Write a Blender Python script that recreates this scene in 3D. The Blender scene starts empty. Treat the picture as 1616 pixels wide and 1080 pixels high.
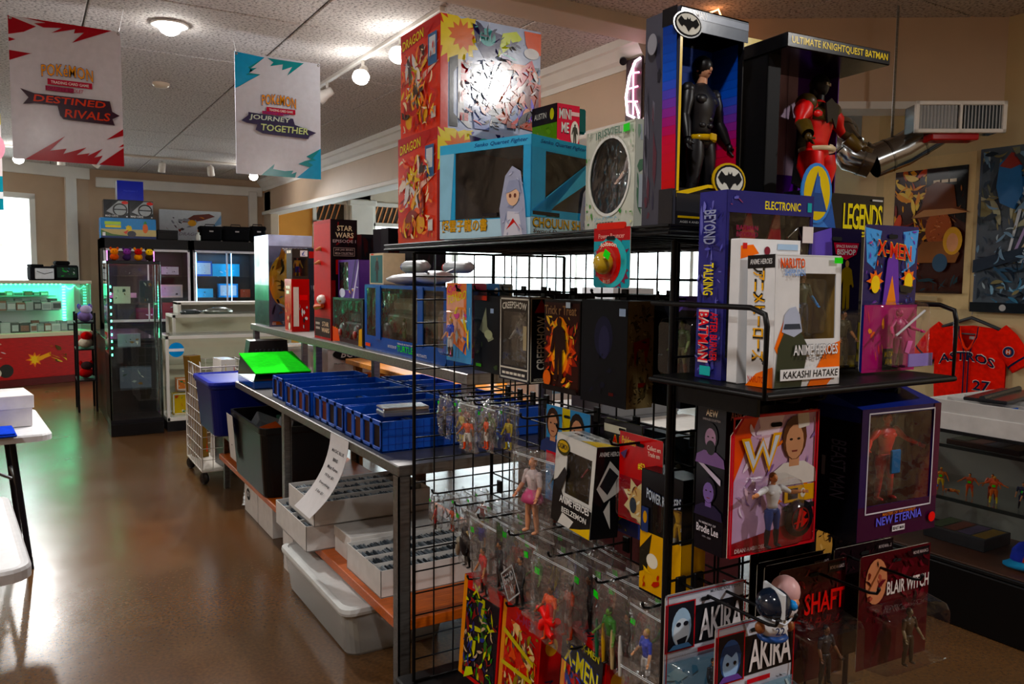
import bpy, bmesh, math, random
from mathutils import Vector, Matrix
random.seed(7)
SC = bpy.context.scene
COL = SC.collection
PI = math.pi
R = math.radians

# ---------------------------------------------------------------- camera
cam_d = bpy.data.cameras.new('camera'); cam = bpy.data.objects.new('camera', cam_d); COL.objects.link(cam)
YAW, PITCH, ROLL = R(31.4), R(-4.7), R(0.65)
fw = Vector((math.sin(YAW)*math.cos(PITCH), math.cos(YAW)*math.cos(PITCH), math.sin(PITCH)))
rt = Vector((math.cos(YAW), -math.sin(YAW), 0)); up = rt.cross(fw)
rt2 = rt*math.cos(ROLL)+up*math.sin(ROLL); up2 = up*math.cos(ROLL)-rt*math.sin(ROLL)
mm = Matrix((rt2, up2, -fw)).transposed().to_4x4(); mm.translation = Vector((0, 0, 1.58))
cam.matrix_world = mm
cam_d.sensor_fit = 'HORIZONTAL'; cam_d.sensor_width = 36; cam_d.lens = 1257/1616*36
cam_d.clip_start = .05; cam_d.clip_end = 80
SC.camera = cam

# ---------------------------------------------------------------- world and exposure
w = bpy.data.worlds.new('world'); SC.world = w; w.use_nodes = True
bg = w.node_tree.nodes['Background']
bg.inputs[0].default_value = (.86, .94, 1.0, 1); bg.inputs[1].default_value = 5.5
SC.view_settings.view_transform = 'Standard'; SC.view_settings.look = 'None'
SC.view_settings.exposure = 0.85; SC.view_settings.gamma = 1.0; SC.view_settings.use_curve_mapping = False
SC.cycles.max_bounces = 8; SC.cycles.transparent_max_bounces = 24; SC.cycles.sample_clamp_indirect = 4.0
SC.cycles.caustics_reflective = False; SC.cycles.caustics_refractive = False

LIGHT_CAN = 30.0       # watts of one ceiling downlight
LIGHT_TRACK = 90.0     # watts of one lit track head

# ---------------------------------------------------------------- colour and material helpers
def C(h):
    h = h.lstrip('#')
    o = []
    for i in (0, 2, 4):
        c = int(h[i:i+2], 16)/255
        o.append(c/12.92 if c <= .04045 else ((c+.055)/1.055)**2.4)
    l = .3*o[0]+.55*o[1]+.15*o[2]                     # printing inks: a little richer than the swatch
    o = [min(1., max(0., l+(v-l)*1.18))**1.06 for v in o]
    return (o[0], o[1], o[2], 1.0)

M = {}
def am(name, rough=.5, metal=0., spec=.5, bump=0., bscale=60., coat=0., var=.0, vscale=30., tone=None, stretch=None):
    """material whose base colour is the mesh's own paint (Col), with fine relief and mottling"""
    m = bpy.data.materials.new(name); m.use_nodes = True
    nt = m.node_tree; b = nt.nodes['Principled BSDF']
    b.inputs['Roughness'].default_value = rough; b.inputs['Metallic'].default_value = metal
    b.inputs['Specular IOR Level'].default_value = spec; b.inputs['Coat Weight'].default_value = coat
    if coat: b.inputs['Coat Roughness'].default_value = .12
    a = nt.nodes.new('ShaderNodeAttribute'); a.attribute_name = 'Col'
    out = a.outputs['Color']
    tc = nt.nodes.new('ShaderNodeTexCoord'); src = tc.outputs['Object']
    if stretch:
        mp = nt.nodes.new('ShaderNodeMapping'); mp.inputs['Scale'].default_value = stretch
        nt.links.new(src, mp.inputs['Vector']); src = mp.outputs['Vector']
    if var:
        n = nt.nodes.new('ShaderNodeTexNoise'); n.inputs['Scale'].default_value = vscale; n.inputs['Detail'].default_value = 5
        nt.links.new(src, n.inputs['Vector'])
        mr = nt.nodes.new('ShaderNodeMapRange'); mr.inputs[3].default_value = 1-var; mr.inputs[4].default_value = 1+var
        mr.inputs[1].default_value = .3; mr.inputs[2].default_value = .7
        nt.links.new(n.outputs[0], mr.inputs[0])
        mx = nt.nodes.new('ShaderNodeVectorMath'); mx.operation = 'SCALE'
        nt.links.new(out, mx.inputs[0]); nt.links.new(mr.outputs[0], mx.inputs['Scale']); out = mx.outputs[0]
    nt.links.new(out, b.inputs['Base Color'])
    if bump:
        n = nt.nodes.new('ShaderNodeTexNoise'); n.inputs['Scale'].default_value = bscale; n.inputs['Detail'].default_value = 4
        nt.links.new(src, n.inputs['Vector'])
        bp = nt.nodes.new('ShaderNodeBump'); bp.inputs['Strength'].default_value = bump; bp.inputs['Distance'].default_value = .01
        nt.links.new(n.outputs[0], bp.inputs['Height']); nt.links.new(bp.outputs[0], b.inputs['Normal'])
    M[name] = m
    return m
am('card', .5, spec=.1, var=.06, vscale=40)
am('gloss', .2, spec=.22, coat=.06, var=.05, vscale=25, bump=.05, bscale=9)
am('plastic', .38, spec=.3, var=.05)
am('shiny', .12, spec=.6)
am('matte', .8, spec=.2, var=.08)
am('blackmetal', .42, metal=0, spec=.2, var=.1)
am('laminate', .15, spec=.5, coat=.3, var=.05, vscale=25, bump=.06, bscale=9)
am('steel', .38, metal=.85, var=.25, vscale=9, stretch=(1, 12, 12))
am('chrome', .16, metal=1., var=.1, vscale=14)
am('foil', .22, metal=.75, var=.3, vscale=9, bump=.2, bscale=5)
am('wood', .42, var=.25, vscale=12, stretch=(1, 9, 9))
am('cloth', .9, spec=.1, var=.14, vscale=35, bump=.35, bscale=11)
am('corrug', .7, spec=.2, var=.07, vscale=18)
am('paint', .6, spec=.3, var=.04, vscale=4, bump=.06, bscale=90)
am('paper', .75, spec=.2, var=.03)

def emit(name, col, st):
    m = bpy.data.materials.new(name); m.use_nodes = True
    nt = m.node_tree; nt.nodes.clear()
    e = nt.nodes.new('ShaderNodeEmission'); e.inputs[0].default_value = col; e.inputs[1].default_value = st
    o = nt.nodes.new('ShaderNodeOutputMaterial'); nt.links.new(e.outputs[0], o.inputs[0])
    M[name] = m; return m
emit('bulb', (1, .97, .92, 1), 40)
emit('bulb_small', (1, .97, .92, 1), 12)
emit('led_green', (.05, 1, .45, 1), 10)
emit('led_purple', (.7, .08, .75, 1), 9)
emit('led_blue', (.2, .55, 1, 1), 16)
emit('neon_pink', (1, .25, .45, 1), 4)
emit('neon_white', (1, .72, .85, 1), 6)

def film(name, tint=(.93, .95, .96), haze=.04, gl=.10, rough=.08, bump=.0, bscale=20., hz=(.6, .62, .65)):
    """thin clear plastic or glass sheet: see-through, a little haze, fresnel gloss"""
    m = bpy.data.materials.new(name); m.use_nodes = True
    nt = m.node_tree; nt.nodes.clear()
    t = nt.nodes.new('ShaderNodeBsdfTransparent'); t.inputs[0].default_value = (*tint, 1)
    d = nt.nodes.new('ShaderNodeBsdfDiffuse'); d.inputs[0].default_value = (*hz, 1)
    g = nt.nodes.new('ShaderNodeBsdfGlossy'); g.inputs['Roughness'].default_value = rough
    lw = nt.nodes.new('ShaderNodeLayerWeight'); lw.inputs['Blend'].default_value = .5
    pw = nt.nodes.new('ShaderNodeMath'); pw.operation = 'POWER'; pw.inputs[1].default_value = 4.
    nt.links.new(lw.outputs['Facing'], pw.inputs[0])
    ad = nt.nodes.new('ShaderNodeMath'); ad.operation = 'MULTIPLY_ADD'; ad.inputs[1].default_value = .8; ad.inputs[2].default_value = gl; ad.use_clamp = True
    nt.links.new(pw.outputs[0], ad.inputs[0])
    m1 = nt.nodes.new('ShaderNodeMixShader'); m1.inputs[0].default_value = haze
    m2 = nt.nodes.new('ShaderNodeMixShader')
    nt.links.new(t.outputs[0], m1.inputs[1]); nt.links.new(d.outputs[0], m1.inputs[2])
    nt.links.new(ad.outputs[0], m2.inputs[0]); nt.links.new(m1.outputs[0], m2.inputs[1]); nt.links.new(g.outputs[0], m2.inputs[2])
    if bump:
        tc = nt.nodes.new('ShaderNodeTexCoord')
        n = nt.nodes.new('ShaderNodeTexNoise'); n.inputs['Scale'].default_value = bscale; n.inputs['Detail'].default_value = 3
        nt.links.new(tc.outputs['Object'], n.inputs['Vector'])
        bp = nt.nodes.new('ShaderNodeBump'); bp.inputs['Strength'].default_value = bump; bp.inputs['Distance'].default_value = .02
        nt.links.new(n.outputs[0], bp.inputs['Height'])
        nt.links.new(bp.outputs[0], g.inputs['Normal']); nt.links.new(bp.outputs[0], lw.inputs['Normal'])
    o = nt.nodes.new('ShaderNodeOutputMaterial'); nt.links.new(m2.outputs[0], o.inputs[0])
    M[name] = m; return m
film('glass', (.95, .985, .97), .01, .05, .02)
film('clear', (.95, .96, .97), .006, .055, .05, .5, 11)
film('bag', (.93, .935, .94), .045, .10, .11, 1., 20, (.55, .57, .6))
film('tub', (.75, .77, .76), .45, .06, .2, 0, 1, (.72, .74, .72))

# ---------------------------------------------------------------- mesh builder
class MB:
    def __init__(s): s.v = []; s.f = []; s.c = []; s.sm = []
    def add(s, vs, fs, c, smooth=False):
        o = len(s.v); s.v.extend(tuple(v) for v in vs)
        for f in fs:
            s.f.append(tuple(i+o for i in f)); s.c.append(c); s.sm.append(smooth)
        return s
    def box(s, x0, y0, z0, x1, y1, z1, c, b=0.):
        if x1 < x0: x0, x1 = x1, x0
        if y1 < y0: y0, y1 = y1, y0
        if z1 < z0: z0, z1 = z1, z0
        b = min(b, (x1-x0)*.45, (y1-y0)*.45, (z1-z0)*.45)
        if b <= 0:
            vs = [(x, y, z) for z in (z0, z1) for y in (y0, y1) for x in (x0, x1)]
            return s.add(vs, [(0, 2, 3, 1), (4, 5, 7, 6), (0, 1, 5, 4), (2, 6, 7, 3), (0, 4, 6, 2), (1, 3, 7, 5)], c)
        lo = (x0, y0, z0); hi = (x1, y1, z1); idx = {}; vs = []
        for sx in (0, 1):
            for sy in (0, 1):
                for sz in (0, 1):
                    sg = (sx, sy, sz)
                    for a in range(3):
                        p = []
                        for k in range(3):
                            e = hi[k] if sg[k] else lo[k]
                            p.append(e if k == a else e+(-b if sg[k] else b))
                        idx[(sx, sy, sz, a)] = len(vs); vs.append(tuple(p))
        fs = []
        for a in range(3):
            k, l = (a+1) % 3, (a+2) % 3
            for sa in (0, 1):
                q = []
                for (p, r) in ((0, 0), (1, 0), (1, 1), (0, 1)):
                    sg = [0, 0, 0]; sg[a] = sa; sg[k] = p; sg[l] = r
                    q.append(idx[(*sg, a)])
                fs.append(tuple(q) if sa else tuple(reversed(q)))
        for a in range(3):
            k, l = (a+1) % 3, (a+2) % 3
            for sk in (0, 1):
                for sl in (0, 1):
                    g0 = [0, 0, 0]; g0[k] = sk; g0[l] = sl
                    g1 = list(g0); g1[a] = 1
                    q = (idx[(*g0, k)], idx[(*g0, l)], idx[(*g1, l)], idx[(*g1, k)])
                    fs.append(q if (sk == sl) else tuple(reversed(q)))
        for sx in (0, 1):
            for sy in (0, 1):
                for sz in (0, 1):
                    t = tuple(idx[(sx, sy, sz, a)] for a in range(3))
                    fs.append(t if (sx+sy+sz) % 2 else tuple(reversed(t)))
        return s.add(vs, fs, c)
    def cb(s, c, d, col, b=0.):
        return s.box(c[0]-d[0]/2, c[1]-d[1]/2, c[2]-d[2]/2, c[0]+d[0]/2, c[1]+d[1]/2, c[2]+d[2]/2, col, b)
    def tube(s, pts, r, c, n=6, smooth=True, flat=1., cap=True):
        pts = [Vector(p) for p in pts]; k = len(pts)
        rs = r if isinstance(r, (list, tuple)) else [r]*k
        vs = []; fs = []; nrm = None
        for i, p in enumerate(pts):
            t = (pts[min(i+1, k-1)]-pts[max(i-1, 0)])
            t = t.normalized() if t.length else Vector((0, 0, 1))
            if nrm is None:
                a = Vector((1, 0, 0)) if abs(t.x) < .8 else Vector((0, 1, 0))
                nrm = (a-t*a.dot(t)).normalized()
            else:
                nrm = (nrm-t*nrm.dot(t)).normalized()
            bn = t.cross(nrm)
            for j in range(n):
                an = 2*PI*j/n
                vs.append(p+(nrm*math.cos(an)+bn*math.sin(an)*flat)*rs[i])
        for i in range(k-1):
            for j in range(n):
                fs.append((i*n+j, i*n+(j+1) % n, (i+1)*n+(j+1) % n, (i+1)*n+j))
        s.add(vs, fs, c, smooth)
        if cap: s.add([vs[j] for j in range(n)]+[vs[(k-1)*n+j] for j in range(n)], [tuple(range(n-1, -1, -1)), tuple(range(n, 2*n))], c)
        return s
    def ell(s, p, r, c, n=10, m=6, rot=None):
        vs = []; fs = []
        r = r if isinstance(r, (tuple, list)) else (r, r, r)
        for i in range(m+1):
            ph = PI*i/m
            for j in range(n):
                th = 2*PI*j/n
                q = Vector((r[0]*math.sin(ph)*math.cos(th), r[1]*math.sin(ph)*math.sin(th), -r[2]*math.cos(ph)))
                if rot: q = rot @ q
                vs.append(q+Vector(p))
        for i in range(m):
            for j in range(n):
                fs.append((i*n+j, i*n+(j+1) % n, (i+1)*n+(j+1) % n, (i+1)*n+j))
        return s.add(vs, fs, c, True)
    def lathe(s, prof, c, n=20, p=(0, 0, 0), smooth=True, rot=None):
        vs = []; fs = []
        for (r, z) in prof:
            for j in range(n):
                q = Vector((r*math.cos(2*PI*j/n), r*math.sin(2*PI*j/n), z))
                if rot: q = rot @ q
                vs.append(q+Vector(p))
        for i in range(len(prof)-1):
            for j in range(n):
                fs.append((i*n+j, i*n+(j+1) % n, (i+1)*n+(j+1) % n, (i+1)*n+j))
        return s.add(vs, fs, c, smooth)
    def rings(s, rings, c, n=12, p=(0, 0, 0), smooth=True, sq=2.0):
        """stack of elliptical rings (z, rx, ry, cx, cy)"""
        vs = []; fs = []
        for (z, rx, ry, cx, cy) in rings:
            for j in range(n):
                a = 2*PI*j/n
                ca, sa = math.cos(a), math.sin(a)
                vs.append((p[0]+cx+rx*math.copysign(abs(ca)**(2/sq), ca), p[1]+cy+ry*math.copysign(abs(sa)**(2/sq), sa), p[2]+z))
        k = len(rings)
        for i in range(k-1):
            for j in range(n):
                fs.append((i*n+j, i*n+(j+1) % n, (i+1)*n+(j+1) % n, (i+1)*n+j))
        fs.append(tuple(range(n-1, -1, -1))); fs.append(tuple(range((k-1)*n, k*n)))
        return s.add(vs, fs, c, smooth)
    def prism(s, poly, y0, y1, c, c2=None):
        """polygon in the x-z plane pushed from y0 (front) to y1"""
        n = len(poly)
        vs = [(x, y0, z) for x, z in poly]+[(x, y1, z) for x, z in poly]
        s.add(vs, [tuple(range(n)), tuple(range(2*n-1, n-1, -1))], c)
        return s.add(vs, [(i, n+i, n+(i+1) % n, (i+1) % n) for i in range(n)], c2 or c)
    def poly(s, pts, c): return s.add(pts, [tuple(range(len(pts)))], c)
    def mesh(s, name, mat):
        me = bpy.data.meshes.new(name); me.from_pydata(s.v, [], s.f)
        at = me.color_attributes.new('Col', 'FLOAT_COLOR', 'CORNER')
        buf = []
        for f, c in zip(s.f, s.c): buf.extend(c*len(f))
        at.data.foreach_set('color', buf)
        me.polygons.foreach_set('use_smooth', s.sm)
        me.materials.append(M[mat] if isinstance(mat, str) else mat)
        me.update(); return me
    def build(s, name, mat, parent=None, loc=None, rz=0., rot=None):
        o = bpy.data.objects.new(name, s.mesh(name, mat)); COL.objects.link(o)
        if parent: o.parent = parent
        if loc: o.location = loc
        if rot: o.rotation_euler = rot
        elif rz: o.rotation_euler = (0, 0, rz)
        return o

def inst(name, me, parent=None, loc=(0, 0, 0), rz=0., rot=None):
    o = bpy.data.objects.new(name, me); COL.objects.link(o); o.parent = parent; o.location = loc
    o.rotation_euler = rot if rot else (0, 0, rz)
    return o
def tag(o, label=None, cat=None, group=None, kind=None):
    if label: o['label'] = label
    if cat: o['category'] = cat
    if group: o['group'] = group
    if kind: o['kind'] = kind
    return o
def thing(name, label, cat, loc=(0, 0, 0), rz=0., group=None, rot=None):
    o = bpy.data.objects.new(name, None); COL.objects.link(o); o.empty_display_size = .05
    o.location = loc; o.rotation_euler = rot if rot else (0, 0, rz)
    return tag(o, label, cat, group)
def struct(o): o['kind'] = 'structure'; return o
def lamp(name, kind, loc, energy, color=(1, .96, .92), parent=None, **k):
    d = bpy.data.lights.new(name, kind); d.energy = energy; d.color = color
    for a, b in k.items(): setattr(d, a, b)
    o = bpy.data.objects.new(name, d); COL.objects.link(o); o.location = loc; o.parent = parent
    return o

# ---------------------------------------------------------------- lettering and printed faces
_tc = {}
def glyphs(txt, off=0., shear=0., sp=1.):
    k = (txt, off, shear, sp)
    if k not in _tc:
        cu = bpy.data.curves.new('lettering', 'FONT'); cu.body = txt; cu.size = 1; cu.offset = off; cu.shear = shear
        cu.space_character = sp; cu.resolution_u = 2; cu.align_x = 'CENTER'; cu.space_line = .95
        o = bpy.data.objects.new('lettering', cu)
        me = bpy.data.meshes.new_from_object(o)
        vs = [(v.co.x, v.co.y) for v in me.vertices]; fs = [tuple(p.vertices) for p in me.polygons]
        bpy.data.objects.remove(o); bpy.data.meshes.remove(me); bpy.data.curves.remove(cu)
        xs = [v[0] for v in vs] or [0, 1]; ys = [v[1] for v in vs] or [0, 1]
        x0, x1, y0, y1 = min(xs), max(xs), min(ys), max(ys)
        _tc[k] = ([((x-x0)/max(x1-x0, 1e-6), (y-y0)/max(y1-y0, 1e-6)) for x, y in vs], fs)
    return _tc[k]
class Frame:
    def __init__(s, o, u, v, w, h):
        s.o = Vector(o); s.u = Vector(u); s.v = Vector(v); s.w = w; s.h = h; s.n = s.u.cross(s.v)
    def p(s, x, y, k): return s.o+s.u*(x*s.w)+s.v*(y*s.h)+s.n*k
def face(which, w, d, h):
    return {'F': Frame((-w/2, -d/2, 0), (1, 0, 0), (0, 0, 1), w, h), 'L': Frame((-w/2, d/2, 0), (0, -1, 0), (0, 0, 1), d, h),
            'R': Frame((w/2, -d/2, 0), (0, 1, 0), (0, 0, 1), d, h), 'T': Frame((-w/2, -d/2, h), (1, 0, 0), (0, 1, 0), w, d),
            'B': Frame((w/2, d/2, 0), (-1, 0, 0), (0, 0, 1), w, h)}[which]
SMUDGE = ('HERO', 'DANGER', 'FINE PRINT', 'BATTLE', 'TITLE')     # print too small to read in the photograph: word-shaped bars
def draw(m, fr, items, eps=.00035):
    k = eps
    asp = fr.w/fr.h
    for it in items:
        t = it[0]
        if t == 'r':
            _, x0, y0, x1, y1, c = it; m.poly([fr.p(*q, k) for q in ((x0, y0), (x1, y0), (x1, y1), (x0, y1))], C(c))
        elif t == 'p':
            m.poly([fr.p(x, y, k) for x, y in it[1]], C(it[2]))
        elif t == 'e':
            _, cx, cy, rx, ry, c = it; m.poly([fr.p(cx+rx*math.cos(2*PI*i/20), cy+ry*math.sin(2*PI*i/20), k) for i in range(20)], C(c))
        elif t == 'o':      # ring
            _, cx, cy, rx, ry, q, c = it
            a = [fr.p(cx+rx*math.cos(2*PI*i/24), cy+ry*math.sin(2*PI*i/24), k) for i in range(24)]
            b = [fr.p(cx+rx*q*math.cos(2*PI*i/24), cy+ry*q*math.sin(2*PI*i/24), k) for i in range(24)]
            m.add(a+b, [(i, (i+1) % 24, 24+(i+1) % 24, 24+i) for i in range(24)], C(c))
        elif t == 'f':      # hollow frame
            _, x0, y0, x1, y1, q, c = it; qy = q*asp
            for r_ in ((x0, y0, x1, y0+qy), (x0, y1-qy, x1, y1), (x0, y0, x0+q, y1), (x1-q, y0, x1, y1)):
                m.poly([fr.p(*p_, k) for p_ in ((r_[0], r_[1]), (r_[2], r_[1]), (r_[2], r_[3]), (r_[0], r_[3]))], C(c))
        elif t == 'b':      # burst
            _, cx, cy, r1, q, n, c = it; rr = random.Random(int(cx*997+n))
            pts = []
            for i in range(2*n):
                r_ = r1*(1 if i % 2 == 0 else q)*rr.uniform(.82, 1.1); a = PI*i/n
                pts.append(fr.p(min(1, max(0, cx+r_*math.cos(a))), min(1, max(0, cy+r_*math.sin(a)*asp)), k))
            ce = fr.p(cx, cy, k)
            m.add([ce]+pts, [(0, i+1, (i+1) % (2*n)+1) for i in range(2*n)], C(c))
        elif t == 's':      # loose splashes of colour inside a rectangle
            _, x0, y0, x1, y1, n, pal, seed = it; rr = random.Random(seed)
            for i in range(n):
                cx, cy = rr.uniform(x0, x1), rr.uniform(y0, y1); rx = rr.uniform(.05, .2)*(x1-x0); ry = rr.uniform(.04, .16)*(y1-y0)
                a0 = rr.uniform(0, PI); q = rr.randint(4, 7); pts = []
                for j in range(q):
                    a = 2*PI*j/q; e = rr.uniform(.5, 1.1); dx, dy = rx*e*math.cos(a), ry*e*math.sin(a)
                    pts.append(fr.p(min(x1, max(x0, cx+dx*math.cos(a0)-dy*math.sin(a0)*.5)), min(y1, max(y0, cy+dy+dx*math.sin(a0)*.6)), k))
                m.poly(pts, C(rr.choice(pal))); k += eps*.25
        elif t == 'w':      # brush strokes: curved tapering ribbons inside a rectangle
            _, x0, y0, x1, y1, n, pal, seed = it[:8]; rr = random.Random(seed); sc_ = it[8] if len(it) > 8 else 1.
            for i in range(n):
                ax, ay = rr.uniform(x0, x1), rr.uniform(y0, y1); an = rr.uniform(0, 2*PI); ln = sc_*rr.uniform(.2, .6)*min(x1-x0, (y1-y0)/asp if asp > 1 else (y1-y0)); bend = rr.uniform(-1.6, 1.6); wd = ln*rr.uniform(.06, .2)
                L1, L2 = [], []
                for j in range(6):
                    f = j/5; b_ = an+bend*f; ax += ln/5*math.cos(b_); ay += ln/5*math.sin(b_)*asp; q = wd*math.sin(PI*min(.97, f*.9+.08))
                    px, py = -math.sin(b_)*q, math.cos(b_)*q*asp
                    L1.append((min(x1, max(x0, ax+px)), min(y1, max(y0, ay+py)))); L2.append((min(x1, max(x0, ax-px)), min(y1, max(y0, ay-py))))
                c_ = C(rr.choice(pal)); vv = [fr.p(x, y, k) for x, y in L1+L2]
                m.add(vv, [(j, j+6, j+7, j+1) for j in range(5)], c_); k += eps*.12
        elif t == 't':
            _, txt, x0, y0, x1, y1, c = it[:7]; op = it[7] if len(it) > 7 else {}
            if txt in SMUDGE:
                nb = max(1, round((x1-x0)*fr.w/((y1-y0)*fr.h)/3))
                for i in range(nb):
                    a, b = x0+(x1-x0)*i/nb, x0+(x1-x0)*(i+.82)/nb; m.poly([fr.p(*q, k) for q in ((a, y0), (b, y0), (b, y1), (a, y1))], C(c))
                k += eps; continue
            for lay, (cc, of) in enumerate(([(op['line'], min(.032, op.get('lw', .03)))] if 'line' in op else [])+[(c, min(.016, op.get('bold', .01)))]):
                vs, fs = glyphs(txt, of, op.get('shear', 0.), op.get('sp', 1.))
                gx = gy = 0.
                if 'line' in op and lay == 0: gx, gy = (x1-x0)*.006, (y1-y0)*.045
                vert = op.get('vert', 0)
                q = []
                for (a, b) in vs:
                    if vert == 1: X, Y = x0-gx+(1-b)*(x1-x0+2*gx), y0-gy+a*(y1-y0+2*gy)      # reads upward
                    elif vert == -1: X, Y = x0-gx+b*(x1-x0+2*gx), y0-gy+(1-a)*(y1-y0+2*gy)    # reads downward
                    else: X, Y = x0-gx+a*(x1-x0+2*gx), y0-gy+b*(y1-y0+2*gy)
                    Y += op.get('rise', 0.)*(X-x0) + op.get('arch', 0.)*(1-((X-(x0+x1)/2)/max((x1-x0)/2, 1e-6))**2)
                    q.append(fr.p(X, Y, k))
                m.add(q, fs, C(cc)); k += eps
        elif t == 'm':      # plain standing person silhouette
            _, cx, y0, y1, c1, c2 = it; hh = y1-y0; q = hh/asp
            m.poly([fr.p(cx+x*q, y0+y*hh, k) for x, y in ((-.10, 0), (-.02, 0), (0, .42), (.02, 0), (.11, 0), (.10, .48), (.15, .50), (.2, .42), (.22, .46), (.14, .80), (.04, .86), (-.04, .86), (-.14, .80), (-.23, .45), (-.17, .42), (-.10, .62))], C(c1))
            m.poly([fr.p(cx+.055*q*math.cos(2*PI*i/12), y0+hh*(.92+.075*math.sin(2*PI*i/12)), k+eps*.4) for i in range(12)], C(c2))
        elif t == 'h':      # head and shoulders
            _, cx, y0, y1, skin, hair, top = it; hh = y1-y0; q = hh/asp
            m.poly([fr.p(cx+x*q, y0+y*hh, k) for x, y in ((-.48, 0), (.48, 0), (.44, .2), (.2, .33), (-.2, .33), (-.44, .2))], C(top))
            m.poly([fr.p(cx+x*q, y0+y*hh, k+eps*.2) for x, y in ((-.1, .27), (.1, .27), (.1, .45), (-.1, .45))], C(skin))
            m.poly([fr.p(cx+.24*q*math.cos(2*PI*i/14), y0+hh*(.68+.32*math.sin(2*PI*i/14)), k+eps*.4) for i in range(14)], C(hair))
            m.poly([fr.p(cx+.18*q*math.cos(2*PI*i/14), y0+hh*(.62+.25*math.sin(2*PI*i/14)), k+eps*.6) for i in range(14)], C(skin))
            for sx in (-1, 1):
                m.poly([fr.p(cx+sx*.075*q+.035*q*math.cos(2*PI*i/8), y0+hh*(.66+.018*math.sin(2*PI*i/8)), k+eps*.8) for i in range(8)], C('#2a1c18'))
            m.poly([fr.p(cx+x*q, y0+y*hh, k+eps*.8) for x, y in ((-.06, .50), (.06, .50), (.05, .475), (-.05, .475))], C('#7a3a34'))
        k += eps
    return m
def printed(parent, name, fr, items, mat='card', eps=.00035, label=None):
    m = MB(); draw(m, fr, items, eps)
    o = m.build(name, mat, parent)
    if label: o['label'] = label
    return o
# ================================================================ SETTING
def floor_mat():
    m = bpy.data.materials.new('polished_floor'); m.use_nodes = True; nt = m.node_tree; b = nt.nodes['Principled BSDF']
    tc = nt.nodes.new('ShaderNodeTexCoord')
    def noise(s, d=6):
        n = nt.nodes.new('ShaderNodeTexNoise'); n.inputs['Scale'].default_value = s; n.inputs['Detail'].default_value = d
        nt.links.new(tc.outputs['Object'], n.inputs['Vector']); return n
    big, fine = noise(.55, 5), noise(70, 3)
    r1 = nt.nodes.new('ShaderNodeValToRGB'); e = r1.color_ramp.elements
    e[0].position = .36; e[0].color = C('#5a4c3c'); e[1].position = .64; e[1].color = C('#623c1e')
    nt.links.new(big.outputs[0], r1.inputs[0])
    r2 = nt.nodes.new('ShaderNodeValToRGB'); e = r2.color_ramp.elements
    e[0].position = .35; e[0].color = C('#43301f'); e[1].position = .68; e[1].color = C('#6e4e30')
    nt.links.new(fine.outputs[0], r2.inputs[0])
    mx = nt.nodes.new('ShaderNodeMix'); mx.data_type = 'RGBA'; mx.inputs[0].default_value = .45
    nt.links.new(r1.outputs[0], mx.inputs[6]); nt.links.new(r2.outputs[0], mx.inputs[7]); nt.links.new(mx.outputs[2], b.inputs['Base Color'])
    mr = nt.nodes.new('ShaderNodeMapRange'); mr.inputs[3].default_value = .14; mr.inputs[4].default_value = .34
    nt.links.new(noise(1.8).outputs[0], mr.inputs[0]); nt.links.new(mr.outputs[0], b.inputs['Roughness'])
    bp = nt.nodes.new('ShaderNodeBump'); bp.inputs['Strength'].default_value = .06; bp.inputs['Distance'].default_value = .02
    nt.links.new(noise(5).outputs[0], bp.inputs['Height']); nt.links.new(bp.outputs[0], b.inputs['Normal'])
    b.inputs['Specular IOR Level'].default_value = .45
    M['floor'] = m
floor_mat()
def tile_mat():
    m = bpy.data.materials.new('acoustic_tile'); m.use_nodes = True; nt = m.node_tree; b = nt.nodes['Principled BSDF']
    tc = nt.nodes.new('ShaderNodeTexCoord')
    n = nt.nodes.new('ShaderNodeTexNoise'); n.inputs['Scale'].default_value = 55; n.inputs['Detail'].default_value = 3
    nt.links.new(tc.outputs['Object'], n.inputs['Vector'])
    r = nt.nodes.new('ShaderNodeValToRGB'); e = r.color_ramp.elements
    e[0].position = .36; e[0].color = C('#85817e'); e[1].position = .5; e[1].color = C('#cfcac6')
    nt.links.new(n.outputs[0], r.inputs[0]); nt.links.new(r.outputs[0], b.inputs['Base Color']); b.inputs['Roughness'].default_value = .9
    bp = nt.nodes.new('ShaderNodeBump'); bp.inputs['Strength'].default_value = .4; bp.inputs['Distance'].default_value = .01
    nt.links.new(n.outputs[0], bp.inputs['Height']); nt.links.new(bp.outputs[0], b.inputs['Normal'])
    M['tile'] = m
tile_mat()
TAN, CREAM, WHITE, DIMW = C('#bfa892'), C('#d9c6a4'), C('#e9e6e0'), C('#cfcac2')
CZ = 3.2
struct(MB().box(-3.3, -3.7, -.1, 9.5, 14.7, 0, C('#7a4a24')).build('floor', 'floor'))
ceil = struct(MB().box(-3.3, -3.7, CZ+.02, 9.5, 14.7, CZ+.12, C('#6b625a')).build('ceiling', 'paint'))
tl = MB().box(-.604, -.604, 0, .604, .604, .018, DIMW, .006).mesh('ceiling_tile', 'tile')
for i in range(-4, 5):
    for j in range(-8, 7):
        x, y = 1.6+.61+i*1.22, 6.5+.61+j*1.22
        if -3.2 < x < 3.7 and -3.6 < y < 14.6 or (x < 5.8 and -3.6 < y < 4.0): inst('ceiling_tile', tl, ceil, (x, y, CZ))
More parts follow.
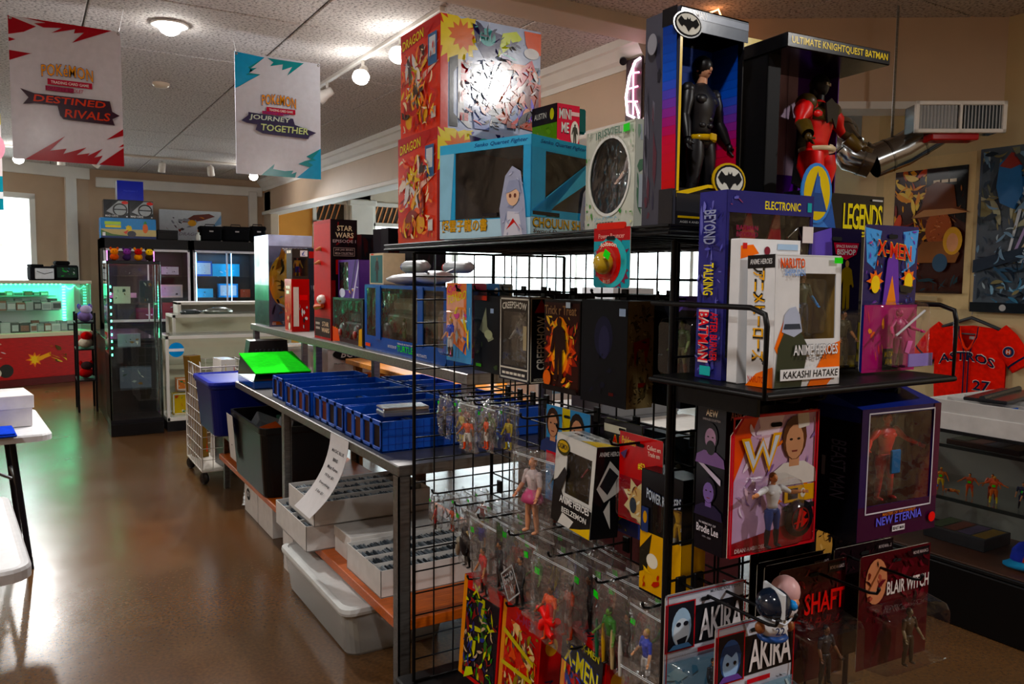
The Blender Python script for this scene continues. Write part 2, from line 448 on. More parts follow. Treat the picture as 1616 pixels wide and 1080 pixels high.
# walls
ux, uy = -math.cos(R(21)), -math.sin(R(21)); nx, ny = -uy, ux       # angled wall: along, and facing the room
def ang(m, s0, s1, z0, z1, d0, d1, c, b=0):
    q = []
    for z in (z0, z1):
        for (s_, d_) in ((s0, d0), (s1, d0), (s1, d1), (s0, d1)):
            q.append((.9+ux*s_+nx*d_, 14.4+uy*s_+ny*d_, z))
    m.add(q, [(0, 1, 2, 3), (7, 6, 5, 4), (0, 4, 5, 1), (1, 5, 6, 2), (2, 6, 7, 3), (3, 7, 4, 0)], c)
m = MB(); ang(m, -.05, .82, 0, CZ+.05, -.15, 0, TAN); ang(m, .82, 2.2, 0, 1.2, -.15, 0, TAN); ang(m, .82, 2.2, 2.69, CZ+.05, -.15, 0, TAN)
ang(m, 2.2, 4.6, 0, CZ+.05, -.15, 0, TAN); wl = struct(m.build('wall_angled', 'paint'))
m = MB(); ang(m, .2, .36, 0, 3.05, 0, .05, WHITE); struct(m.build('trim_1', 'paint'))
m = MB(); ang(m, -.0, 4.5, 3.03, 3.2, 0, .06, WHITE); struct(m.build('trim_2', 'paint'))
win = MB(); ang(win, .80, .88, 1.2, 2.72, -.16, .03, WHITE); ang(win, 2.14, 2.22, 1.2, 2.72, -.16, .03, WHITE); ang(win, .8, 2.22, 2.66, 2.74, -.16, .03, WHITE); ang(win, .8, 2.22, 1.18, 1.25, -.16, .05, WHITE)
win = struct(win.build('window_1', 'paint'))
m = MB(); ang(m, .88, 2.14, 1.25, 2.66, -.09, -.08, WHITE); m.build('pane', 'glass', win)
m = MB()
for k in range(4): ang(m, 1.12+.09*k, 1.16+.09*k, 2.0, 2.62, -.6, -.56, C('#6b4a2e'))
ang(m, 1.05, 2.1, 1.95, 1.99, -.62, -.56, C('#efeae0')); ang(m, 1.05, 2.1, 2.06, 2.1, -.62, -.56, C('#efeae0')); m.build('porch_rail', 'wood', win)
m = MB(); m.box(.85, 14.4, 0, 3.62, 14.55, CZ+.05, TAN)
m.box(3.62, 14.4, 0, 4.5, 14.55, CZ+.05, C('#e0a765')); m.box(4.5, 14.4, 0, 9.4, 14.55, .85, C('#c9a06a')); m.box(4.5, 14.4, 2.95, 9.4, 14.55, CZ+.05, C('#d8cdbd')); m.box(5.22, 14.4, .8, 5.62, 14.55, 3.1, C('#e2d6bf'))
struct(m.build('wall_back', 'paint'))
struct(MB().box(1.0, 14.34, 2.92, 3.6, 14.4, 3.08, WHITE, .01).build('trim_3', 'paint'))
struct(MB().box(3.36, 14.30, 0, 3.50, 14.4, 3.0, WHITE, .01).build('trim_4', 'paint'))
struct(MB().box(3.62, 13.9, 0, 3.76, 14.4, 3.0, C('#d5c6b4'), .01).build('trim_5', 'paint'))
struct(MB().box(5.2, 14.28, .8, 5.64, 14.4, 2.88, WHITE, .01).box(5.15, 14.24, 2.86, 5.69, 14.4, 2.98, WHITE, .02).build('trim_6', 'paint'))
for n_, (x0, x1) in enumerate(((4.5, 5.2), (5.64, 7.4), (7.4, 9.3))):
    fr_ = MB(); z0, z1 = .85, 2.95; y0, y1 = 14.36, 14.5
    for a_ in (x0, x1-.07): fr_.box(a_, y0, z0, a_+.07, y1, z1, WHITE, .006)
    for a_ in (z0, 2.5, z1-.07): fr_.box(x0, y0, a_, x1, y1, a_+.07, WHITE, .006)
    wn = struct(fr_.build('window_%d' % (n_+2), 'paint'))
    MB().box(x0+.07, 14.42, z0+.07, x1-.07, 14.425, 2.5, WHITE).build('pane', 'glass', wn)
    if n_ < 2:
        MB().box(x0+.07, 14.49, 2.57, x1-.07, 14.51, z1-.07, C('#56504a')).build('awning_cloth', 'cloth', wn)
        k = 0; xx = x0+.04
        while xx < x1-.2:
            m = MB(); m.add([(xx, 14.47, 2.57), (xx+.022, 14.47, 2.57), (xx+.13, 14.47, 2.88), (xx+.108, 14.47, 2.88), (xx, 14.485, 2.57), (xx+.022, 14.485, 2.57), (xx+.13, 14.485, 2.88), (xx+.108, 14.485, 2.88)], [(0, 1, 2, 3), (7, 6, 5, 4), (0, 4, 5, 1), (1, 5, 6, 2), (2, 6, 7, 3), (3, 7, 4, 0)], C('#e8a878'))
            m.build('awning_rib', 'wood', wn); xx += .1
m = MB(); m.box(9.3, 3.6, 0, 9.45, 8.0, CZ+.05, CREAM); m.box(9.3, 8, 0, 9.45, 14.5, .95, CREAM); m.box(9.3, 8, 2.5, 9.45, 14.5, CZ+.05, CREAM)
struct(m.build('wall_east', 'paint'))
fr_ = MB()
for y in (8, 9.6, 11.2, 12.8, 14.2): fr_.box(9.26, y-.04, .95, 9.42, y+.04, 2.5, WHITE, .006)
fr_.box(9.26, 8, .92, 9.42, 14.4, 1.0, WHITE, .006); fr_.box(9.26, 8, 2.45, 9.42, 14.4, 2.53, WHITE, .006)
wn = struct(fr_.build('window_5', 'paint')); MB().box(9.35, 8, 1, 9.355, 14.2, 2.45, WHITE).build('pane', 'glass', wn)
struct(MB().box(-3.3, -3.7, 0, -3.2, 13.0, CZ+.05, TAN).build('wall_left', 'paint'))
struct(MB().box(-3.3, -3.7, 0, 5.4, -3.6, CZ+.05, TAN).build('wall_rear', 'paint'))
struct(MB().box(5.2, -3.7, 0, 5.35, 3.56, CZ+.05, C('#cdbb96')).build('wall_right', 'paint'))
struct(MB().box(5.2, 3.56, 0, 9.45, 3.7, CZ+.05, CREAM).build('wall_south', 'paint'))
# header over the opening, crown moulding, diagonal soffit
struct(MB().box(3.62, 3.75, 2.64, 3.78, 14.3, CZ+.05, C('#c9b39e')).build('wall_header', 'paint'))
struct(MB().box(3.57, 3.72, 2.6, 3.83, 14.3, 2.66, WHITE, .008).build('trim_7', 'paint'))
cr = [(3.62, 3.02), (3.605, 3.02), (3.60, 3.06), (3.57, 3.08), (3.53, 3.14), (3.51, 3.15), (3.505, 3.2), (3.62, 3.2)]
m = MB(); m.add([(x, y, z) for y in (4.22, 14.34) for x, z in cr], [tuple(range(7, -1, -1)), tuple(range(8, 16))]+[(i, (i+1) % 8, 8+(i+1) % 8, 8+i) for i in range(8)], WHITE); struct(m.build('trim_8', 'paint'))
struct(MB().box(.6, 3.96, CZ-.07, 3.62, 4.2, CZ+.02, C('#cfc4b6'), .005).build('trim_9', 'paint'))
dx, dy = .823, -.568                                                 # diagonal soffit runs this way
def dg(m, s0, s1, z0, z1, d0, d1, c):
    q = []
    for z in (z0, z1):
        for (s_, d_) in ((s0, d0), (s1, d0), (s1, d1), (s0, d1)): q.append((3.66+dx*s_-dy*d_, 3.78+dy*s_+dx*d_, z))
    m.add(q, [(3, 2, 1, 0), (4, 5, 6, 7), (0, 1, 5, 4), (1, 2, 6, 5), (2, 3, 7, 6), (3, 0, 4, 7)], c)
m = MB(); dg(m, -.05, 1.95, 2.68, CZ+.05, 0, .14, C('#c8b29c')); struct(m.build('wall_soffit', 'paint'))
m = MB(); dg(m, -.05, 1.95, 2.645, 2.69, -.02, .2, WHITE); struct(m.build('trim_10', 'paint'))
MBx = MB()
for (x0, y0, x1, y1) in ((.9, 14.36, 3.4, 14.4),): MBx.box(x0, y0, 0, x1, y1, .12, DIMW, .004)
struct(MBx.build('baseboard_back', 'paint'))
struct(MB().box(5.18, -3.6, 0, 5.2, 3.5, .12, DIMW, .004).build('baseboard_right', 'paint'))

# ================================================================ SHOP LAMPS AND ADDED FILL LAMPS
def can(x, y, label, e=1.):
    t = thing('ceiling_downlight', label, 'light', (x, y, CZ), 0, 'recessed ceiling downlights')
    MB().lathe([(.085, 0), (.115, -.004), (.118, -.012), (.11, -.016), (.085, -.012), (.08, .012)], WHITE, 24).build('trim_ring', 'plastic', t)
    MB().lathe([(0, -.075), (.03, -.07), (.055, -.055), (.072, -.03), (.08, -.004)], WHITE, 24).build('lens', 'bulb', t)
    lamp('downlight_beam', 'AREA', (0, 0, -.085), LIGHT_CAN*e, (1, .965, .93), t, shape='DISK', size=.16)
can(.86, 5.74, 'bright round downlight in ceiling between the two hanging banners', 1.)
can(3.25, -1.3, 'round ceiling downlight behind the viewer to the right', 1.7)
can(.2, .4, 'added fill downlight above the aisle near the front tables', .35)  # fill lamp added out of view over the aisle
can(-1.9, 2.6, 'added fill downlight above the white folding tables', .9)  # unseen lamp added to brighten the left side
can(-1.6, 9.2, 'added fill downlight far left near the angled wall', 1.)  # unseen lamp added to lift the far left and ceiling
def track_head(parent, x, y, z, tilt, rz, lit, bell=True):
    h = MB()
    h.lathe([(.0, .0), (.012, 0), (.012, -.05), (0, -.05)], WHITE, 10)
    rot = Matrix.Rotation(rz, 3, 'Z') @ Matrix.Rotation(tilt, 3, 'X')
    ctr = Vector((0, 0, -.085))
    prof = [(0, .05), (.03, .05), (.036, .03), (.04, -.01), (.056, -.06), (.06, -.085), (.054, -.085), (.048, -.06), (.03, -.03), (0, -.03)] if bell else [(0, .06), (.035, .06), (.046, .045), (.05, -.07), (.046, -.078), (.04, -.06), (0, -.05)]
    h.lathe(prof, WHITE, 18, ctr, True, rot)
    h.tube([(0, 0, -.05), (0, 0, -.085)], .008, WHITE, 6)
    o = h.build('lamp_head', 'plastic', parent, (x, y, z))
    if lit:
        MB().ell(ctr+rot @ Vector((0, 0, -.07)), (.062, .062, .055), WHITE, 16, 10).build('bulb', 'bulb', o)
        s = lamp('lamp_beam', 'SPOT', ctr+rot @ Vector((0, 0, -.15)), LIGHT_TRACK*lit, (1, .965, .93), o, spot_size=R(125), spot_blend=.8, shadow_soft_size=.05)
        s.rotation_euler = rot.to_euler()
    return o
t = thing('track_light', 'white ceiling track with lit lamp heads over the merchandise tables', 'light', (2.2, 5.6, CZ-.03))
MB().box(-.018, -1.15, 0, .018, 1.35, .03, WHITE, .004).build('rail', 'plastic', t)
track_head(t, 0, -.52, 0, R(-50), R(-40), 1.)
track_head(t, 0, .18, 0, R(-48), R(-38), 1.)
track_head(t, 0, 1.0, 0, R(60), R(60), 0)
t = thing('track_light', 'white ceiling track with cylinder lamp heads before the back wall', 'light', (1.4, 12.3, CZ-.03))
MB().box(-2.6, -.018, 0, 1.75, .018, .03, WHITE, .004).build('rail', 'plastic', t)
for x, ti, rz, lit in ((-1.42, -45, -5, 1.), (-.94, 8, 0, 0), (-.5, 40, 70, 0), (.3, 15, 20, 0), (.95, 20, -30, 0), (1.56, -45, -15, 1.)):
    track_head(t, x, 0, -.02, R(ti), R(rz), lit, False)
# smoke detector on the ceiling
t = thing('smoke_detector', 'small round beige smoke detector on the ceiling', 'detector', (1.05, 7.55, CZ))
MB().lathe([(.07, 0), (.07, -.015), (.05, -.035), (0, -.04)], C('#d8cbb8'), 20).build('housing', 'plastic', t)
MB().lathe([(.055, -.02), (.057, -.024), (.053, -.028)], C('#8a8074'), 20).build('vent_ring', 'plastic', t)

# ================================================================ HANGING BANNERS
def banner(label, x0, x1, z0, z1, Y, bgc, arts):
    wd, ht = x1-x0, z1-z0
    t = thing('hanging_banner', label, 'banner', ((x0+x1)/2, Y, z0), 0, 'printed banners hung from the ceiling')
    n = 10; m = MB(); vs = []; fs = []
    m.box(-wd/2, 0, 0, wd/2, .003, ht, C(bgc)); m.build('sheet', 'gloss', t)
    printed(t, 'printed_front', Frame((-wd/2, 0, 0), (1, 0, 0), (0, 0, 1), wd, ht), arts, 'gloss', .0008)
    for sx in (-1, 1):
        MB().tube([(sx*(wd/2-.012), 0, ht-.012), (sx*(wd/2+.02), 0, CZ-z0)], .0016, C('#cfd0d0'), 5).build('cord', 'plastic', t)
        MB().lathe([(.004, -.001), (.009, -.001), (.009, .001), (.004, .001)], C('#b9b9b9'), 10, (sx*(wd/2-.012), -.001, ht-.012), True, Matrix.Rotation(PI/2, 3, 'X')).build('grommet', 'chrome', t)
    return t
def jag(xs, ys): return list(zip(xs, ys))
rd, pk = '#a3182e', '#c03a52'
logo = lambda y, w_: [('t', 'POKéMON', .5-w_, y, .5+w_, y+.085, '#f0a81c', {'line': '#2b4a8a', 'lw': .03, 'bold': .012, 'arch': .02, 'sp': 1.08}),
                      ('r', .5-w_+.05, y-.05, .5+w_-.01, y-.008, '#b52a44'), ('t', 'TRADING CARD GAME', .5-w_+.08, y-.04, .5+w_-.04, y-.02, '#f2e8e8', {'bold': .02})]
banner('white banner with dark red jagged corners hanging at upper left', -.037, .553, 2.24, 3.06, 5.6, '#d9d8de',
       [('p', [(0, 1), (.24, .95), (.13, .90), (0, .87)], rd), ('p', [(0, .85), (.06, .84), (0, .82)], rd), ('p', [(0, .72), (.2, .76), (.0, .69)], rd), ('p', [(0, .76), (0, .70), (.18, .755)], rd),
        ('p', [(.12, 1), (.92, 1), (.55, .87), (.66, .955), (.57, .94), (.58, .97), (.37, .92), (.46, .965), (.3, .95), (.22, .97), (.32, .985)], rd),
        ('p', [(.10, 0), (.46, .19), (.32, .075), (.47, .10), (.44, .06), (.65, .12), (.56, .06), (.68, .08), (.66, .06), (.8, .12), (.72, .05), (.8, .07), (.74, .0)], rd), ('p', [(.76, 0), (1, .14), (1, 0)], rd),
        ('p', [(.84, .19), (1, .28), (1, .23)], rd), ('p', [(.95, .14), (1, .17), (1, .15)], rd)] + logo(.60, .23) +
       [('r', .3, .505, .55, .54, '#8c2548'), ('t', 'SCARLET & VIOLET', .31, .51, .64, .535, '#b33a5e', {'shear': .2}),
        ('p', [(.08, .50), (.2, .475), (.88, .475), (.9, .40), (.97, .375), (.9, .345), (.92, .30), (.45, .31), (.42, .335), (.4, .405), (.2, .405), (.1, .39), (.15, .44)], '#3a2130'),
        ('t', 'DESTINED', .19, .418, .84, .467, '#d24a2c', {'bold': .016, 'shear': .12}), ('t', 'RIVALS', .46, .325, .88, .385, '#d24a2c', {'bold': .016, 'shear': .12})])
bl, tq = '#3aa5d2', '#2f8f96'
banner('white banner with blue jagged corners hanging over the aisle', 1.235, 1.815, 2.25, 3.05, 5.6, '#d6dae4',
       [('p', [(0, 1), (.34, .985), (.18, .88), (.25, .89), (.16, .84), (.29, .84), (.0, .70)], bl), ('p', [(.34, .985), (.18, .88), (.25, .89), (.16, .84), (.29, .84), (.0, .70), (.05, .72), (.26, .83), (.12, .82), (.2, .86), (.15, .885)], tq),
        ('p', [(.37, .985), (.8, .985), (.6, .86), (.66, .94), (.54, .90), (.55, .95), (.4, .92), (.44, .955)], tq),
        ('p', [(.28, .0), (.44, .105), (.42, .06), (.56, .05), (.66, .06), (.64, .03), (.7, .05), (.68, .0)], tq),
        ('p', [(1, 0), (.7, 0), (.86, .10), (.72, .12), (.8, .15), (.88, .17), (.82, .19), (1, .27)], bl), ('p', [(.86, .10), (.72, .12), (.8, .15), (.88, .17), (.82, .19), (1, .27), (.9, .18), (.94, .165), (.84, .145), (.9, .12)], tq)] + logo(.585, .2) +
       [('r', .3, .515, .55, .54, '#b03a5e'), ('t', 'SCARLET & VIOLET', .31, .518, .62, .538, '#7a3d8e', {'shear': .2}),
        ('p', [(.06, .44), (.14, .49), (.14, .515), (.66, .50), (.68, .45), (.94, .40), (.86, .37), (.84, .34), (.3, .35), (.22, .375), (.24, .42), (.12, .425)], '#3d3658'),
        ('t', 'JOURNEY', .15, .45, .63, .50, '#d7e0d4', {'bold': .05, 'shear': .1, 'line': '#2f7f84', 'lw': .09}), ('t', 'TOGETHER', .28, .375, .84, .43, '#d7e4a8', {'bold': .05, 'shear': .1, 'line': '#2f7f84', 'lw': .09})])
banner('teal banner with yellow and pink print at far left edge', -.62, -.105, 1.98, 2.72, 6.3, '#2f8ea0',
       [('p', [(.1, .25), (1, .3), (1, .85), (.3, .8)], '#e8dede'), ('e', .92, .55, .12, .12, '#e8a8b8'), ('p', [(.75, .7), (1, .75), (1, .85), (.8, .8)], '#d8d04a'), ('r', .6, .1, 1, .16, '#e8eef0')])
# ================================================================ BUILDERS FOR TOYS AND PACKAGING
K, W_, SKIN = '#0b0b0d', '#e8e8ea', '#c98f68'
def humanoid(m, h, pal, p=(0, 0, 0), arms=((18, 8, 25), (18, 8, 25)), legs=(7, 7), n=8, wide=1., turn=0., hairy=True, face_=True, helm=None):
    """moulded toy figure facing -y, feet at p"""
    sk, hair, top, pants, boot, glove = [C(c) for c in pal]
    rz = Matrix.Rotation(turn, 3, 'Z'); P = Vector(p); s = h
    g = MB()
    W = wide
    g.rings([(.455*s, .05*s*W, .045*s, 0, 0), (.49*s, .085*s*W, .058*s, 0, 0), (.53*s, .078*s*W, .055*s, 0, 0)], pants, n+4)
    g.rings([(.525*s, .078*s*W, .055*s, 0, 0), (.58*s, .072*s*W, .05*s, 0, 0), (.66*s, .092*s*W, .062*s, 0, -.004*s), (.73*s, .112*s*W, .068*s, 0, -.006*s), (.785*s, .118*s*W, .055*s, 0, 0), (.82*s, .075*s*W, .04*s, 0, .004*s), (.84*s, .035*s, .035*s, 0, .004*s)], top, n+4)
    for sx in (-1, 1): g.ell((sx*.05*s*W, -.046*s, .735*s), (.052*s*W, .024*s, .034*s), top, n, 5)
    g.tube([(0, .002*s, .82*s), (0, -.004*s, .88*s)], [.034*s, .03*s], sk, n)
    g.ell((0, -.008*s, .925*s), (.045*s, .053*s, .066*s), sk, n+4, 8)
    if face_:
        g.ell((0, -.06*s, .915*s), (.008*s, .012*s, .014*s), sk, 6, 4)
        for sx in (-1, 1):
            g.ell((sx*.018*s, -.054*s, .93*s), (.007*s, .005*s, .005*s), C('#1a1210'), 6, 4); g.ell((sx*.045*s, 0, .92*s), (.008*s, .014*s, .02*s), sk, 6, 4)
        g.ell((0, -.056*s, .893*s), (.014*s, .005*s, .004*s), C('#8a4a40'), 6, 4)
    if helm: g.ell((0, .0, .937*s), (.056*s, .064*s, .066*s), C(helm), n+4, 8); g.ell((0, .022*s, .9*s), (.05*s, .04*s, .06*s), C(helm), n+2, 6)
    elif hairy: g.ell((0, .008*s, .945*s), (.05*s, .056*s, .056*s), hair, n+4, 8); g.ell((0, .024*s, .915*s), (.046*s, .035*s, .05*s), hair, n, 6)
    for sx, (ao, af, eb) in zip((-1, 1), arms):
        d1 = Vector((sx*math.sin(R(ao)), -math.sin(R(af))*math.cos(R(ao)), -math.cos(R(ao))*math.cos(R(af))))
        a2 = R(af+eb); d2 = Vector((sx*math.sin(R(ao))*.7, -math.sin(a2)*math.cos(R(ao)), -math.cos(R(ao))*math.cos(a2))).normalized()
        S = Vector((sx*.122*s*W, 0, .785*s)); E_ = S+d1*.16*s; Wr = E_+d2*.14*s
        g.ell(S, (.042*s*W, .042*s, .045*s), top, n, 6)
        g.tube([S, S+d1*.06*s, S+d1*.11*s, E_], [.034*s*W, .038*s*W, .033*s, .027*s], top, n)
        g.ell(E_, .028*s, sk if glove == sk else top, n, 5)
        g.tube([E_, E_+d2*.05*s, Wr], [.027*s, .031*s, .02*s], glove if glove != sk else sk, n)
        hc = Wr+d2*.028*s
        g.ell(hc, (.022*s, .022*s, .03*s), glove, n, 5)
        side = Vector((0, 1, 0)).cross(d2).normalized() if abs(d2.y) < .95 else Vector((1, 0, 0))
        for k in range(4):
            q = hc+side*(k-1.5)*.011*s+d2*.018*s
            g.tube([q, q+d2*.02*s+Vector((0, -.004*s, 0)), q+d2*.032*s+Vector((0, -.014*s, 0))], [.0065*s, .006*s, .005*s], glove, 5)
        g.tube([hc+Vector((-sx*.01*s, -.014*s, 0)), hc+Vector((-sx*.018*s, -.03*s, 0))+d2*.012*s], [.007*s, .006*s], glove, 5)
    for sx, ao in zip((-1, 1), legs):
        H_ = Vector((sx*.05*s*W, 0, .48*s)); Kn = H_+Vector((sx*math.sin(R(ao))*.23*s, -.012*s, -.225*s)); An = Kn+Vector((sx*math.sin(R(ao))*.16*s, .012*s, -.205*s)); An.z = .045*s
        g.tube([H_+Vector((0, 0, .02*s)), H_*.7+Kn*.3, H_*.3+Kn*.7, Kn], [.05*s*W, .054*s*W, .044*s, .035*s], pants, n)
        g.ell(Kn, (.036*s, .037*s, .04*s), pants, n, 5)
        g.tube([Kn, Kn*.65+An*.35+Vector((0, .006*s, 0)), An], [.034*s, .04*s, .026*s], boot, n)
        g.ell((An.x, An.y-.03*s, .022*s), (.031*s, .062*s, .022*s), boot, n, 5); g.ell((An.x, An.y, .03*s), (.029*s, .032*s, .03*s), boot, n, 5)
    vs = [rz @ Vector(v)+P for v in g.v]; o = len(m.v)
    m.v.extend(tuple(v) for v in vs); m.f.extend(tuple(i+o for i in f) for f in g.f); m.c.extend(g.c); m.sm.extend(g.sm)
    return m
PALS = [('#c98f68', '#3a2418', '#e8d020', '#1c38b0', '#d9c52e', '#d9c52e'), ('#c98f68', '#1c1410', '#d8182a', '#a8141c', '#2a1c18', '#c98f68'), ('#d9a884', '#c9a24a', '#1c48c0', '#d9d9d9', '#3a2a20', '#d9a884'),
        ('#8a5a3c', '#141010', '#f06a10', '#f0ece4', '#e05a10', '#8a5a3c'), ('#6ba83a', '#2a3a1c', '#2f8a24', '#4a3a2a', '#2a2018', '#6b8f4a'), ('#c98f68', '#141010', '#3a3a3e', '#26262a', '#141414', '#141414')]

def rrect(x0, z0, x1, z1, r, n=3):
    pts = []
    for cx, cz, a0 in ((x1-r, z0+r, -90), (x1-r, z1-r, 0), (x0+r, z1-r, 90), (x0+r, z0+r, 180)):
        for i in range(n+1):
            a = R(a0+90*i/n); pts.append((cx+r*math.cos(a), cz+r*math.sin(a)))
    return pts
def carton(name, label, cat, loc, rz, dims, col, prints=None, win=None, inner=None, figs=None, group=None, rot=None, mat='card', side_win=None, extra=None, wmat='clear'):
    """printed cardboard box, front at -y; win = see-through window on the front in 0..1"""
    w, d, h = dims; t = thing(name, label, cat, loc, rz, group, rot); c = C(col)
    if win is None:
        MB().box(-w/2, -d/2, 0, w/2, d/2, h, c, .0015).build('carton', mat, t)
    else:
        x0, z0, x1, z1 = [win[0]*w-w/2, win[1]*h, win[2]*w-w/2, win[3]*h]; q = .0022
        m = MB(); m.box(-w/2, d/2-q, 0, w/2, d/2, h, c); m.box(-w/2, -d/2, 0, w/2, d/2, q, c); m.box(-w/2, -d/2, h-q, w/2, d/2, h, c)
        if side_win != 'L': m.box(-w/2, -d/2, 0, -w/2+q, d/2, h, c)
        else: m.box(-w/2, d/2-.18*d, 0, -w/2+q, d/2, h, c); m.box(-w/2, -d/2, 0, -w/2+q, -d/2+.08*d, h, c); m.box(-w/2, -d/2, 0, -w/2+q, d/2, .2*h, c); m.box(-w/2, -d/2, h*.9, -w/2+q, d/2, h, c)
        m.box(w/2-q, -d/2, 0, w/2, d/2, h, c)
        for (a, b_, e, f) in ((-w/2, 0, w/2, z0), (-w/2, z1, w/2, h), (-w/2, z0, x0, z1), (x1, z0, w/2, z1)):
            if e-a > 1e-5 and f-b_ > 1e-5: m.box(a, -d/2, b_, e, -d/2+q, f, c)
        m.build('carton', mat, t)
        ic = C(inner or col)
        m = MB(); m.box(-w/2+2*q, d/2-3*q, q, w/2-2*q, d/2-2*q, h-q, ic)
        if side_win != 'L': m.box(-w/2+2*q, -d/2+2*q, q, -w/2+3*q, d/2-2*q, h-q, ic)
        m.box(w/2-3*q, -d/2+2*q, q, w/2-2*q, d/2-2*q, h-q, ic); m.box(-w/2+2*q, -d/2+2*q, q+.0005, w/2-2*q, d/2-2*q, 2*q, ic)
        m.build('inner_tray', 'card', t)
        fm = MB().poly([(x0, -d/2+q*.5, z0), (x1, -d/2+q*.5, z0), (x1, -d/2+q*.5, z1), (x0, -d/2+q*.5, z1)], C(W_))
        if side_win == 'L': fm.poly([(-w/2+q*.5, d/2-.18*d, .2*h), (-w/2+q*.5, -d/2+.08*d, .2*h), (-w/2+q*.5, -d/2+.08*d, .9*h), (-w/2+q*.5, d/2-.18*d, .9*h)], C(W_))
        fm.build('window_film', wmat, t)
        if figs and not side_win and (x1-x0) > .05:
            bm_ = MB(); dome(bm_, x0+.004, z0+.004, x1-.004, z1-.004, d/2-.012, min(d*.62, .06), C(W_), .012, .9); bm_.build('inner_blister', 'clear', t)
        if figs:
            for k, f in enumerate(figs):
                m = MB(); humanoid(m, **{'p': (0, .0, .01), **f}); m.build('figure', 'plastic', t)
    for which, items in (prints or {}).items():
        nm = {'F': 'printed_front', 'L': 'printed_side', 'R': 'printed_side', 'T': 'printed_top', 'B': 'printed_back'}[which]
        base = [('f', 0, 0, 1, 1, .012, col)] if (win is not None and which == 'F') else [('r', 0, 0, 1, 1, col)]
        printed(t, nm, face(which, w, d, h), base+list(items), mat)
    if extra: extra(t, w, d, h)
    return t
def dome(m, x0, z0, x1, z1, y0, dep, c, r=.012, tap=.82):
    """rounded see-through blister standing off a card towards -y"""
    a = rrect(x0, z0, x1, z1, min(r, (x1-x0)*.3)); cx, cz = (x0+x1)/2, (z0+z1)/2; k = len(a)
    lv = [(1, 0), (.97, .35), (.93, .8), (tap, 1.)]
    vs = [(cx+(x-cx)*s_, y0-dep*f_, cz+(z-cz)*s_) for s_, f_ in lv for x, z in a]
    fs = [(i*k+j, i*k+(j+1) % k, (i+1)*k+(j+1) % k, (i+1)*k+j) for i in range(3) for j in range(k)]
    m.add(vs, fs, c, True); m.add(vs[3*k:], [tuple(range(k))], c)
def blister_card(name, label, cat, loc, rz, w, h, col, art, blis=None, dep=.045, figs=None, group=None, rot=None, shape=None, extra=None, back=None):
    """card hung by its top edge (loc is the hang hole); front at -y; blis in 0..1 of the card"""
    t = thing(name, label, cat, loc, rz, group, rot); zt = .022
    poly = shape or rrect(-w/2, -h+zt, w/2, zt, .008)
    MB().prism(poly, -.0008, .0008, C(col), C('#c8c2b6')).build('backing_card', 'card', t)
    fr = Frame((-w/2, -.001, -h+zt), (1, 0, 0), (0, 0, 1), w, h)
    printed(t, 'printed_front', fr, art, 'gloss', .00025)
    MB().prism(rrect(-.014, -.004, .014, .004, .0039), -.0042, -.0034, C('#141414')).build('hang_slot', 'matte', t)
    if blis:
        x0, z0, x1, z1 = blis[0]*w-w/2, blis[1]*h-h+zt, blis[2]*w-w/2, blis[3]*h-h+zt
        m = MB(); dome(m, x0, z0, x1, z1, -.004, dep, C(W_)); m.build('blister', 'clear', t)
        for f in (figs or []):
            m = MB(); humanoid(m, **{'p': ((x0+x1)/2, -.004-dep*.5, z0+.004), **f}); m.build('figure', 'plastic', t)
    if extra: extra(t, w, h)
    return t
STK = {}
def sticker(t, loc, s=.02, c='#39e021', rot=None):
    k = (s, c)
    if k not in STK: STK[k] = MB().box(-s/2, -.0006, -s*.38, s/2, 0, s*.38, C(c)).mesh('price_sticker', 'paper')
    o = inst('price_sticker', STK[k], t, loc, 0, rot); return o
BAGS = []
def make_bag_meshes():
    for sd in range(5):
        rr = random.Random(sd+50); w, h = .160+.007*sd, .235+.012*(sd % 3); nx_, nz_ = 9, 12
        m = MB(); vs = []
        ph = rr.uniform(0, 6)
        for side in (-1, 1):
            for j in range(nz_+1):
                for i in range(nx_+1):
                    u, v = i/nx_*2-1, j/nz_
                    th = .018*math.sin(PI*min(1, v*1.25))**.7 if v < .8 else 0.
                    th *= (1-abs(u)**3)
                    y = side*(th+.0012)+.004*math.sin(3.1*u+ph+5*v)+.003*math.sin(9*v+4*u*side+ph)+side*.0034*math.sin(15*u+11*v*v+ph)*(1-abs(u))+.003*math.sin(23*v-7*u+ph)
                    vs.append((u*w/2*(1-.05*math.sin(v*7+ph)**2), y, -v*h+.012))
        o2 = (nx_+1)*(nz_+1); fs = []
        for q in (0, o2):
            for j in range(nz_):
                for i in range(nx_):
                    a = q+j*(nx_+1)+i; fs.append((a, a+1, a+nx_+2, a+nx_+1))
        m.add(vs, fs, C(W_), True)
        z = MB()
        for zz in (-.010, -.014): z.tube([(-w/2*.97, 0, zz), (0, -.002, zz), (w/2*.97, 0, zz)], .0011, C('#dfe6ea'), 4)
        BAGS.append((m.mesh('bag_film', 'bag'), z.mesh('zip_seal', 'plastic'), w, h))
make_bag_meshes()
FIGM = {}
def figmesh(i, h=.14):
    k = (i % len(PALS), round(h, 3))
    if k not in FIGM:
        m = MB(); humanoid(m, h, PALS[k[0]], n=7, arms=((22, 5, 15+8*k[0]), (25, 15, 10)), legs=(8, 10)); FIGM[k] = m.mesh('figure', 'plastic')
    return FIGM[k]
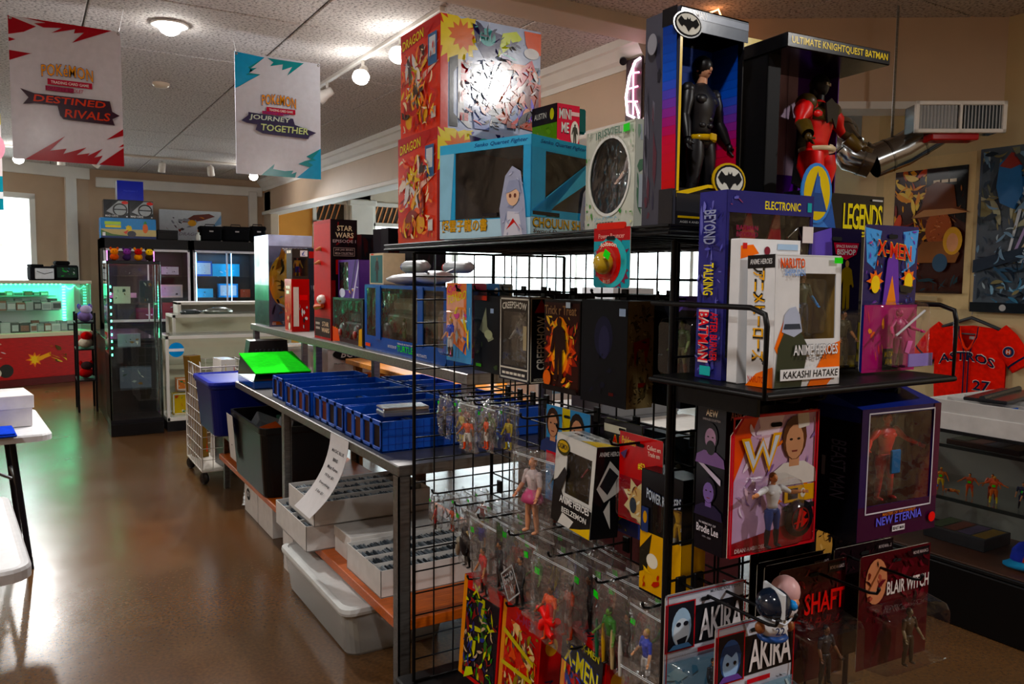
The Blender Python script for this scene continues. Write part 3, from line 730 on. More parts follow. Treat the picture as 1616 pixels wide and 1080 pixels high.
def zip_bag(label, loc, rz, fig, var=0, fh=.13, group='zip bags of loose figures on the rack hooks', stick=True, tilt=0., lean=0., sc=1.):
    f, z, w, h = BAGS[var % 5]
    t = thing('zip_bag', label, 'bag', loc, rz, group, (lean, tilt, rz))
    t.scale = (sc, 1, sc); inst('bag_film', f, t); inst('zip_seal', z, t)
    if fig is not None:
        for k, (fi, dx_) in enumerate(fig if isinstance(fig, list) else [(fig, 0.)]):
            o_ = inst('figure', figmesh(fi, fh), t, (dx_, -.002, -h+.022), random.uniform(-.4, .4)); o_.scale = (1, sc, 1)
    if stick: sticker(t, (random.choice((-1, 1))*w*.28, -.012, -.035-.015*random.random()), .022, rot=(0, random.uniform(-.2, .2), 0))
    return t
# ================================================================ LEFT SIDE: FOLDING TABLES
def folding_table(label, loc, rz):
    t = thing('folding_table', label, 'table', loc, rz, 'white folding tables at left')
    top = C('#dfe0e2'); L, Wd = 1.83, .92
    def ring(ins, z): return [(x, y, z) for x, y in rrect(-L/2+ins, -Wd/2+ins, L/2-ins, Wd/2-ins, .07-ins, 5)]
    m = MB(); lv = [ring(.03, .695), ring(.0, .70), ring(0, .728), ring(.006, .737), ring(.018, .74), ring(.026, .7375)]; k = len(lv[0])
    m.add([p for r_ in lv for p in r_], [(i*k+j, i*k+(j+1) % k, (i+1)*k+(j+1) % k, (i+1)*k+j) for i in range(5) for j in range(k)]+[tuple(range(k-1, -1, -1)), tuple(range(5*k, 6*k))], top)
    m.build('table_top', 'plastic', t)
    MB().prism(rrect(.72, -.06, .80, .06, .02), -.0005, .0005, C('#c9cacc')).build('moulded_mark', 'plastic', t, (0, 0, .7378), rot=(-PI/2, 0, 0))
    blk = C('#15151a')
    for sx in (-1, 1):
        for sy in (-1, 1):
            MB().tube([(sx*.74, sy*.30, .70), (sx*.80, sy*.36, 0.0)], .0145, blk, 10).build('leg', 'blackmetal', t)
        MB().tube([(sx*.765, -.325, .42), (sx*.765, .325, .42)], .011, blk, 8).build('leg_brace', 'blackmetal', t)
        MB().tube([(sx*.75, 0, .42), (sx*.3, 0, .69)], .009, C('#8d9094'), 8).build('folding_strut', 'steel', t)
folding_table('white folding table nearest the viewer at left edge', (-.955, 2.98, 0), R(4.5))
folding_table('white folding table farther back holding a white box', (-.85, 5.14, 0), R(4.5))
t = thing('lidded_box', 'white cardboard box with lid on the farther folding table', 'box', (-.28, 5.13, .7405), R(8))
MB().box(-.27, -.16, 0, .27, .16, .15, C('#d8d5d6'), .003).build('box_body', 'corrug', t)
MB().box(-.278, -.168, .10, .278, .168, .172, C('#e6e4e4'), .003).build('lid', 'corrug', t)
t = thing('folded_cloth', 'bright blue folded cloth on the farther folding table', 'cloth', (-.45, 4.80, .7405), R(4.5))
MB().box(-.42, -.13, 0, .38, .13, .012, C('#143fb4'), .004).build('lower_fold', 'cloth', t)
MB().box(-.41, -.125, .0125, .375, .12, .022, C('#1a48c4'), .004).build('upper_fold', 'cloth', t)

# ================================================================ STEEL TABLES
ST = C('#7d7b79'); WOOD = C('#b8632a')
def channel_leg(m, x, y, z0, z1, sx, sy, s=.05):
    m.box(x, y, z0, x+sx*s, y+sy*.006, z1, ST); m.box(x, y, z0, x+sx*.006, y+sy*s, z1, ST); m.box(x+sx*s, y, z0, x+sx*(s-.004), y+sy*.02, z1, ST)
t = thing('steel_table', 'grey steel work table with rows of blue card bins on top', 'table', (0, 0, 0))
MB().box(1.16, 2.70, .83, 2.0, 5.4, .872, ST, .004).build('table_top', 'steel', t)
for (x, y, sx, sy) in ((1.16, 2.70, 1, 1), (2.0, 2.70, -1, 1), (1.16, 4.29, 1, -1), (2.0, 4.29, -1, -1), (2.0, 5.4, -1, -1)):
    m = MB(); channel_leg(m, x, y, 0, .83, sx, sy); m.build('leg', 'steel', t)
MB().box(1.165, 2.71, .225, 1.995, 4.28, .268, WOOD, .003).build('lower_shelf', 'wood', t)
t = thing('low_bench', 'low steel bench with wooden shelf under the dark totes', 'bench', (0, 0, 0))
MB().box(1.17, 4.34, .225, 1.95, 6.02, .262, WOOD, .003).build('shelf_board', 'wood', t)
MB().box(1.17, 5.60, .41, 1.95, 6.03, .445, ST, .003).build('raised_top', 'steel', t)
for (x, y, sx, sy) in ((1.20, 6.03, 1, -1), (1.95, 6.03, -1, -1), (1.20, 4.34, 1, 1), (1.95, 4.34, -1, 1)):
    m = MB(); channel_leg(m, x, y, 0, .41 if y > 5 else .225, sx, sy, .045); m.build('leg', 'steel', t)
t = thing('overhead_shelf', 'long grey steel overhead shelf loaded with toy boxes', 'shelf', (0, 0, 0))
MB().box(1.47, 2.74, 1.15, 1.9, 6.28, 1.196, C('#8a8784'), .004).build('shelf_board', 'steel', t)
for y in (2.78, 4.70, 6.2):
    for x in (1.49, 1.86):
        MB().box(x-.015, y-.025, .873 if y < 5.4 else 0, x+.025, y+.025, 1.15, C('#77747a'), .002).build('post', 'steel', t)
# blue card bins
BLU, DBL = C('#1f55b4'), C('#17409a')
def card_bin(label, x0, x1, y0, y1, z=.873, h=.125, n=4, rib=False, jit=0):
    t = thing('card_bin', label, 'bin', ((x0+x1)/2, (y0+y1)/2, z), R(jit), 'blue plastic card bins on the steel table')
    a, b = (x1-x0)/2, (y1-y0)/2; q = .006
    m = MB(); m.box(-a, -b, 0, a, b, q, BLU)
    m.box(-a, -b, 0, a, -b+q, h, BLU, .001); m.box(-a, b-q, 0, a, b, h, BLU, .001); m.box(a-q, -b, 0, a, b, h, BLU, .001)
    m.box(-a, -b, 0, -a+q, b, .018, BLU, .001); m.box(-a, -b, h-.018, -a+q, b, h, BLU, .001)
    st = (2*b)/n
    for i in range(n+1):
        y = -b+i*st; m.box(-a, max(-b, y-.016), 0, -a+q, min(b, y+.016), h, BLU, .001)
    m.build('bin_body', 'plastic', t)
    if rib:
        m = MB()
        for i in range(1, 16): m.box(-a+i*2*a/16-.0015, -b-.002, .004, -a+i*2*a/16+.0015, -b+.001, h-.004, DBL)
        for j in range(1, 4): m.box(-a, -b-.002, j*h/4-.0015, a, -b+.001, j*h/4+.0015, DBL)
        m.build('ribbing', 'plastic', t)
    for i in range(1, n//2):
        y = -b+2*i*st; MB().box(-a+q, y-.004, q, a-q, y+.004, h-.004, BLU, .001).build('divider', 'plastic', t)
    for i in range(n):
        rr = random.Random(i+int(y0*100)); m = MB(); y = -b+(i+.5)*st; x = -a+q+.002
        m.box(x, y-st*.36, q, x+.002, y+st*.36, h-.02, C(rr.choice(('#4a2e20', '#3c2a26', '#5a3a2a', '#2e2622', '#6b3a2a'))))
        x += .006
        while x < a-.05:
            d_ = rr.uniform(.012, .04); m.box(x, y-st*.38, q, x+d_*.82, y+st*.38, h*rr.uniform(.62, .8), C(rr.choice(('#24489a', '#1c3a86', '#2a58b4', '#1e3f8e', '#31415e')))); x += d_
        tag(m.build('cards', 'card', t), kind='stuff')
    return t
card_bin('near corner blue card bin with ribbed end and small metal case on it', 1.185, 1.68, 2.93, 3.36, rib=True)
card_bin('blue card bin above the hanging paper sign', 1.19, 1.70, 3.39, 3.82)
card_bin('third blue card bin from the near table corner', 1.18, 1.70, 3.85, 4.28)
card_bin('narrow farthest blue card bin beside the green lid', 1.20, 1.70, 4.40, 4.62, n=2, rib=True)
for k, (y0, y1) in enumerate(((2.96, 3.36), (3.40, 3.80), (3.86, 4.28))):
    card_bin(['blue card bin in the back row behind the near corner', 'middle blue card bin of the back row', 'farthest blue card bin of the back row'][k], 1.725, 1.99, y0, y1)
t = thing('metal_case', 'small flat silver case lying on the nearest blue bin', 'case', (1.335, 3.06, .999), R(-6))
MB().box(-.10, -.055, 0, .10, .055, .022, C('#8c8f92'), .004).build('case_base', 'steel', t)
MB().box(-.10, -.055, .0225, .10, .055, .038, C('#d2d5d8'), .004).build('case_lid', 'chrome', t)
# hanging paper sign, curling outwards
class Curl(Frame):
    def p(s, x, y, k):
        v = 1-y; sh = .07*v
        return Vector((1.157-.115*v*v-k, 3.46+.30*v*v*.4-x*(.235)+sh, .868-.40*v+.03*v*v))
t = thing('paper_sign', 'white paper price sign curling down from the table edge', 'sign')
cf = Curl((0, 0, 0), (1, 0, 0), (0, 0, 1), .235, .4); m = MB(); N = 14; vs = []
for k_ in (0., -.0012):
    for j in range(N+1):
        for i in range(3): vs.append(cf.p(i/2, 1-j/N, k_))
fs = []
for o_ in (0, 3*(N+1)):
    for j in range(N):
        for i in range(2): a = o_+j*3+i; fs.append((a, a+1, a+4, a+3))
m.add(vs, fs, C('#dcdcde'), True); m.build('sheet', 'paper', t)
it = []
for (tx, y0, y1, x0, x1) in (('MAGIC BLUE', .80, .84, .2, .86), ('BINS', .70, .74, .38, .64), ('Most Rares', .60, .64, .24, .8), ('10 for $1', .50, .54, .3, .76), ('Everything', .39, .43, .24, .8), ('5 for $1', .29, .33, .32, .72)):
    it.append(('t', tx, x0, y0, x1, y1, '#26222c', {'bold': .03}))
printed(t, 'lettering', cf, it, 'paper', .0006)

# white card trays
CW = C('#d7d6d4')
def card_tray(label, x0, x1, y0, y1, z, h, rows=4, rz=0, name='card_tray', seed=1, full=.9):
    t = thing(name, label, 'box', ((x0+x1)/2, (y0+y1)/2, z), rz, 'white cardboard trays of trading cards')
    a, b = (x1-x0)/2, (y1-y0)/2; q = .004
    m = MB(); m.box(-a, -b, 0, a, b, q, CW); m.box(-a, -b, 0, a, -b+q, h, CW, .001); m.box(-a, b-q, 0, a, b, h, CW, .001); m.box(-a, -b, 0, -a+q, b, h, CW, .001); m.box(a-q, -b, 0, a, b, h, CW, .001)
    m.build('tray_walls', 'corrug', t)
    st = 2*b/rows
    for i in range(1, rows): MB().box(-a+q, -b+i*st-.003, q, a-q, -b+i*st+.003, h*.96, CW).build('divider', 'corrug', t)
    for i in range(rows):
        rr = random.Random(seed*10+i); m = MB(); x = -a+q+.004
        while x < (a-.02)*full:
            d_ = rr.uniform(.003, .008); y = -b+(i+.5)*st
            m.box(x, y-st*.40, q, x+d_*.8, y+st*.40, h*rr.uniform(.76, .9), C(rr.choice(('#5d666c', '#3a4046', '#79828a', '#2c3034', '#98a0a6', '#4a525a')))); x += d_
        tag(m.build('cards', 'card', t), kind='stuff')
card_tray('white card tray at bottom of the overhanging pair on the wooden shelf', 1.09, 1.73, 3.63, 4.16, .2685, .125, seed=1)
card_tray('white card tray on top of another tray beneath the paper sign', 1.12, 1.72, 3.60, 4.02, .3945, .115, seed=2)
card_tray('white four row card tray at the near end of the wooden shelf', 1.19, 1.83, 2.95, 3.35, .2685, .115, seed=3)
for nm, x0, y0, y1, z, h in (('closed white card box between two trays on the wooden shelf', 1.22, 3.38, 3.60, .2685, .12), ('closed white card box on the floor beyond the clear tote', 1.14, 4.02, 4.2, .0, .215)):
    t = thing('card_box', nm, 'box', (x0, y0, z)); MB().box(0, 0, 0, .5, y1-y0, h, CW, .002).build('box_body', 'corrug', t); MB().box(-.003, -.003, h*.62, .503, y1-y0+.003, h+.003, C('#e0dfdd'), .002).build('lid', 'corrug', t)
# clear lidded tote on the floor
def tote(label, x0, x1, y0, y1, z, h, col, mat, lidcol=None, lidmat=None, ope=False, group=None):
    t = thing('storage_tote', label, 'tote', ((x0+x1)/2, (y0+y1)/2, z), 0, group); a, b = (x1-x0)/2, (y1-y0)/2; c = C(col)
    def rg(s_, zz, r_=.05): return [(x, y, zz) for x, y in rrect(-a*s_, -b*s_ if s_ == 1 else -b+(1-s_)*a, a*s_, b*s_ if s_ == 1 else b-(1-s_)*a, r_, 4)]
    lv = [rg(.86, 0), rg(.88, .01), rg(.97, h*.9), rg(1., h*.92), rg(1., h)]+([rg(.94, h), rg(.84, .012)] if ope else [])
    k = len(lv[0]); n_ = len(lv); m = MB()
    m.add([p for r_ in lv for p in r_], [(i*k+j, i*k+(j+1) % k, (i+1)*k+(j+1) % k, (i+1)*k+j) for i in range(n_-1) for j in range(k)]+[tuple(range(k-1, -1, -1))]+([tuple(range((n_-1)*k, n_*k))] if ope else []), c)
    m.build('tub', mat, t)
    if not ope:
        lv = [rg(1.02, h-.012), rg(1.03, h), rg(1.02, h+.016), rg(.93, h+.02), rg(.91, h+.012)]; m = MB()
        m.add([p for r_ in lv for p in r_], [(i*k+j, i*k+(j+1) % k, (i+1)*k+(j+1) % k, (i+1)*k+j) for i in range(4) for j in range(k)]+[tuple(range(4*k, 5*k))], C(lidcol or col)); m.build('lid', lidmat or mat, t)
    return t
t = tote('frosted clear lidded tote on the floor under the steel table', 1.06, 1.55, 3.02, 3.96, .0, .20, '#cfd3d0', 'tub', '#d2d5d4', 'plastic')
m = MB()
for k in range(5): m.box(-.15, -.36+k*.15, .02, .16, -.25+k*.15, .13+.01*(k % 2), C(('#b9b09a', '#d0cabb', '#8c8474', '#c4bda9', '#a8a08c')[k]), .003)
m.build('contents', 'card', t)
t = tote('open black tote of packaged toys with a taped white note', 1.13, 1.62, 4.62, 5.46, .263, .42, '#08080a', 'plastic', ope=True)
MB().box(-.0005, -.085, 0, .0005, .085, .30, C('#d4d4d2')).build('taped_note', 'paper', t, (-.247, .30, .10), rot=(0, R(-4), 0))
printed(t, 'lettering', Frame((-.254, .37, .13), (0, -1, 0), (.075, 0, .99), .15, .26), [('t', 'FINE PRINT', .25, .72, .75, .8, '#3a3438'), ('t', 'FINE PRINT', .3, .5, .7, .56, '#3a3438'), ('t', 'FINE PRINT', .38, .25, .6, .33, '#3a3438')], 'paper', .002)
for k, (x, y, z, c) in enumerate(((-.1, .1, .30, '#6b6f72'), (.02, -.12, .31, '#8a8f92'), (.1, .22, .29, '#3a5a4a'), (-.12, -.25, .3, '#9a4a2a'))):
    m = MB(); m.box(-.09, -.06, 0, .09, .06, .10, C(c), .006); m.build('packaged_toy', 'gloss', t, (x, y, z), rot=(R(20-12*k), R(25-10*k), R(30*k)))
t = thing('card_box', 'closed white box propping the blue tote on the low bench', 'box', (1.22, 5.62, .446)); MB().box(0, 0, 0, .4, .36, .03, CW, .002).build('box_body', 'corrug', t); MB().box(-.002, -.002, .02, .402, .362, .034, CW, .002).build('lid', 'corrug', t)
tote('royal blue lidded storage tote beside the white wire cart', 1.02, 1.56, 5.50, 6.12, .482, .355, '#101c66', 'plastic', '#16258a', 'plastic')
for k, (y0, y1, lb) in enumerate(((5.06, 5.40, 'white storage box with black oval logo on the floor below the black tote'), (4.70, 5.04, 'plain white storage box on the floor below the black tote'))):
    t = thing('storage_box', lb, 'box', (1.47, (y0+y1)/2, 0), -PI/2); d_ = y1-y0
    MB().box(-d_/2, -.26, 0, d_/2, .26, .215, CW, .002).build('box_body', 'corrug', t)
    if not k: printed(t, 'printed_logo', face('F', d_, .52, .215), [('e', .3, .6, .15, .18, '#17171a'), ('t', 'BCW', .2, .52, .4, .68, '#e4e4e4', {'bold': .03, 'shear': .2})], 'corrug')
# green-lidded box stack, black basket, clear tubs, logo box behind
t = thing('hinged_case', 'clear blue edged case with a bright green slanted lid', 'case', (1.36, 5.14, .873))
MB().box(-.19, -.20, 0, .19, .22, .05, C('#1c4a8c'), .006).build('case_base', 'shiny', t)
m = MB(); m.add([(-.19, -.2, .05), (.19, -.2, .05), (.19, .22, .05), (-.19, .22, .05), (-.17, -.17, .092), (.17, -.17, .092), (.17, .24, .175), (-.17, .24, .175)], [(0, 1, 5, 4), (1, 2, 6, 5), (2, 3, 7, 6), (3, 0, 4, 7), (0, 3, 2, 1), (4, 5, 6, 7)], C('#10231c')); m.build('dark_insert', 'shiny', t)
m = MB(); m.add([(-.18, -.21, .093), (.165, -.21, .093), (.175, .25, .178), (-.175, .25, .178), (-.18, -.21, .099), (.165, -.21, .099), (.175, .25, .184), (-.175, .25, .184)], [(3, 2, 1, 0), (4, 5, 6, 7), (0, 1, 5, 4), (1, 2, 6, 5), (2, 3, 7, 6), (3, 0, 4, 7)], C('#1fb02c')); m.build('lid', 'cloth', t)
t = thing('plastic_basket', 'black plastic basket tipped up behind the green lid', 'basket', (1.44, 5.76, .858), 0, None, (0, 0, 0))
m = MB(); m.add([(-.16, -.1, 0), (.16, -.1, 0), (.14, .1, 0), (-.14, .1, 0), (-.11, -.06, .25), (.15, -.06, .25), (.15, .1, .25), (-.1, .1, .25)], [(0, 3, 2, 1), (4, 5, 6, 7), (0, 1, 5, 4), (1, 2, 6, 5), (2, 3, 7, 6), (3, 0, 4, 7)], C('#0c0c0e')); m.build('basket_body', 'plastic', t)
for k in range(7): MB().box(-.08+k*.03, -.105+.0, .05, -.07+k*.03, -.075, .19, C('#26262a')).build('slot', 'plastic', t, (0, .01, 0))
t = tote('clear tub with blue clips behind the green lid', 1.70, 2.05, 6.42, 6.8, .79, .22, '#d8dde0', 'tub', '#e2e6e8', 'tub')
for sx in (-1, 1): MB().box(sx*.18-.012, -.03, .17, sx*.18+.012, .03, .23, C('#2a6fc0'), .003).build('clip', 'plastic', t)
t = thing('storage_box', 'white storage box with large black oval logo behind the blue bins', 'box', (2.40, 6.60, .75), R(0))
MB().box(-.28, -.2, 0, .28, .2, .27, CW, .002).build('box_body', 'corrug', t); MB().box(-.284, -.204, .2, .284, .204, .285, C('#e4e3e1'), .002).build('lid', 'corrug', t)
printed(t, 'printed_logo', face('F', .57, .412, .285), [('e', .38, .58, .30, .2, '#141416'), ('t', 'BCW', .2, .48, .56, .68, '#e8e8e8', {'bold': .03, 'shear': .25}), ('t', 'PROTECT  STORE  DISPLAY', .1, .28, .66, .33, '#2a2a2c')], 'corrug', .0015)
t = thing('back_bench', 'wooden back bench holding tubs and white boxes', 'bench', (0, 0, 0))
MB().box(1.62, 6.36, .70, 2.8, 7.0, .75, WOOD, .004).build('bench_top', 'wood', t)
for x in (1.66, 2.72):
    for y in (6.4, 6.92): MB().box(x, y, 0, x+.05, y+.05, .70, C('#8a5a34'), .003).build('leg', 'wood', t)
# tub and logo box sit on the bench
for o in COL.objects:
    if o.get('label', '').startswith('clear tub with'): o.location.z = .751
    if o.get('label', '').startswith('white storage box with large'): o.location.z = .751
# white wire cart
t = thing('wire_cart', 'white wire dump bin cart on black casters', 'cart', (1.27, 6.49, 0)); WW = C('#d6d2cc'); a, b, z0, z1 = .19, .32, .10, .885
rim = MB()
for z in (z0, z1): rim.tube([(-a, -b, z), (a, -b, z), (a, b, z), (-a, b, z), (-a, -b, z)], .005, WW, 6)
for x, y in ((-a, -b), (a, -b), (a, b), (-a, b)): rim.tube([(x, y, z0), (x, y, z1)], .005, WW, 6)
rim.build('frame', 'plastic', t)
wv = MB().tube([(0, 0, z0), (0, 0, z1)], .0026, WW, 5).mesh('wire', 'plastic'); wx = MB().tube([(-a, 0, 0), (a, 0, 0)], .0026, WW, 5).mesh('wire', 'plastic'); wy = MB().tube([(0, -b, 0), (0, b, 0)], .0026, WW, 5).mesh('wire', 'plastic')
for k in range(1, 5):
    for y in (-b, b): inst('wire', wv, t, (-a+k*2*a/5, y, 0))
for k in range(1, 9):
    for x in (-a, a): inst('wire', wv, t, (x, -b+k*2*b/9, 0))
for k in range(1, 9):
    z = z0+k*(z1-z0)/9
    for y in (-b, b): inst('wire', wx, t, (0, y, z))
    for x in (-a, a): inst('wire', wy, t, (x, 0, z))
MB().box(-a, -b, z0, a, b, z0+.006, C('#cfcac2')).build('floor_panel', 'plastic', t)
for x, y in ((-a+.02, -b+.03), (a-.02, -b+.03), (-a+.02, b-.03), (a-.02, b-.03)):
    c_ = MB().lathe([(0, -.014), (.04, -.014), (.046, -.006), (.046, .006), (.04, .014), (0, .014)], C('#141414'), 16, (0, 0, .046), True, Matrix.Rotation(PI/2, 3, 'Y')).box(-.02, -.01, .046, .02, .01, .10, C('#2a2a2a'), .003).build('caster', 'plastic', t, (x, y, 0), R(25))
for nm, lb, loc, dm, rot, c, s_ in (('boxed_game', 'dark boxed game standing inside the white wire cart', (1.31, 6.33, .107), (.16, .22, .62), (0, 0, .1), '#2a262e', 1), ('boxed_toy', 'white topped box leaning out of the white wire cart', (1.30, 6.60, .107), (.12, .16, .80), (R(2), R(2), .2), '#d8d6d2', 2), ('boxed_toy', 'gold and black box leaning at the far corner of the wire cart', (1.16, 6.70, .107), (.09, .13, .82), (R(-2), R(-3), .2), '#6b5228', 3)):
    t = thing(nm, lb, 'box', loc, 0, None, rot); w_, d_, h_ = dm
    MB().box(-w_/2, -d_/2, 0, w_/2, d_/2, h_, C(c), .003).build('carton', 'gloss', t)
    printed(t, 'printed_front', face('F', w_, d_, h_), [('r', .02, .01, .98, .99, c), ('s', .05, .05, .95, .95, 10, ['#c9b23a', '#3a3a40', '#b83a2a', '#d8d8d8'], s_)], 'gloss')

# ================================================================ TOY BOXES ON THE OVERHEAD SHELF
ZS = 1.1965
GX = 1.5
def art_face(pal, seed, n=16): return [('s', .03, .03, .97, .97, n, pal, seed)]
carton('toy_box', 'large silver foil toy box with gold moon at the far end of the overhead shelf', 'box', (GX+.16, 6.04, ZS), 0, (.32, .41, .665), '#8c92a6', {
    'F': [('r', 0, 0, 1, 1, '#6a6a80'), ('r', 0, .88, 1, 1, '#b8c0e0'), ('e', .42, .5, .42, .30, '#d8a858'), ('e', .5, .47, .33, .24, '#e0b870'), ('t', 'PRIMAL', .3, .80, .8, .86, '#c8c4c8', {'bold': .05, 'line': '#3a3448'}), ('p', [(.15, .62), (.3, .86), (.38, .8), (.32, .66)], '#8a5a2a'), ('p', [(.72, .62), (.9, .84), (.95, .7)], '#8a5a2a'), ('w', .08, .25, .8, .75, 26, ['#8a6a2a', '#b8863a', '#3a3020', '#e8c890'], 203), ('s', .05, .02, .95, .3, 16, ['#20202e', '#34405a', '#b8602a', '#2a2432'], 3), ('w', .05, .02, .95, .34, 20, ['#14141e', '#6a7a9a', '#8a4a24', '#c8d0dc'], 204), ('t', '00', .06, .02, .14, .05, '#e8e8e8'), ('t', 'T', .28, .03, .34, .06, '#f0f0f0')],
    'L': [('r', 0, .45, 1, .95, '#c2cdcb'), ('r', 0, .28, 1, .45, '#2f9470'), ('r', 0, .0, 1, .28, '#4a4a54'), ('s', .1, .02, .9, .26, 8, ['#2a2a34', '#6b6b74', '#8a6a5a'], 9)]}, mat='foil')
carton('toy_box', 'small red toy box with white lettering before the foil box', 'box', (GX+.065, 5.36, ZS), 0, (.12, .16, .35), '#b02a22', {
    'L': [('t', 'BATTLE', .2, .82, .8, .87, '#f0d8c8'), ('t', 'TITLE', .25, .72, .75, .78, '#f0e8d8', {'bold': .04}), ('s', .1, .1, .9, .6, 10, ['#7a1c1c', '#d85a3a', '#5a2a2a', '#e8c8a8'], 5), ('e', .7, .1, .14, .07, '#d8d0c0')],
    'F': [('r', .1, .1, .4, .85, '#e0dcd4'), ('r', .45, .6, .9, .7, '#e03030'), ('s', .42, .05, .95, .55, 10, ['#e8e8e8', '#2a2a2e', '#a8a8b0'], 6)]}, mat='gloss')
carton('toy_box', 'small windowed figure box standing on the red toy box', 'box', (GX+.07, 5.36, ZS+.351), 0, (.11, .13, .20), '#3a342e', {'F': [('r', .5, .75, .95, .95, '#e8e8ec'), ('t', '£', .6, .78, .8, .92, '#2a4aa0')], 'L': [('t', 'HERO', .1, .86, .9, .95, '#d8d0c0')]}, win=(.08, .1, .92, .7), inner='#6b4a2a', figs=[{'h': .14, 'pal': PALS[0]}])
carton('toy_box', 'narrow figure pack with red and white badge beside the foil box', 'box', (GX+.20, 5.42, ZS), 0, (.12, .10, .56), '#2a3444', {'F': [('r', .1, .88, .9, .96, '#d8d8dc'), ('r', .1, .88, .4, .96, '#c02a2a'), ('s', .05, .05, .95, .55, 12, ['#8aa8c8', '#e8e8e8', '#1c2430', '#5a6a84'], 8)]}, mat='gloss')
def jar_extra(t, w, d, h):
    m = MB()
    for z, y in ((.52, .04), (.44, .06), (.22, -.02)): m.tube([(-.01, y, z), (-w/2-.01, y-.02, z+.015), (-w/2-.035, y-.03, z+.005)], [.016, .012, .007], C('#d2a878'), 8)
    m.ell((-w/2-.01, -.02, .235), (.03, .045, .03), C('#e8e4dc'), 10, 6); m.tube([(-w/2-.02, -.06, .20), (-w/2-.02, .05, .19)], [.012, .02], C('#b85a24'), 8)
    m.build('figure_limbs', 'plastic', t)
carton('toy_box', 'tall red and black figure box with cut open side on the overhead shelf', 'box', (GX+.08, 4.62, ZS), 0, (.16, .31, .70), '#a01818', {
    'F': [('r', 0, 0, 1, 1, '#1c0c10'), ('s', .05, .78, .95, .98, 8, ['#7a1418', '#3a0c10', '#a02020'], 4), ('t', 'STAR\nWARS', .18, .85, .86, .95, '#f0e0b8', {'bold': .04}), ('t', 'EPISODE I', .08, .81, .94, .835, '#c8b8b0'), ('f', .1, .70, .9, .77, .02, '#b8a898'), ('t', 'JAR JAR BINKS', .16, .74, .84, .76, '#d8c8b8'), ('t', 'MEGA COLLECTIBLE', .16, .712, .84, .732, '#d8c8b8'), ('r', .18, .55, .82, .67, '#c02020'), ('e', .5, .60, .2, .03, '#e8e8e8'), ('e', .5, .59, .1, .02, '#2a2a2a'), ('r', 0, .0, .16, .5, '#8a1818')],
    'L': [('r', .03, .2, .97, .97, '#b01c1a'), ('r', .03, .02, .97, .18, '#2c1014'), ('t', 'STAR\nWARS', .45, .06, .9, .15, '#e8c8a8'), ('r', .1, .08, .35, .1, '#a89890'), ('r', .1, .12, .35, .14, '#a89890')]}, extra=jar_extra)
def wheel_extra(t, w, d, h):
    m = MB(); m.box(-w*.3, -.05, .05, w*.3, .05, .12, C('#3a3a40'), .01); m.box(-w*.12, -.045, .12, w*.22, .045, .18, C('#26262c'), .01)
    for sx in (-1, 1): m.lathe([(0, -.02), (.045, -.02), (.055, -.01), (.055, .01), (.045, .02), (0, .02)], C('#141416'), 16, (sx*w*.24, -.06, .06), True, Matrix.Rotation(PI/2, 3, 'X')); m.lathe([(0, -.022), (.022, -.022), (.02, -.03), (0, -.03)], C('#8a2a22'), 12, (sx*w*.24, -.06, .06), True, Matrix.Rotation(-PI/2, 3, 'X'))
    m.build('toy_truck', 'plastic', t)
carton('toy_box', 'windowed box with a big wheeled toy truck beside the red and black box', 'box', (GX+.09, 4.208, ZS), -PI/2, (.485, .17, .255), '#2a2a30', {'F': [('b', .1, .22, .09, .5, 9, '#e8d020'), ('p', [(0, .0), (.25, .04), (.2, .3), (0, .35)], '#d85a1e'), ('p', [(.86, .02), (.97, .02), (.97, .4), (.88, .36)], '#d8a81e')], 'T': [('r', .1, .1, .9, .9, '#8fb8a8')]}, win=(.06, .12, .94, .95), inner='#3a3038', extra=wheel_extra, mat='gloss')
carton('toy_box', 'purple striped clear figure box on the toy truck box', 'box', (GX+.1, 4.27, ZS+.256), -PI/2, (.33, .13, .21), '#5a3a8a', {'F': [('p', [(.55, .0), (.62, .0), (.9, 1), (.83, 1)], '#3a2464'), ('p', [(.7, .0), (.77, .0), (1, .8), (1, 1)], '#c8c0e0'), ('e', .2, .12, .15, .12, '#d0d4e8'), ('s', .5, .02, .98, .35, 8, ['#d8a030', '#4a2a7a', '#e0e0f0'], 12)]}, win=(.04, .2, .5, .94), inner='#2e2a3a', figs=[{'h': .15, 'pal': PALS[2], 'p': (-.08, 0, .01)}])
carton('toy_box', 'cream edged box showing a dark clad figure on a teal card', 'box', (GX+.12, 3.915, ZS+.336), -PI/2, (.19, .12, .16), '#d6c8a8', {'F': [('r', .06, .04, .94, .93, '#2f6a66'), ('m', .55, .08, .88, '#2a1a16', '#8a5a3c'), ('r', .1, .94, .3, .99, '#d84a1e')], 'L': [('s', .05, .05, .95, .95, 12, ['#c8c8c8', '#8a8a8a', '#e8e8e8', '#5a5a5a'], 7)]})
def van_extra(t, w, d, h):
    m = MB(); m.box(-w*.32, -.05, .08, w*.30, .06, .2, C('#5a6048'), .02); m.box(-w*.2, -.065, .2, w*.2, .055, .27, C('#6b6a50'), .02)
    for x in (-w*.22, w*.2): m.lathe([(0, -.02), (.055, -.02), (.06, 0), (.055, .02), (0, .02)], C('#1c1c1e'), 16, (x, -.075, .09), True, Matrix.Rotation(PI/2, 3, 'X'))
    for k in range(4): humanoid(m, .13, ('#4a6a34', '#3a5a2a', '#4a4a30', '#4a6a34', '#4a3a24', '#4a6a34'), (-.35+k*.16, -.07, .05), hairy=False)
    m.build('toy_van', 'plastic', t)
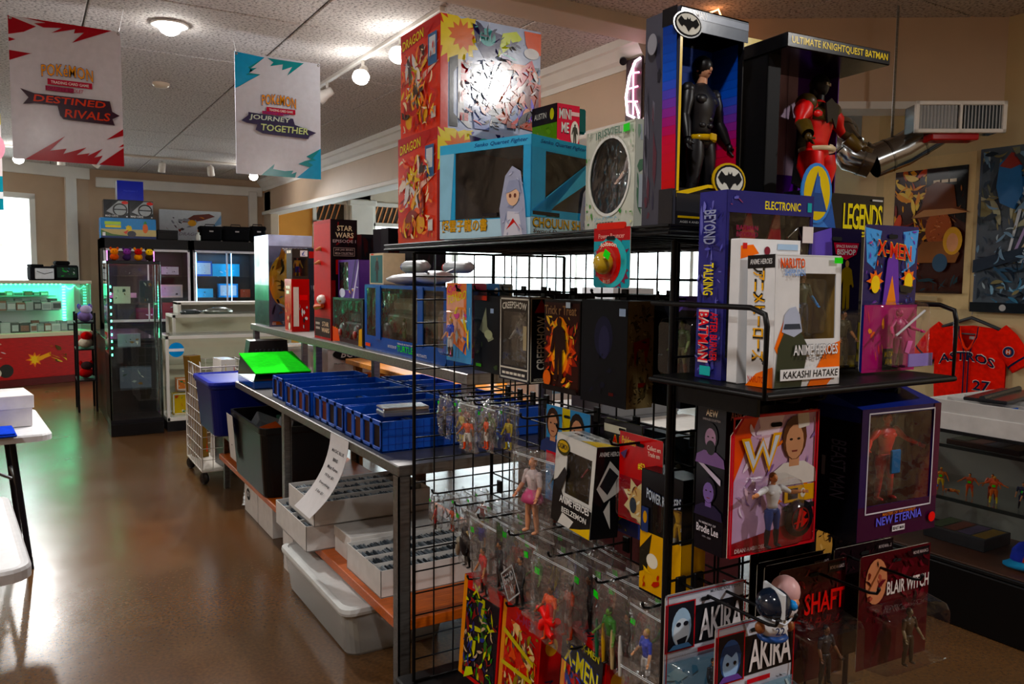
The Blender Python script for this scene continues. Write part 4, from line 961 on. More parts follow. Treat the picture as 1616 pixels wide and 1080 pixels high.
carton('toy_box', 'wide blue windowed box with green lettering on the overhead shelf', 'box', (GX+.11, 3.48, ZS), -PI/2, (.95, .2, .335), '#1f58a8', {'F': [('t', 'TEENAGE MUTANT NINJA', .45, .155, .66, .185, '#e8f0e8'), ('t', 'MUTATION OF', .33, .09, .44, .13, '#e8f0f8'), ('t', 'TURTLES', .45, .06, .67, .15, '#3ce02a', {'bold': .05}), ('t', 'MUTANTS', .69, .05, .8, .09, '#e8f0f8'), ('r', .02, .05, .09, .10, '#e05a1e')]}, win=(.03, .22, .97, .95), inner='#2e2a26', extra=lambda t, w, d, h: (van_extra(t, w, d, h), [ (lambda b_: (dome(b_, x_-.2, .09, x_+.2, .31, .0, .085, C(W_), .03, .85), b_.build('inner_blister', 'clear', t)))(MB()) for x_ in (-.24, .24)]), mat='gloss')
for k, x in enumerate((-.28, .22)):
    o = MB().box(x-.03, -.106, .06, x+.03, -.099, .33, C('#1f58a8'), .002).build('window_bar', 'gloss', [q for q in COL.objects if q.get('label', '').startswith('wide blue windowed box')][0])
# toy starship lying on the blue box
t = thing('toy_starship', 'grey toy starship with saucer hull lying on the blue windowed box', 'toy', (GX+.09, 3.34, ZS+.337), R(-8)); G1, G2 = C('#b8bcc0'), C('#8d9296')
MB().lathe([(0, 0), (.09, .004), (.135, .02), (.14, .03), (.11, .045), (.05, .055), (0, .058)], G1, 28, (.0, .24, .0)).build('saucer', 'plastic', t)
MB().lathe([(0, .058), (.03, .066), (.025, .075), (0, .078)], C('#4a7fd0'), 16, (.0, .24, .0)).build('dome', 'shiny', t)
MB().rings([(0, .04, .02, 0, 0), (.1, .05, .03, 0, 0), (.3, .05, .03, 0, 0), (.42, .03, .02, 0, 0)], G1, 14).build('hull', 'plastic', t, (0, .16, .04), rot=(PI/2, 0, 0))
for sx in (-1, 1):
    o = MB().rings([(0, .018, .018, 0, 0), (.03, .027, .027, 0, 0), (.3, .027, .027, 0, 0), (.36, .012, .012, 0, 0)], G2, 12).build('nacelle', 'plastic', t, (sx*.1, .06, .085), rot=(PI/2, 0, 0))
    MB().ell((0, 0, 0), (.022, .022, .022), C('#c02020' if sx > 0 else '#3050c0'), 10, 6).build('nacelle_cap', 'shiny', o)
    MB().tube([(0, -.1, .04), (sx*.1, -.12, .085)], .012, G2, 6, flat=.4).build('pylon', 'plastic', t)
for k, (x, y, w_, d_, h_, c, lb) in enumerate(((1.785, 4.56, .2, .2, .62, '#1a1a20', 'dark boxed toy behind the red and black box'), (1.79, 4.18, .2, .22, .64, '#15141a', 'tall black boxed toy behind the purple striped box'), (1.805, 3.88, .16, .24, .70, '#121218', 'tallest black boxed toy behind the starship'))):
    carton('toy_box', lb, 'box', (x, y, ZS), 0, (w_, d_, h_), c, {'F': art_face(['#1c1626', '#2a1a1e', '#0e0e14', '#3a1a1a', '#241c3c'], 30+k), 'L': art_face(['#1c1620', '#2a221c', '#101014', '#34222a'], 40+k, 20)})
# ================================================================ FAR LEFT: ANGLED GAME COUNTER
t = thing('game_counter', 'angled counter with green lit glass case and red painted front', 'counter', (.806, 13.11, 0), R(21)); L = 2.6
GW = C('#d6dcd6')
m = MB(); m.box(-L, 0, 0, 0, .55, .10, C('#5a1210'), .004); m.box(-L, 0, .10, 0, .55, .67, C('#b01a16'), .004); m.build('red_base', 'wood', t)
MB().box(-L-.005, -.012, .67, .005, .56, .73, C('#d8cbb0'), .004).build('ledge', 'paint', t)
MB().box(-L-.01, -.015, 1.405, .012, .57, 1.45, C('#c9c2ae'), .004).build('counter_top', 'paint', t)
MB().box(-L, .53, .73, 0, .55, 1.405, GW).build('case_back', 'paint', t)
MB().poly([(-L, 0, .73), (0, 0, .73), (0, 0, 1.405), (-L, 0, 1.405)], GW).build('front_glass', 'glass', t)
MB().poly([(0, 0, .73), (0, .55, .73), (0, .55, 1.405), (0, 0, 1.405)], GW).build('end_glass', 'glass', t)
for x in (-.0, -1.32, -2.6): MB().box(x-.006, -.006, .73, x+.006, .006, 1.405, C('#9aa39e'), .001).build('glass_joint', 'steel', t)
for z, d0 in ((1.02, .2), (1.22, .30)): MB().box(-L+.02, d0, z, -.35, .52, z+.012, C('#7f8f88'), .002).build('shelf', 'glass' if 0 else 'plastic', t)
ORD = ('first', 'second', 'third', 'fourth', 'fifth', 'sixth', 'seventh', 'eighth', 'ninth', 'tenth', 'eleventh', 'twelfth', 'thirteenth', 'fourteenth', 'fifteenth', 'sixteenth', 'seventeenth', 'eighteenth', 'nineteenth', 'twentieth')
rr = random.Random(5); PG = ('#8f9a96', '#6b7672', '#b4bcb8', '#4a5450', '#8d6a5a', '#a8b0aa', '#3a4440', '#c9cfc9')
for z, y, x1, hm, grow in ((.732, .10, -.25, .13, 'front floor row'), (.732, .26, -.2, .16, 'rear floor row'), (1.033, .25, -.42, .13, 'front middle shelf row'), (1.033, .36, -.40, .15, 'rear middle shelf row'), (1.233, .36, -.5, .06, 'top shelf row')):
    x = -1.95; gi = -1
    while x < x1:
        gi += 1; w_ = rr.uniform(.09, .14); h_ = hm*rr.uniform(.75, 1.1)
        o = tag(MB().box(0, 0, 0, w_*.93, .05, h_, C(rr.choice(PG)), .002).box(w_*.1, -.001, h_*.15, w_*.85, 0, h_*.75, C(rr.choice(PG))).build('game_case', 'gloss', None, None), 'boxed game, '+ORD[gi]+' from left, '+grow+' of green lit counter', 'game', 'boxed games inside the green lit counter')
        q = Matrix.Rotation(R(21), 3, 'Z') @ Vector((x, y, 0)); o.location = (.806+q.x, 13.11+q.y, z); o.rotation_euler = (0, 0, R(21)); x += w_
led = MB()
for k in range(14): led.box(-.17, .515, .80+k*.042, -.13, .529, .815+k*.042, C(W_))
led.build('led_strip', 'led_green', t)
led = MB()
for k in range(8): led.box(-.14+k*.018, .50, 1.365-.05*math.sin(PI*k/7), -.13+k*.018, .515, 1.378-.05*math.sin(PI*k/7), C(W_))
for k in range(40): led.box(-L+.06+k*.06, .515, 1.385, -L+.08+k*.06, .529, 1.398, C(W_))
led.build('led_string', 'led_green', t)
lamp('led_glow', 'AREA', (-1.2, .36, 1.39), 11., (.04, 1, .42), t, shape='RECTANGLE', size=2.2, size_y=.06)
# plain painted motifs on the red front: a dark wheeled cart and a burst of flame
fr = Frame((-L, 0, .10), (1, 0, 0), (0, 0, 1), L, .57)
printed(t, 'painted_cart', fr, [('e', .44, .22, .035, .16, '#2a2a24'), ('e', .56, .22, .035, .16, '#2a2a24'), ('e', .50, .18, .038, .13, '#d8d2c4'), ('e', .50, .15, .025, .07, '#8a8478'), ('r', .475, .32, .525, .52, '#b8b0a0'), ('s', .45, .5, .56, .9, 12, ['#4a3a6b', '#c9b8a0', '#8a2018', '#2a3f7a', '#d8d8d8'], 21)], 'paint', .002)
printed(t, 'painted_flame', fr, [('b', .70, .45, .045, .5, 8, '#e88a1e'), ('b', .70, .45, .028, .6, 8, '#f5d040'), ('p', [(.71, .40), (.71, .50), (.78, .62), (.78, .52)], '#f0b030'), ('s', .77, .35, .86, .85, 14, ['#d8b43a', '#8a7a2a', '#e8c860', '#b05a1e', '#5a4a1c'], 22)], 'paint', .002)
def on_counter(name, label, cat, x, y, rz=0.):
    q = Matrix.Rotation(R(21), 3, 'Z') @ Vector((x, y, 0)); return thing(name, label, cat, (.806+q.x, 13.11+q.y, 1.451), R(21)+rz)
t = on_counter('shoulder_bag', 'white fronted game bag with black trim on the counter', 'bag', -.55, .25)
MB().box(-.17, -.07, 0, .15, .07, .20, C('#1c1c20'), .02).build('bag_body', 'cloth', t); MB().box(-.12, -.085, .02, .13, -.07, .17, C('#d0d2d6'), .02).build('front_panel', 'gloss', t); MB().box(-.17, -.08, .19, .0, .06, .225, C('#101012'), .01).build('flap', 'cloth', t)
MB().tube([(-.1, -.088, .13), (0, -.09, .09), (.11, -.088, .12)], .004, C('#3a3a3e'), 5).build('seam', 'cloth', t)
t = on_counter('shoulder_bag', 'black game bag with green picture panel on the counter', 'bag', -.22, .30)
MB().box(-.17, -.07, 0, .17, .07, .22, C('#121214'), .02).build('bag_body', 'cloth', t); MB().box(-.14, -.085, .04, .14, -.07, .19, C('#2a3a34'), .01).build('front_panel', 'gloss', t)
printed(t, 'printed_panel', Frame((-.13, -.086, .05), (1, 0, 0), (0, 0, 1), .26, .13), [('s', 0, 0, 1, 1, 14, ['#3aa04a', '#3a6ab0', '#d8e0e0', '#2a6a3a'], 4)], 'gloss', .001); MB().box(-.14, -.06, .22, .06, .06, .28, C('#0e0e10'), .02).build('rolled_top', 'cloth', t)
t = on_counter('card_machine', 'dark device at the left end of the counter top', 'device', -1.42, .22)
MB().box(-.12, -.08, 0, .12, .1, .1, C('#1a1a1c'), .01).build('housing', 'plastic', t); MB().box(-.1, -.06, .1, .1, .06, .16, C('#26262a'), .02).build('hood', 'plastic', t)

# ================================================================ BACK WALL CABINETS
def cabinet(label, x0, x1, ledm, glow, seed):
    t = thing('display_cabinet', label, 'cabinet', ((x0+x1)/2, 13.4, 0)); a = (x1-x0)/2; BKc = C('#121216'); WF = C('#d9d6dc')
    m = MB(); m.box(-a, 0, 0, -a+.03, .9, 2.09, BKc); m.box(a-.03, 0, 0, a, .9, 2.09, BKc); m.box(-a, .57, 0, a, .9, 2.09, BKc); m.box(-a, 0, 1.94, a, .9, 2.09, BKc); m.box(-a, 0, 0, a, .9, .8, BKc, .004); m.build('carcass', 'plastic', t)
    d = MB()
    for (p, q, r_, s_) in ((-a+.01, .82, a-.01, .86), (-a+.01, 1.90, a-.01, 1.935), (-a+.01, .82, -a+.045, 1.935), (a-.045, .82, a-.01, 1.935), (-.012, .82, .012, 1.935)): d.box(p, -.02, q, r_, .0, s_, WF, .003)
    dr = d.build('door_frame', 'plastic', t); MB().poly([(-a+.04, -.008, .85), (a-.04, -.008, .85), (a-.04, -.008, 1.92), (-a+.04, -.008, 1.92)], GW).build('pane', 'glass', dr)
    for z in (1.18, 1.52): MB().box(-a+.03, .04, z, a-.03, .56, z+.01, C('#8a8f94')).build('shelf', 'glass', t)
    for x in (-a+.06, a*.15): MB().box(x-.0035, .03, .9, x+.0035, .04, 1.9, C(W_)).build('led_strip', ledm, t)
    lamp('cabinet_glow', 'AREA', (0, .2, 1.90), glow[0], glow[1], t, shape='RECTANGLE', size=a*1.7, size_y=.1)
cabinet('black glass door cabinet lit purple inside at back left', 1.0, 2.23, 'led_purple', (1.6, (.75, .1, .8)), 1)
cabinet('black glass door cabinet lit blue inside at back right', 2.26, 3.30, 'led_blue', (9, (.2, .55, 1)), 2)
for k, (x, z, w_, h_, c, lb) in enumerate(((1.25, 1.19, .42, .07, '#d8b8c8', 'thin white boxed console on the purple lit shelf'), (1.95, 1.19, .36, .20, '#e0dcd4', 'cream console box on the purple lit middle shelf'), (1.6, .81, .3, .22, '#6a1c3a', 'dark red box on the purple lit lower shelf'), (1.98, .81, .3, .3, '#8a1c34', 'crimson stack of cases on the purple lit lower shelf'), (1.95, 1.531, .3, .16, '#3a1838', 'plum box on the purple lit top shelf'), (1.4, 1.531, .34, .12, '#2a2434', 'dark flat box on the purple lit top shelf'),
        (2.46, 1.19, .26, .14, '#58b8d8', 'light blue box on the blue lit middle shelf'), (2.83, 1.19, .3, .22, '#3a9ad0', 'blue boxed handheld on the blue lit middle shelf'), (3.1, 1.19, .16, .13, '#a8483a', 'red and teal box on the blue lit middle shelf'), (2.80, 1.531, .42, .20, '#4ab4d8', 'bright cyan box on the blue lit top shelf'), (2.45, 1.531, .26, .24, '#2a6ab8', 'deep blue box on the blue lit top shelf'), (2.45, .81, .26, .24, '#3a8ac8', 'blue console box on the blue lit lower shelf'), (2.75, .81, .26, .20, '#5a4a4a', 'grey console box on the blue lit lower shelf'), (3.02, .81, .24, .24, '#a02a2a', 'red cases on the blue lit lower shelf'))):
    carton('boxed_console', lb, 'box', (x, 13.62, z+.0005), 0, (w_, .14, h_), c, {'F': [('r', .08, .12, .92, .88, '#cfd4da' if k % 3 == 1 else c), ('s', .2, .2, .8, .8, 5, ['#2a2a34', '#e0e0e8', c], k)]}, mat='gloss')
carton('console_box', 'royal blue console box on top of the steering wheel boxes', 'box', (1.40, 13.55, 2.667), 0, (.36, .28, .285), '#2030b8', {'F': [('t', 'PlayStation 2', .24, .42, .78, .52, '#4a58d0', {'shear': .2})], 'L': [('r', 0, 0, 1, 1, '#c8d0e0')]}, mat='gloss')
for k, x in enumerate((1.20, 1.545)):
    carton('wheel_box', ('left black racing wheel box with white lettering', 'right black racing wheel box with white lettering')[k], 'box', (x, 13.55, 2.392), 0, (.335, .26, .27), '#26282c', {'F': [('p', [(.1, .35), (.6, .95), (.98, .95), (.98, .3), (.6, .1)], '#a8acb0'), ('o', .66, .45, .30, .36, .82, '#15161a'), ('r', .38, .44, .94, .50, '#15161a'), ('p', [(.05, .6), (.3, .9), (.36, .7), (.16, .45)], '#1a1b1f'), ('e', .86, .86, .14, .09, '#d03a2a'), ('t', 'MAD CATZ', .06, .06, .58, .16, '#f0f0f0', {'bold': .05}), ('r', .9, .06, .96, .12, '#e0e0e0')]}, mat='gloss', group='racing wheel boxes on the back cabinets')
carton('game_box', 'wide blue beach scene game box under the wheel boxes', 'box', (1.365, 13.56, 2.091), 0, (.76, .3, .30), '#3a8ac8', {'F': [('r', 0, 0, 1, .45, '#c8b888'), ('r', 0, 0, 1, .12, '#2a3a6a'), ('p', [(0, .4), (.2, .2), (.5, .12), (0, .1)], '#5a7a4a'), ('r', .07, .66, .36, .82, '#b8d860'), ('r', .08, .52, .36, .64, '#e8d84a'), ('b', .5, .5, .07, .7, 7, '#e8cc3a'), ('p', [(.4, .3), (.5, .45), (.45, .2)], '#d05a4a'), ('e', .8, .52, .05, .24, '#d8703a'), ('p', [(.76, .74), (.8, .9), (.84, .74)], '#3a8a3a'), ('e', .55, .22, .08, .16, '#4a4a52'), ('r', .03, .1, .08, .28, '#e8e8e8')]}, mat='gloss')
carton('picture_panel', 'wide white art panel with red machine picture leaning at back wall', 'picture', (2.38, 14.2, 2.092), 0, (.97, .03, .52), '#c4c6ca', {'F': [('p', [(.35, .62), (.55, .86), (.8, .92), (.9, .84), (.7, .7), (.5, .62)], '#6b3a34'), ('s', .3, .3, .85, .8, 14, ['#7a2a24', '#3a3438', '#b8a890', '#8a8a90', '#c87a3a'], 31), ('e', .52, .6, .07, .1, '#d8a04a'), ('s', .1, .3, .3, .85, 8, ['#8a8a94', '#5a5058', '#c8c8d0', '#7a3a3a'], 32), ('p', [(.85, .5), (1, .6), (1, .9)], '#7a98b8'), ('t', 'DRAGON', .3, .2, .7, .3, '#8a8088', {'shear': .3})]}, mat='gloss')
for k, (x, w_, h_, lb) in enumerate(((2.575, .34, .24, 'small black shoulder bag on the back cabinet'), (2.975, .42, .25, 'large black carry bag with handle on the back cabinet'), (3.325, .23, .27, 'black bag with folded top at the right cabinet end'))):
    t = thing('carry_bag', lb, 'bag', (x, 13.62, 2.091))
    MB().box(-w_/2, -.1, 0, w_/2, .1, h_*.9, C('#0c0c0f'), .03).build('bag_body', 'cloth', t); MB().box(-w_/2-.008, -.11, h_*.72, w_/2+.008, .1, h_, C('#101014'), .02).build('flap', 'cloth', t)
    MB().tube([(-.08, 0, h_-.01), (-.07, 0, h_+.03), (.07, 0, h_+.03), (.08, 0, h_-.01)], .008, C('#1c1c20'), 6).build('handle', 'plastic', t)
    MB().box(-.03, -.115, h_*.62, .03, -.108, h_*.7, C('#b8b0b0')).build('tag_label', 'plastic', t)
t = thing('black_case', 'low black case beside the beach scene box', 'case', (1.92, 13.6, 2.091)); MB().box(-.15, -.12, 0, .15, .12, .13, C('#0d0d10'), .008).build('case_base', 'plastic', t); MB().box(-.153, -.123, .10, .153, .123, .15, C('#131317'), .008).build('lid', 'plastic', t)
t = thing('spray_bottle', 'small white bottle between bags on the cabinet top', 'bottle', (2.37, 13.5, 2.091)); MB().lathe([(0, 0), (.034, .0), (.036, .01), (.036, .08), (.018, .10), (.018, .11)], C('#d8d8d4'), 14).build('bottle_body', 'plastic', t); MB().lathe([(.02, .105), (.02, .13), (0, .132)], C('#c8c8c4'), 12).build('cap', 'plastic', t)

# ================================================================ GLASS TOWER, BLACK COUNTER, WHITE CASES
t = thing('black_counter', 'low black counter running behind the glass tower', 'counter', (0, 0, 0))
MB().box(.69, 8.95, .0, 1.12, 10.55, .88, C('#0d0d0f'), .006).build('counter_body', 'plastic', t); MB().box(.67, 8.93, .88, 1.14, 10.57, .905, C('#2a2e30'), .004).build('counter_top', 'shiny', t)
t = thing('glass_tower', 'tall glass display tower on a black base', 'cabinet', (.89, 8.62, 0)); a, b = .235, .2; BKc = C('#0c0c0e')
MB().box(-a, -b, 0, a, b, .12, BKc, .004).build('base', 'plastic', t); MB().box(-a, -b, .12, a, b-.0, .16, C('#15151a'), .004).build('plinth', 'plastic', t)
MB().box(-a, -b, 1.66, a, b, 1.69, BKc, .004).build('top_board', 'plastic', t)
MB().box(-a, b-.012, .16, a, b, .86, BKc).build('back_panel', 'plastic', t); MB().box(-a, -b, .16, -a+.012, b, .80, BKc).build('side_panel', 'plastic', t)
for x in (-a+.01, a-.01):
    for y in (-b+.01, b-.01): MB().box(x-.01, y-.01, .16, x+.01, y+.01, 1.66, C('#6f7c7a'), .002).build('corner_post', 'chrome', t)
for z in (.44, .85, 1.27): MB().box(-a+.02, -b+.02, z, a-.02, b-.02, z+.009, C('#8fb0a8')).build('shelf', 'glass', t)
for (p, q) in (((-a, -b), (a, -b)), ((a, -b), (a, b)), ((-a, b), (-a, -b))):
    MB().poly([(p[0], p[1], .16), (q[0], q[1], .16), (q[0], q[1], 1.66), (p[0], p[1], 1.66)], GW).build('pane', 'glass', t)
lm_ = MB()
for k in range(11): lm_.box(-a+.026, -b+.02, .78+k*.065, -a+.036, -b+.026, .80+k*.065, C(W_))
lm_.build('led_strip', 'led_green', t)
for k, (x, y, z, w_, h_, c, lb, cat) in enumerate(((.80, 8.62, 1.2795, .15, .16, '#b9bdae', 'pale handwritten card case on the upper tower shelf', 'case'), (1.02, 8.62, 1.2795, .12, .22, '#3a4448', 'dark stack of game cases on the upper tower shelf', 'game'), (.85, 8.6, .8595, .2, .12, '#7a848c', 'grey figure box on the middle tower shelf', 'box'), (.9, 8.6, .4495, .28, .2, '#55606a', 'clear edged diorama box on the lower tower shelf', 'box'))):
    carton('boxed_collectible', lb, cat, (x, y, z), R(-6), (w_, .12, h_), c, {'F': [('s', .08, .08, .92, .92, 9, ['#c8ccc0', '#3a4a44', c, '#6b5a3a', '#8a9a94'], 60+k)]}, mat='gloss')
for k, (x, c, c2, lb) in enumerate(((.74, '#c0561e', '#e08a30', 'orange plush toy on the glass tower top'), (.85, '#3a2450', '#7a3a8a', 'purple plush toy on the glass tower top'), (.95, '#d8902a', '#b02a2a', 'yellow and red plush toy on the glass tower top'), (1.05, '#2a1c10', '#e8c030', 'dark plush toy with yellow face on the glass tower top'))):
    t = thing('plush_toy', lb, 'plush', (x, 8.58, 1.691), 0, 'plush toys along the glass tower top')
    MB().ell((0, 0, .035), (.04, .035, .035), C(c), 12, 8).build('body', 'cloth', t); MB().ell((0, -.008, .085), (.036, .034, .034), C(c2), 12, 8).build('head', 'cloth', t)
    [MB().ell((sx*.03, 0, .115), (.012, .01, .016), C(c), 8, 5).build('ear', 'cloth', t) for sx in (-1, 1)]
    [MB().ell((sx*.012, -.038, .09), .005, C(K), 6, 4).build('eye', 'shiny', t) for sx in (-1, 1)]
t = thing('wire_rack', 'black metal rack of plush toys left of the black counter', 'rack', (.56, 10.3, 0))
for x in (-.09, .09):
    for y in (-.22, .22): MB().box(x-.012, y-.012, 0, x+.012, y+.012, 1.12, C('#101012'), .002).build('post', 'blackmetal', t)
for z in (.35, .7, 1.0): MB().box(-.1, -.23, z, .1, .23, z+.015, C('#141416'), .002).build('rack_shelf', 'blackmetal', t)
for k, (y, z, c, c2, lb) in enumerate(((10.15, 1.016, '#7a6a9a', '#b8b0d0', 'lilac plush toy on the black rack'), (10.32, 1.016, '#2a5ac0', '#58c0c0', 'blue and teal plush toy on the black rack'), (10.2, .716, '#c8c0b0', '#c02a2a', 'cream plush toy with red cap on the black rack'), (10.3, .366, '#a02020', '#3a2a2a', 'red plush toy on the lowest black rack shelf'))):
    t = thing('plush_toy', lb, 'plush', (.56, y, z)); MB().ell((0, 0, .06), (.075, .07, .06), C(c), 12, 8).build('body', 'cloth', t); MB().ell((.01, -.02, .14), (.06, .055, .05), C(c2), 12, 8).build('head', 'cloth', t); [MB().ell((x_, 0, .17), (.018, .014, .03), C(c), 8, 5).build('ear', 'cloth', t) for x_ in (-.05, .06)]
def white_case(label, x0, x1, y0, y1, h, sticker_=False):
    t = thing('glass_showcase', label, 'showcase', ((x0+x1)/2, y0, 0)); a = (x1-x0)/2; d = y1-y0; WF = C('#d8d6d0')
    MB().box(-a, 0, 0, a, d, .10, C('#141416')).build('kick_base', 'plastic', t); MB().box(-a, d-.02, .1, a, d, h, C('#d2ccb8')).build('back_panel', 'paint', t)
    MB().box(-a, 0, .10, a, d, .14, WF, .004).build('floor_board', 'paint', t)
    f = MB()
    for x in (-a, a-.03): f.box(x, 0, .1, x+.03, .03, h, WF, .003); f.box(x, d-.03, .1, x+.03, d, h, WF, .003)
    f.box(-a, 0, h-.035, a, .03, h, WF, .003); f.box(-a, d-.03, h-.035, a, d, h, WF, .003); f.box(-a, 0, h-.035, -a+.03, d, h, WF, .003); f.box(a-.03, 0, h-.035, a, d, h, WF, .003); f.build('frame', 'paint', t)
    MB().poly([(-a+.03, .012, .14), (a-.03, .012, .14), (a-.03, .012, h-.035), (-a+.03, .012, h-.035)], GW).build('front_glass', 'glass', t)
    MB().poly([(-a+.03, .0, h), (a-.03, .0, h), (a-.03, d, h), (-a+.03, d, h)], GW).build('top_glass', 'glass', t)
    for z in (.38, .66): MB().box(-a+.03, .06, z, a-.03, d-.03, z+.01, C('#7a8480')).build('shelf', 'glass', t)
    if sticker_: printed(t, 'round_sticker', Frame((-a+.02, .010, h-.22), (1, 0, 0), (0, 0, 1), .16, .16), [('e', .5, .5, .46, .46, '#3a94d8'), ('r', .05, .4, .95, .58, '#e8eef4')], 'gloss', .002)
    return t
white_case('white framed glass showcase with round blue sticker beside the tower', 1.16, 2.55, 8.46, 9.0, .955, True)
white_case('white framed glass showcase farther back with grey items on top', 1.42, 2.9, 9.75, 10.3, 1.10)
for k, (x, z, c) in enumerate(((1.32, .141, '#c8a83a'), (1.50, .141, '#5a8a4a'), (1.36, .3905, '#c87a4a'))):
    carton('board_game', ('yellow game box low in the white showcase', 'green game box low in the white showcase', 'orange game box on the shelf of the white showcase')[k], 'box', (x, 8.66, z), 0, (.17, .12, (.22, .2, .12)[k]), c, {'F': [('f', .02, .02, .98, .98, .06, '#e6e2d8'), ('s', .1, .1, .9, .9, 9, ['#d8c04a', '#b84a2a', '#3a7a4a', '#e8e0c8'], 70+k)]}, mat='gloss')
t = thing('white_shelf_unit', 'low white shelf unit with dark opening behind the showcases', 'shelf', (2.35, 10.9, 0)); WF = C('#dddad6')
m = MB(); m.box(-.7, 0, 0, -.66, .4, 1.2, WF); m.box(.66, 0, 0, .7, .4, 1.2, WF); m.box(-.7, .37, 0, .7, .4, 1.2, WF); m.build('sides', 'paint', t)
for z in (.86, 1.17): MB().box(-.7, 0, z, .7, .4, z+.035, WF, .004).build('shelf_board', 'paint', t)
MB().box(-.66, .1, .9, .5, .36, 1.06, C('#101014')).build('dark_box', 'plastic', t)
t = thing('remote_controller', 'grey controller lying on the rear white showcase', 'controller', (1.62, 9.9, 1.1015), R(20)); MB().rings([(0, .10, .035, 0, 0), (.03, .11, .045, 0, 0), (.05, .09, .03, 0, 0)], C('#4a5254'), 14).build('controller_body', 'plastic', t); [MB().ell((sx*.09, -.03, .02), (.03, .05, .02), C('#3a4042'), 8, 6).build('grip', 'plastic', t) for sx in (-1, 1)]
t = thing('foil_pouch', 'silver grey wrapped pouch lying on the rear white showcase', 'pouch', (1.95, 9.95, 1.1015)); MB().rings([(0, .16, .08, 0, 0), (.03, .18, .1, 0, 0), (.06, .12, .07, .01, 0), (.075, .04, .02, .02, 0)], C('#9aa09c'), 12).build('pouch_body', 'foil', t); MB().box(-.2, -.02, .02, -.17, .02, .03, C('#7a807c')).build('pull_tab', 'plastic', t)
# ================================================================ GRIDWALL RACK
BK = C('#0a0a0c')
XL, XR, XM, YN, YF, ZB, ZT = 1.11, 1.72, 1.415, 1.20, 2.45, .17, 1.655
rack = thing('gridwall_rack', 'black wire gridwall rack hung with carded and bagged toys', 'rack')
def grid_panel(ax, fix, a0, a1, posts=True):
    """one welded wire panel; ax 'x' runs along x at y=fix, ax 'y' runs along y at x=fix"""
    P = (lambda u, z: (u, fix, z)) if ax == 'x' else (lambda u, z: (fix, u, z))
    f = MB()
    for u in (a0, a1): f.tube([P(u, ZB), P(u, ZT)], .0065, BK, 8)
    for z in (ZB, ZT): f.tube([P(a0, z), P(a1, z)], .0045, BK, 6)
    o = f.build('panel_frame', 'blackmetal', rack)
    L_ = a1-a0; nv = round(L_/.0762); hz = round((ZT-ZB)/.0762)
    mv = MB().tube([(0, 0, ZB), (0, 0, ZT)], .0028, BK, 5).mesh('wire', 'blackmetal')
    mh = MB().tube([P(a0, 0) if ax == 'x' else P(a0, 0), P(a1, 0)], .0028, BK, 5).mesh('wire', 'blackmetal')
    for i in range(1, nv):
        u = a0+i*L_/nv; p = P(u, 0); inst('wire', mv, o, (p[0], p[1], 0))
    for j in range(1, hz): inst('wire', mh, o, (0, 0, ZB+j*(ZT-ZB)/hz))
grid_panel('x', YN, XL, XR); grid_panel('x', YF, XL, XR); grid_panel('y', XM, YN, YF)
MB().tube([(XL+.02, YN+.012, ZB), (XL+.02, YN+.012, ZT)], .0065, BK, 8).build('corner_post', 'blackmetal', rack)
MB().box(1.07, 1.13, .105, 1.76, 2.52, .165, BK, .006).build('base_deck', 'plastic', rack)
for x in (1.13, 1.70):
    for y in (1.2, 2.45):
        MB().lathe([(0, -.014), (.04, -.014), (.046, -.006), (.046, .006), (.04, .014), (0, .014)], BK, 14, (0, 0, .046), True, Matrix.Rotation(PI/2, 3, 'Y')).box(-.02, -.012, .05, .02, .012, .106, BK, .003).build('caster', 'plastic', rack, (x, y, 0), R(30))
ts = thing('top_shelf', 'flat black shelf laid across the top of the wire rack', 'shelf')
MB().box(1.05, 1.15, 1.672, 1.78, 2.56, 1.677, BK, .001).build('board', 'blackmetal', ts)
f = MB()
for z in (1.6665, 1.6805): f.tube([(1.05, 1.15, z), (1.78, 1.15, z), (1.78, 2.56, z), (1.05, 2.56, z), (1.05, 1.15, z)], .0035, BK, 6)
f.build('rim_wire', 'blackmetal', ts)
mw = MB().tube([(1.05, 0, 0), (1.78, 0, 0)], .0025, BK, 5).mesh('wire', 'blackmetal')
for k in range(18): inst('wire', mw, ts, (0, 1.19+k*.078, 1.6672))
# peg hooks: along -x from the middle panel, along -y from the near wing
hk = {}
hcount = {}
NTH = ('first', 'second', 'third', 'fourth', 'fifth', 'sixth', 'seventh')
def hook(x, y, z, ln, d, row):
    hcount[row] = hcount.get(row, -1)+1
    if ln not in hk:
        hk[ln] = MB().tube([(0, 0, 0), (-ln+.02, 0, 0), (-ln+.004, 0, .004), (-ln, 0, .012)], .0032, BK, 6).ell((-ln, 0, .014), .0045, BK, 6, 4).box(-.003, -.013, -.03, .006, .013, .014, BK, .002).mesh('peg_hook', 'blackmetal')
    o = inst('peg_hook', hk[ln], None, (x, y, z), 0 if d == 'x' else PI/2)
    return tag(o, 'black wire peg hook, '+NTH[hcount[row]]+(' from far end, ' if d == 'x' else ' from left, ')+row+' of the wire rack', 'hook', 'peg hooks: '+row)
R1, R2, R3, R4 = 'top side row', 'second side row', 'third side row', 'bottom side row'
row3 = (2.385, 2.22, 2.065, 1.885, 1.685, 1.48, 1.31)
for y in row3: hook(XM-.006, y, .845, .262, 'x', R3)
for y in (2.335, 2.255, 2.175, 2.095, 1.83, 1.655, 1.435): hook(XM-.006, y, 1.19, .262, 'x', R2)
for y in (2.24, 2.12, 1.955, 1.715, 1.535, 1.30): hook(XM-.006, y, 1.535, .25, 'x', R1)
for y in (2.17, 1.93, 1.62): hook(XM-.006, y, .615, .24, 'x', R4)
FW_U, FW_L = 'upper front row', 'lower front row'
for x in (1.20, 1.27, 1.49): hook(x, YN-.006, 1.355, .24, 'y', FW_U)
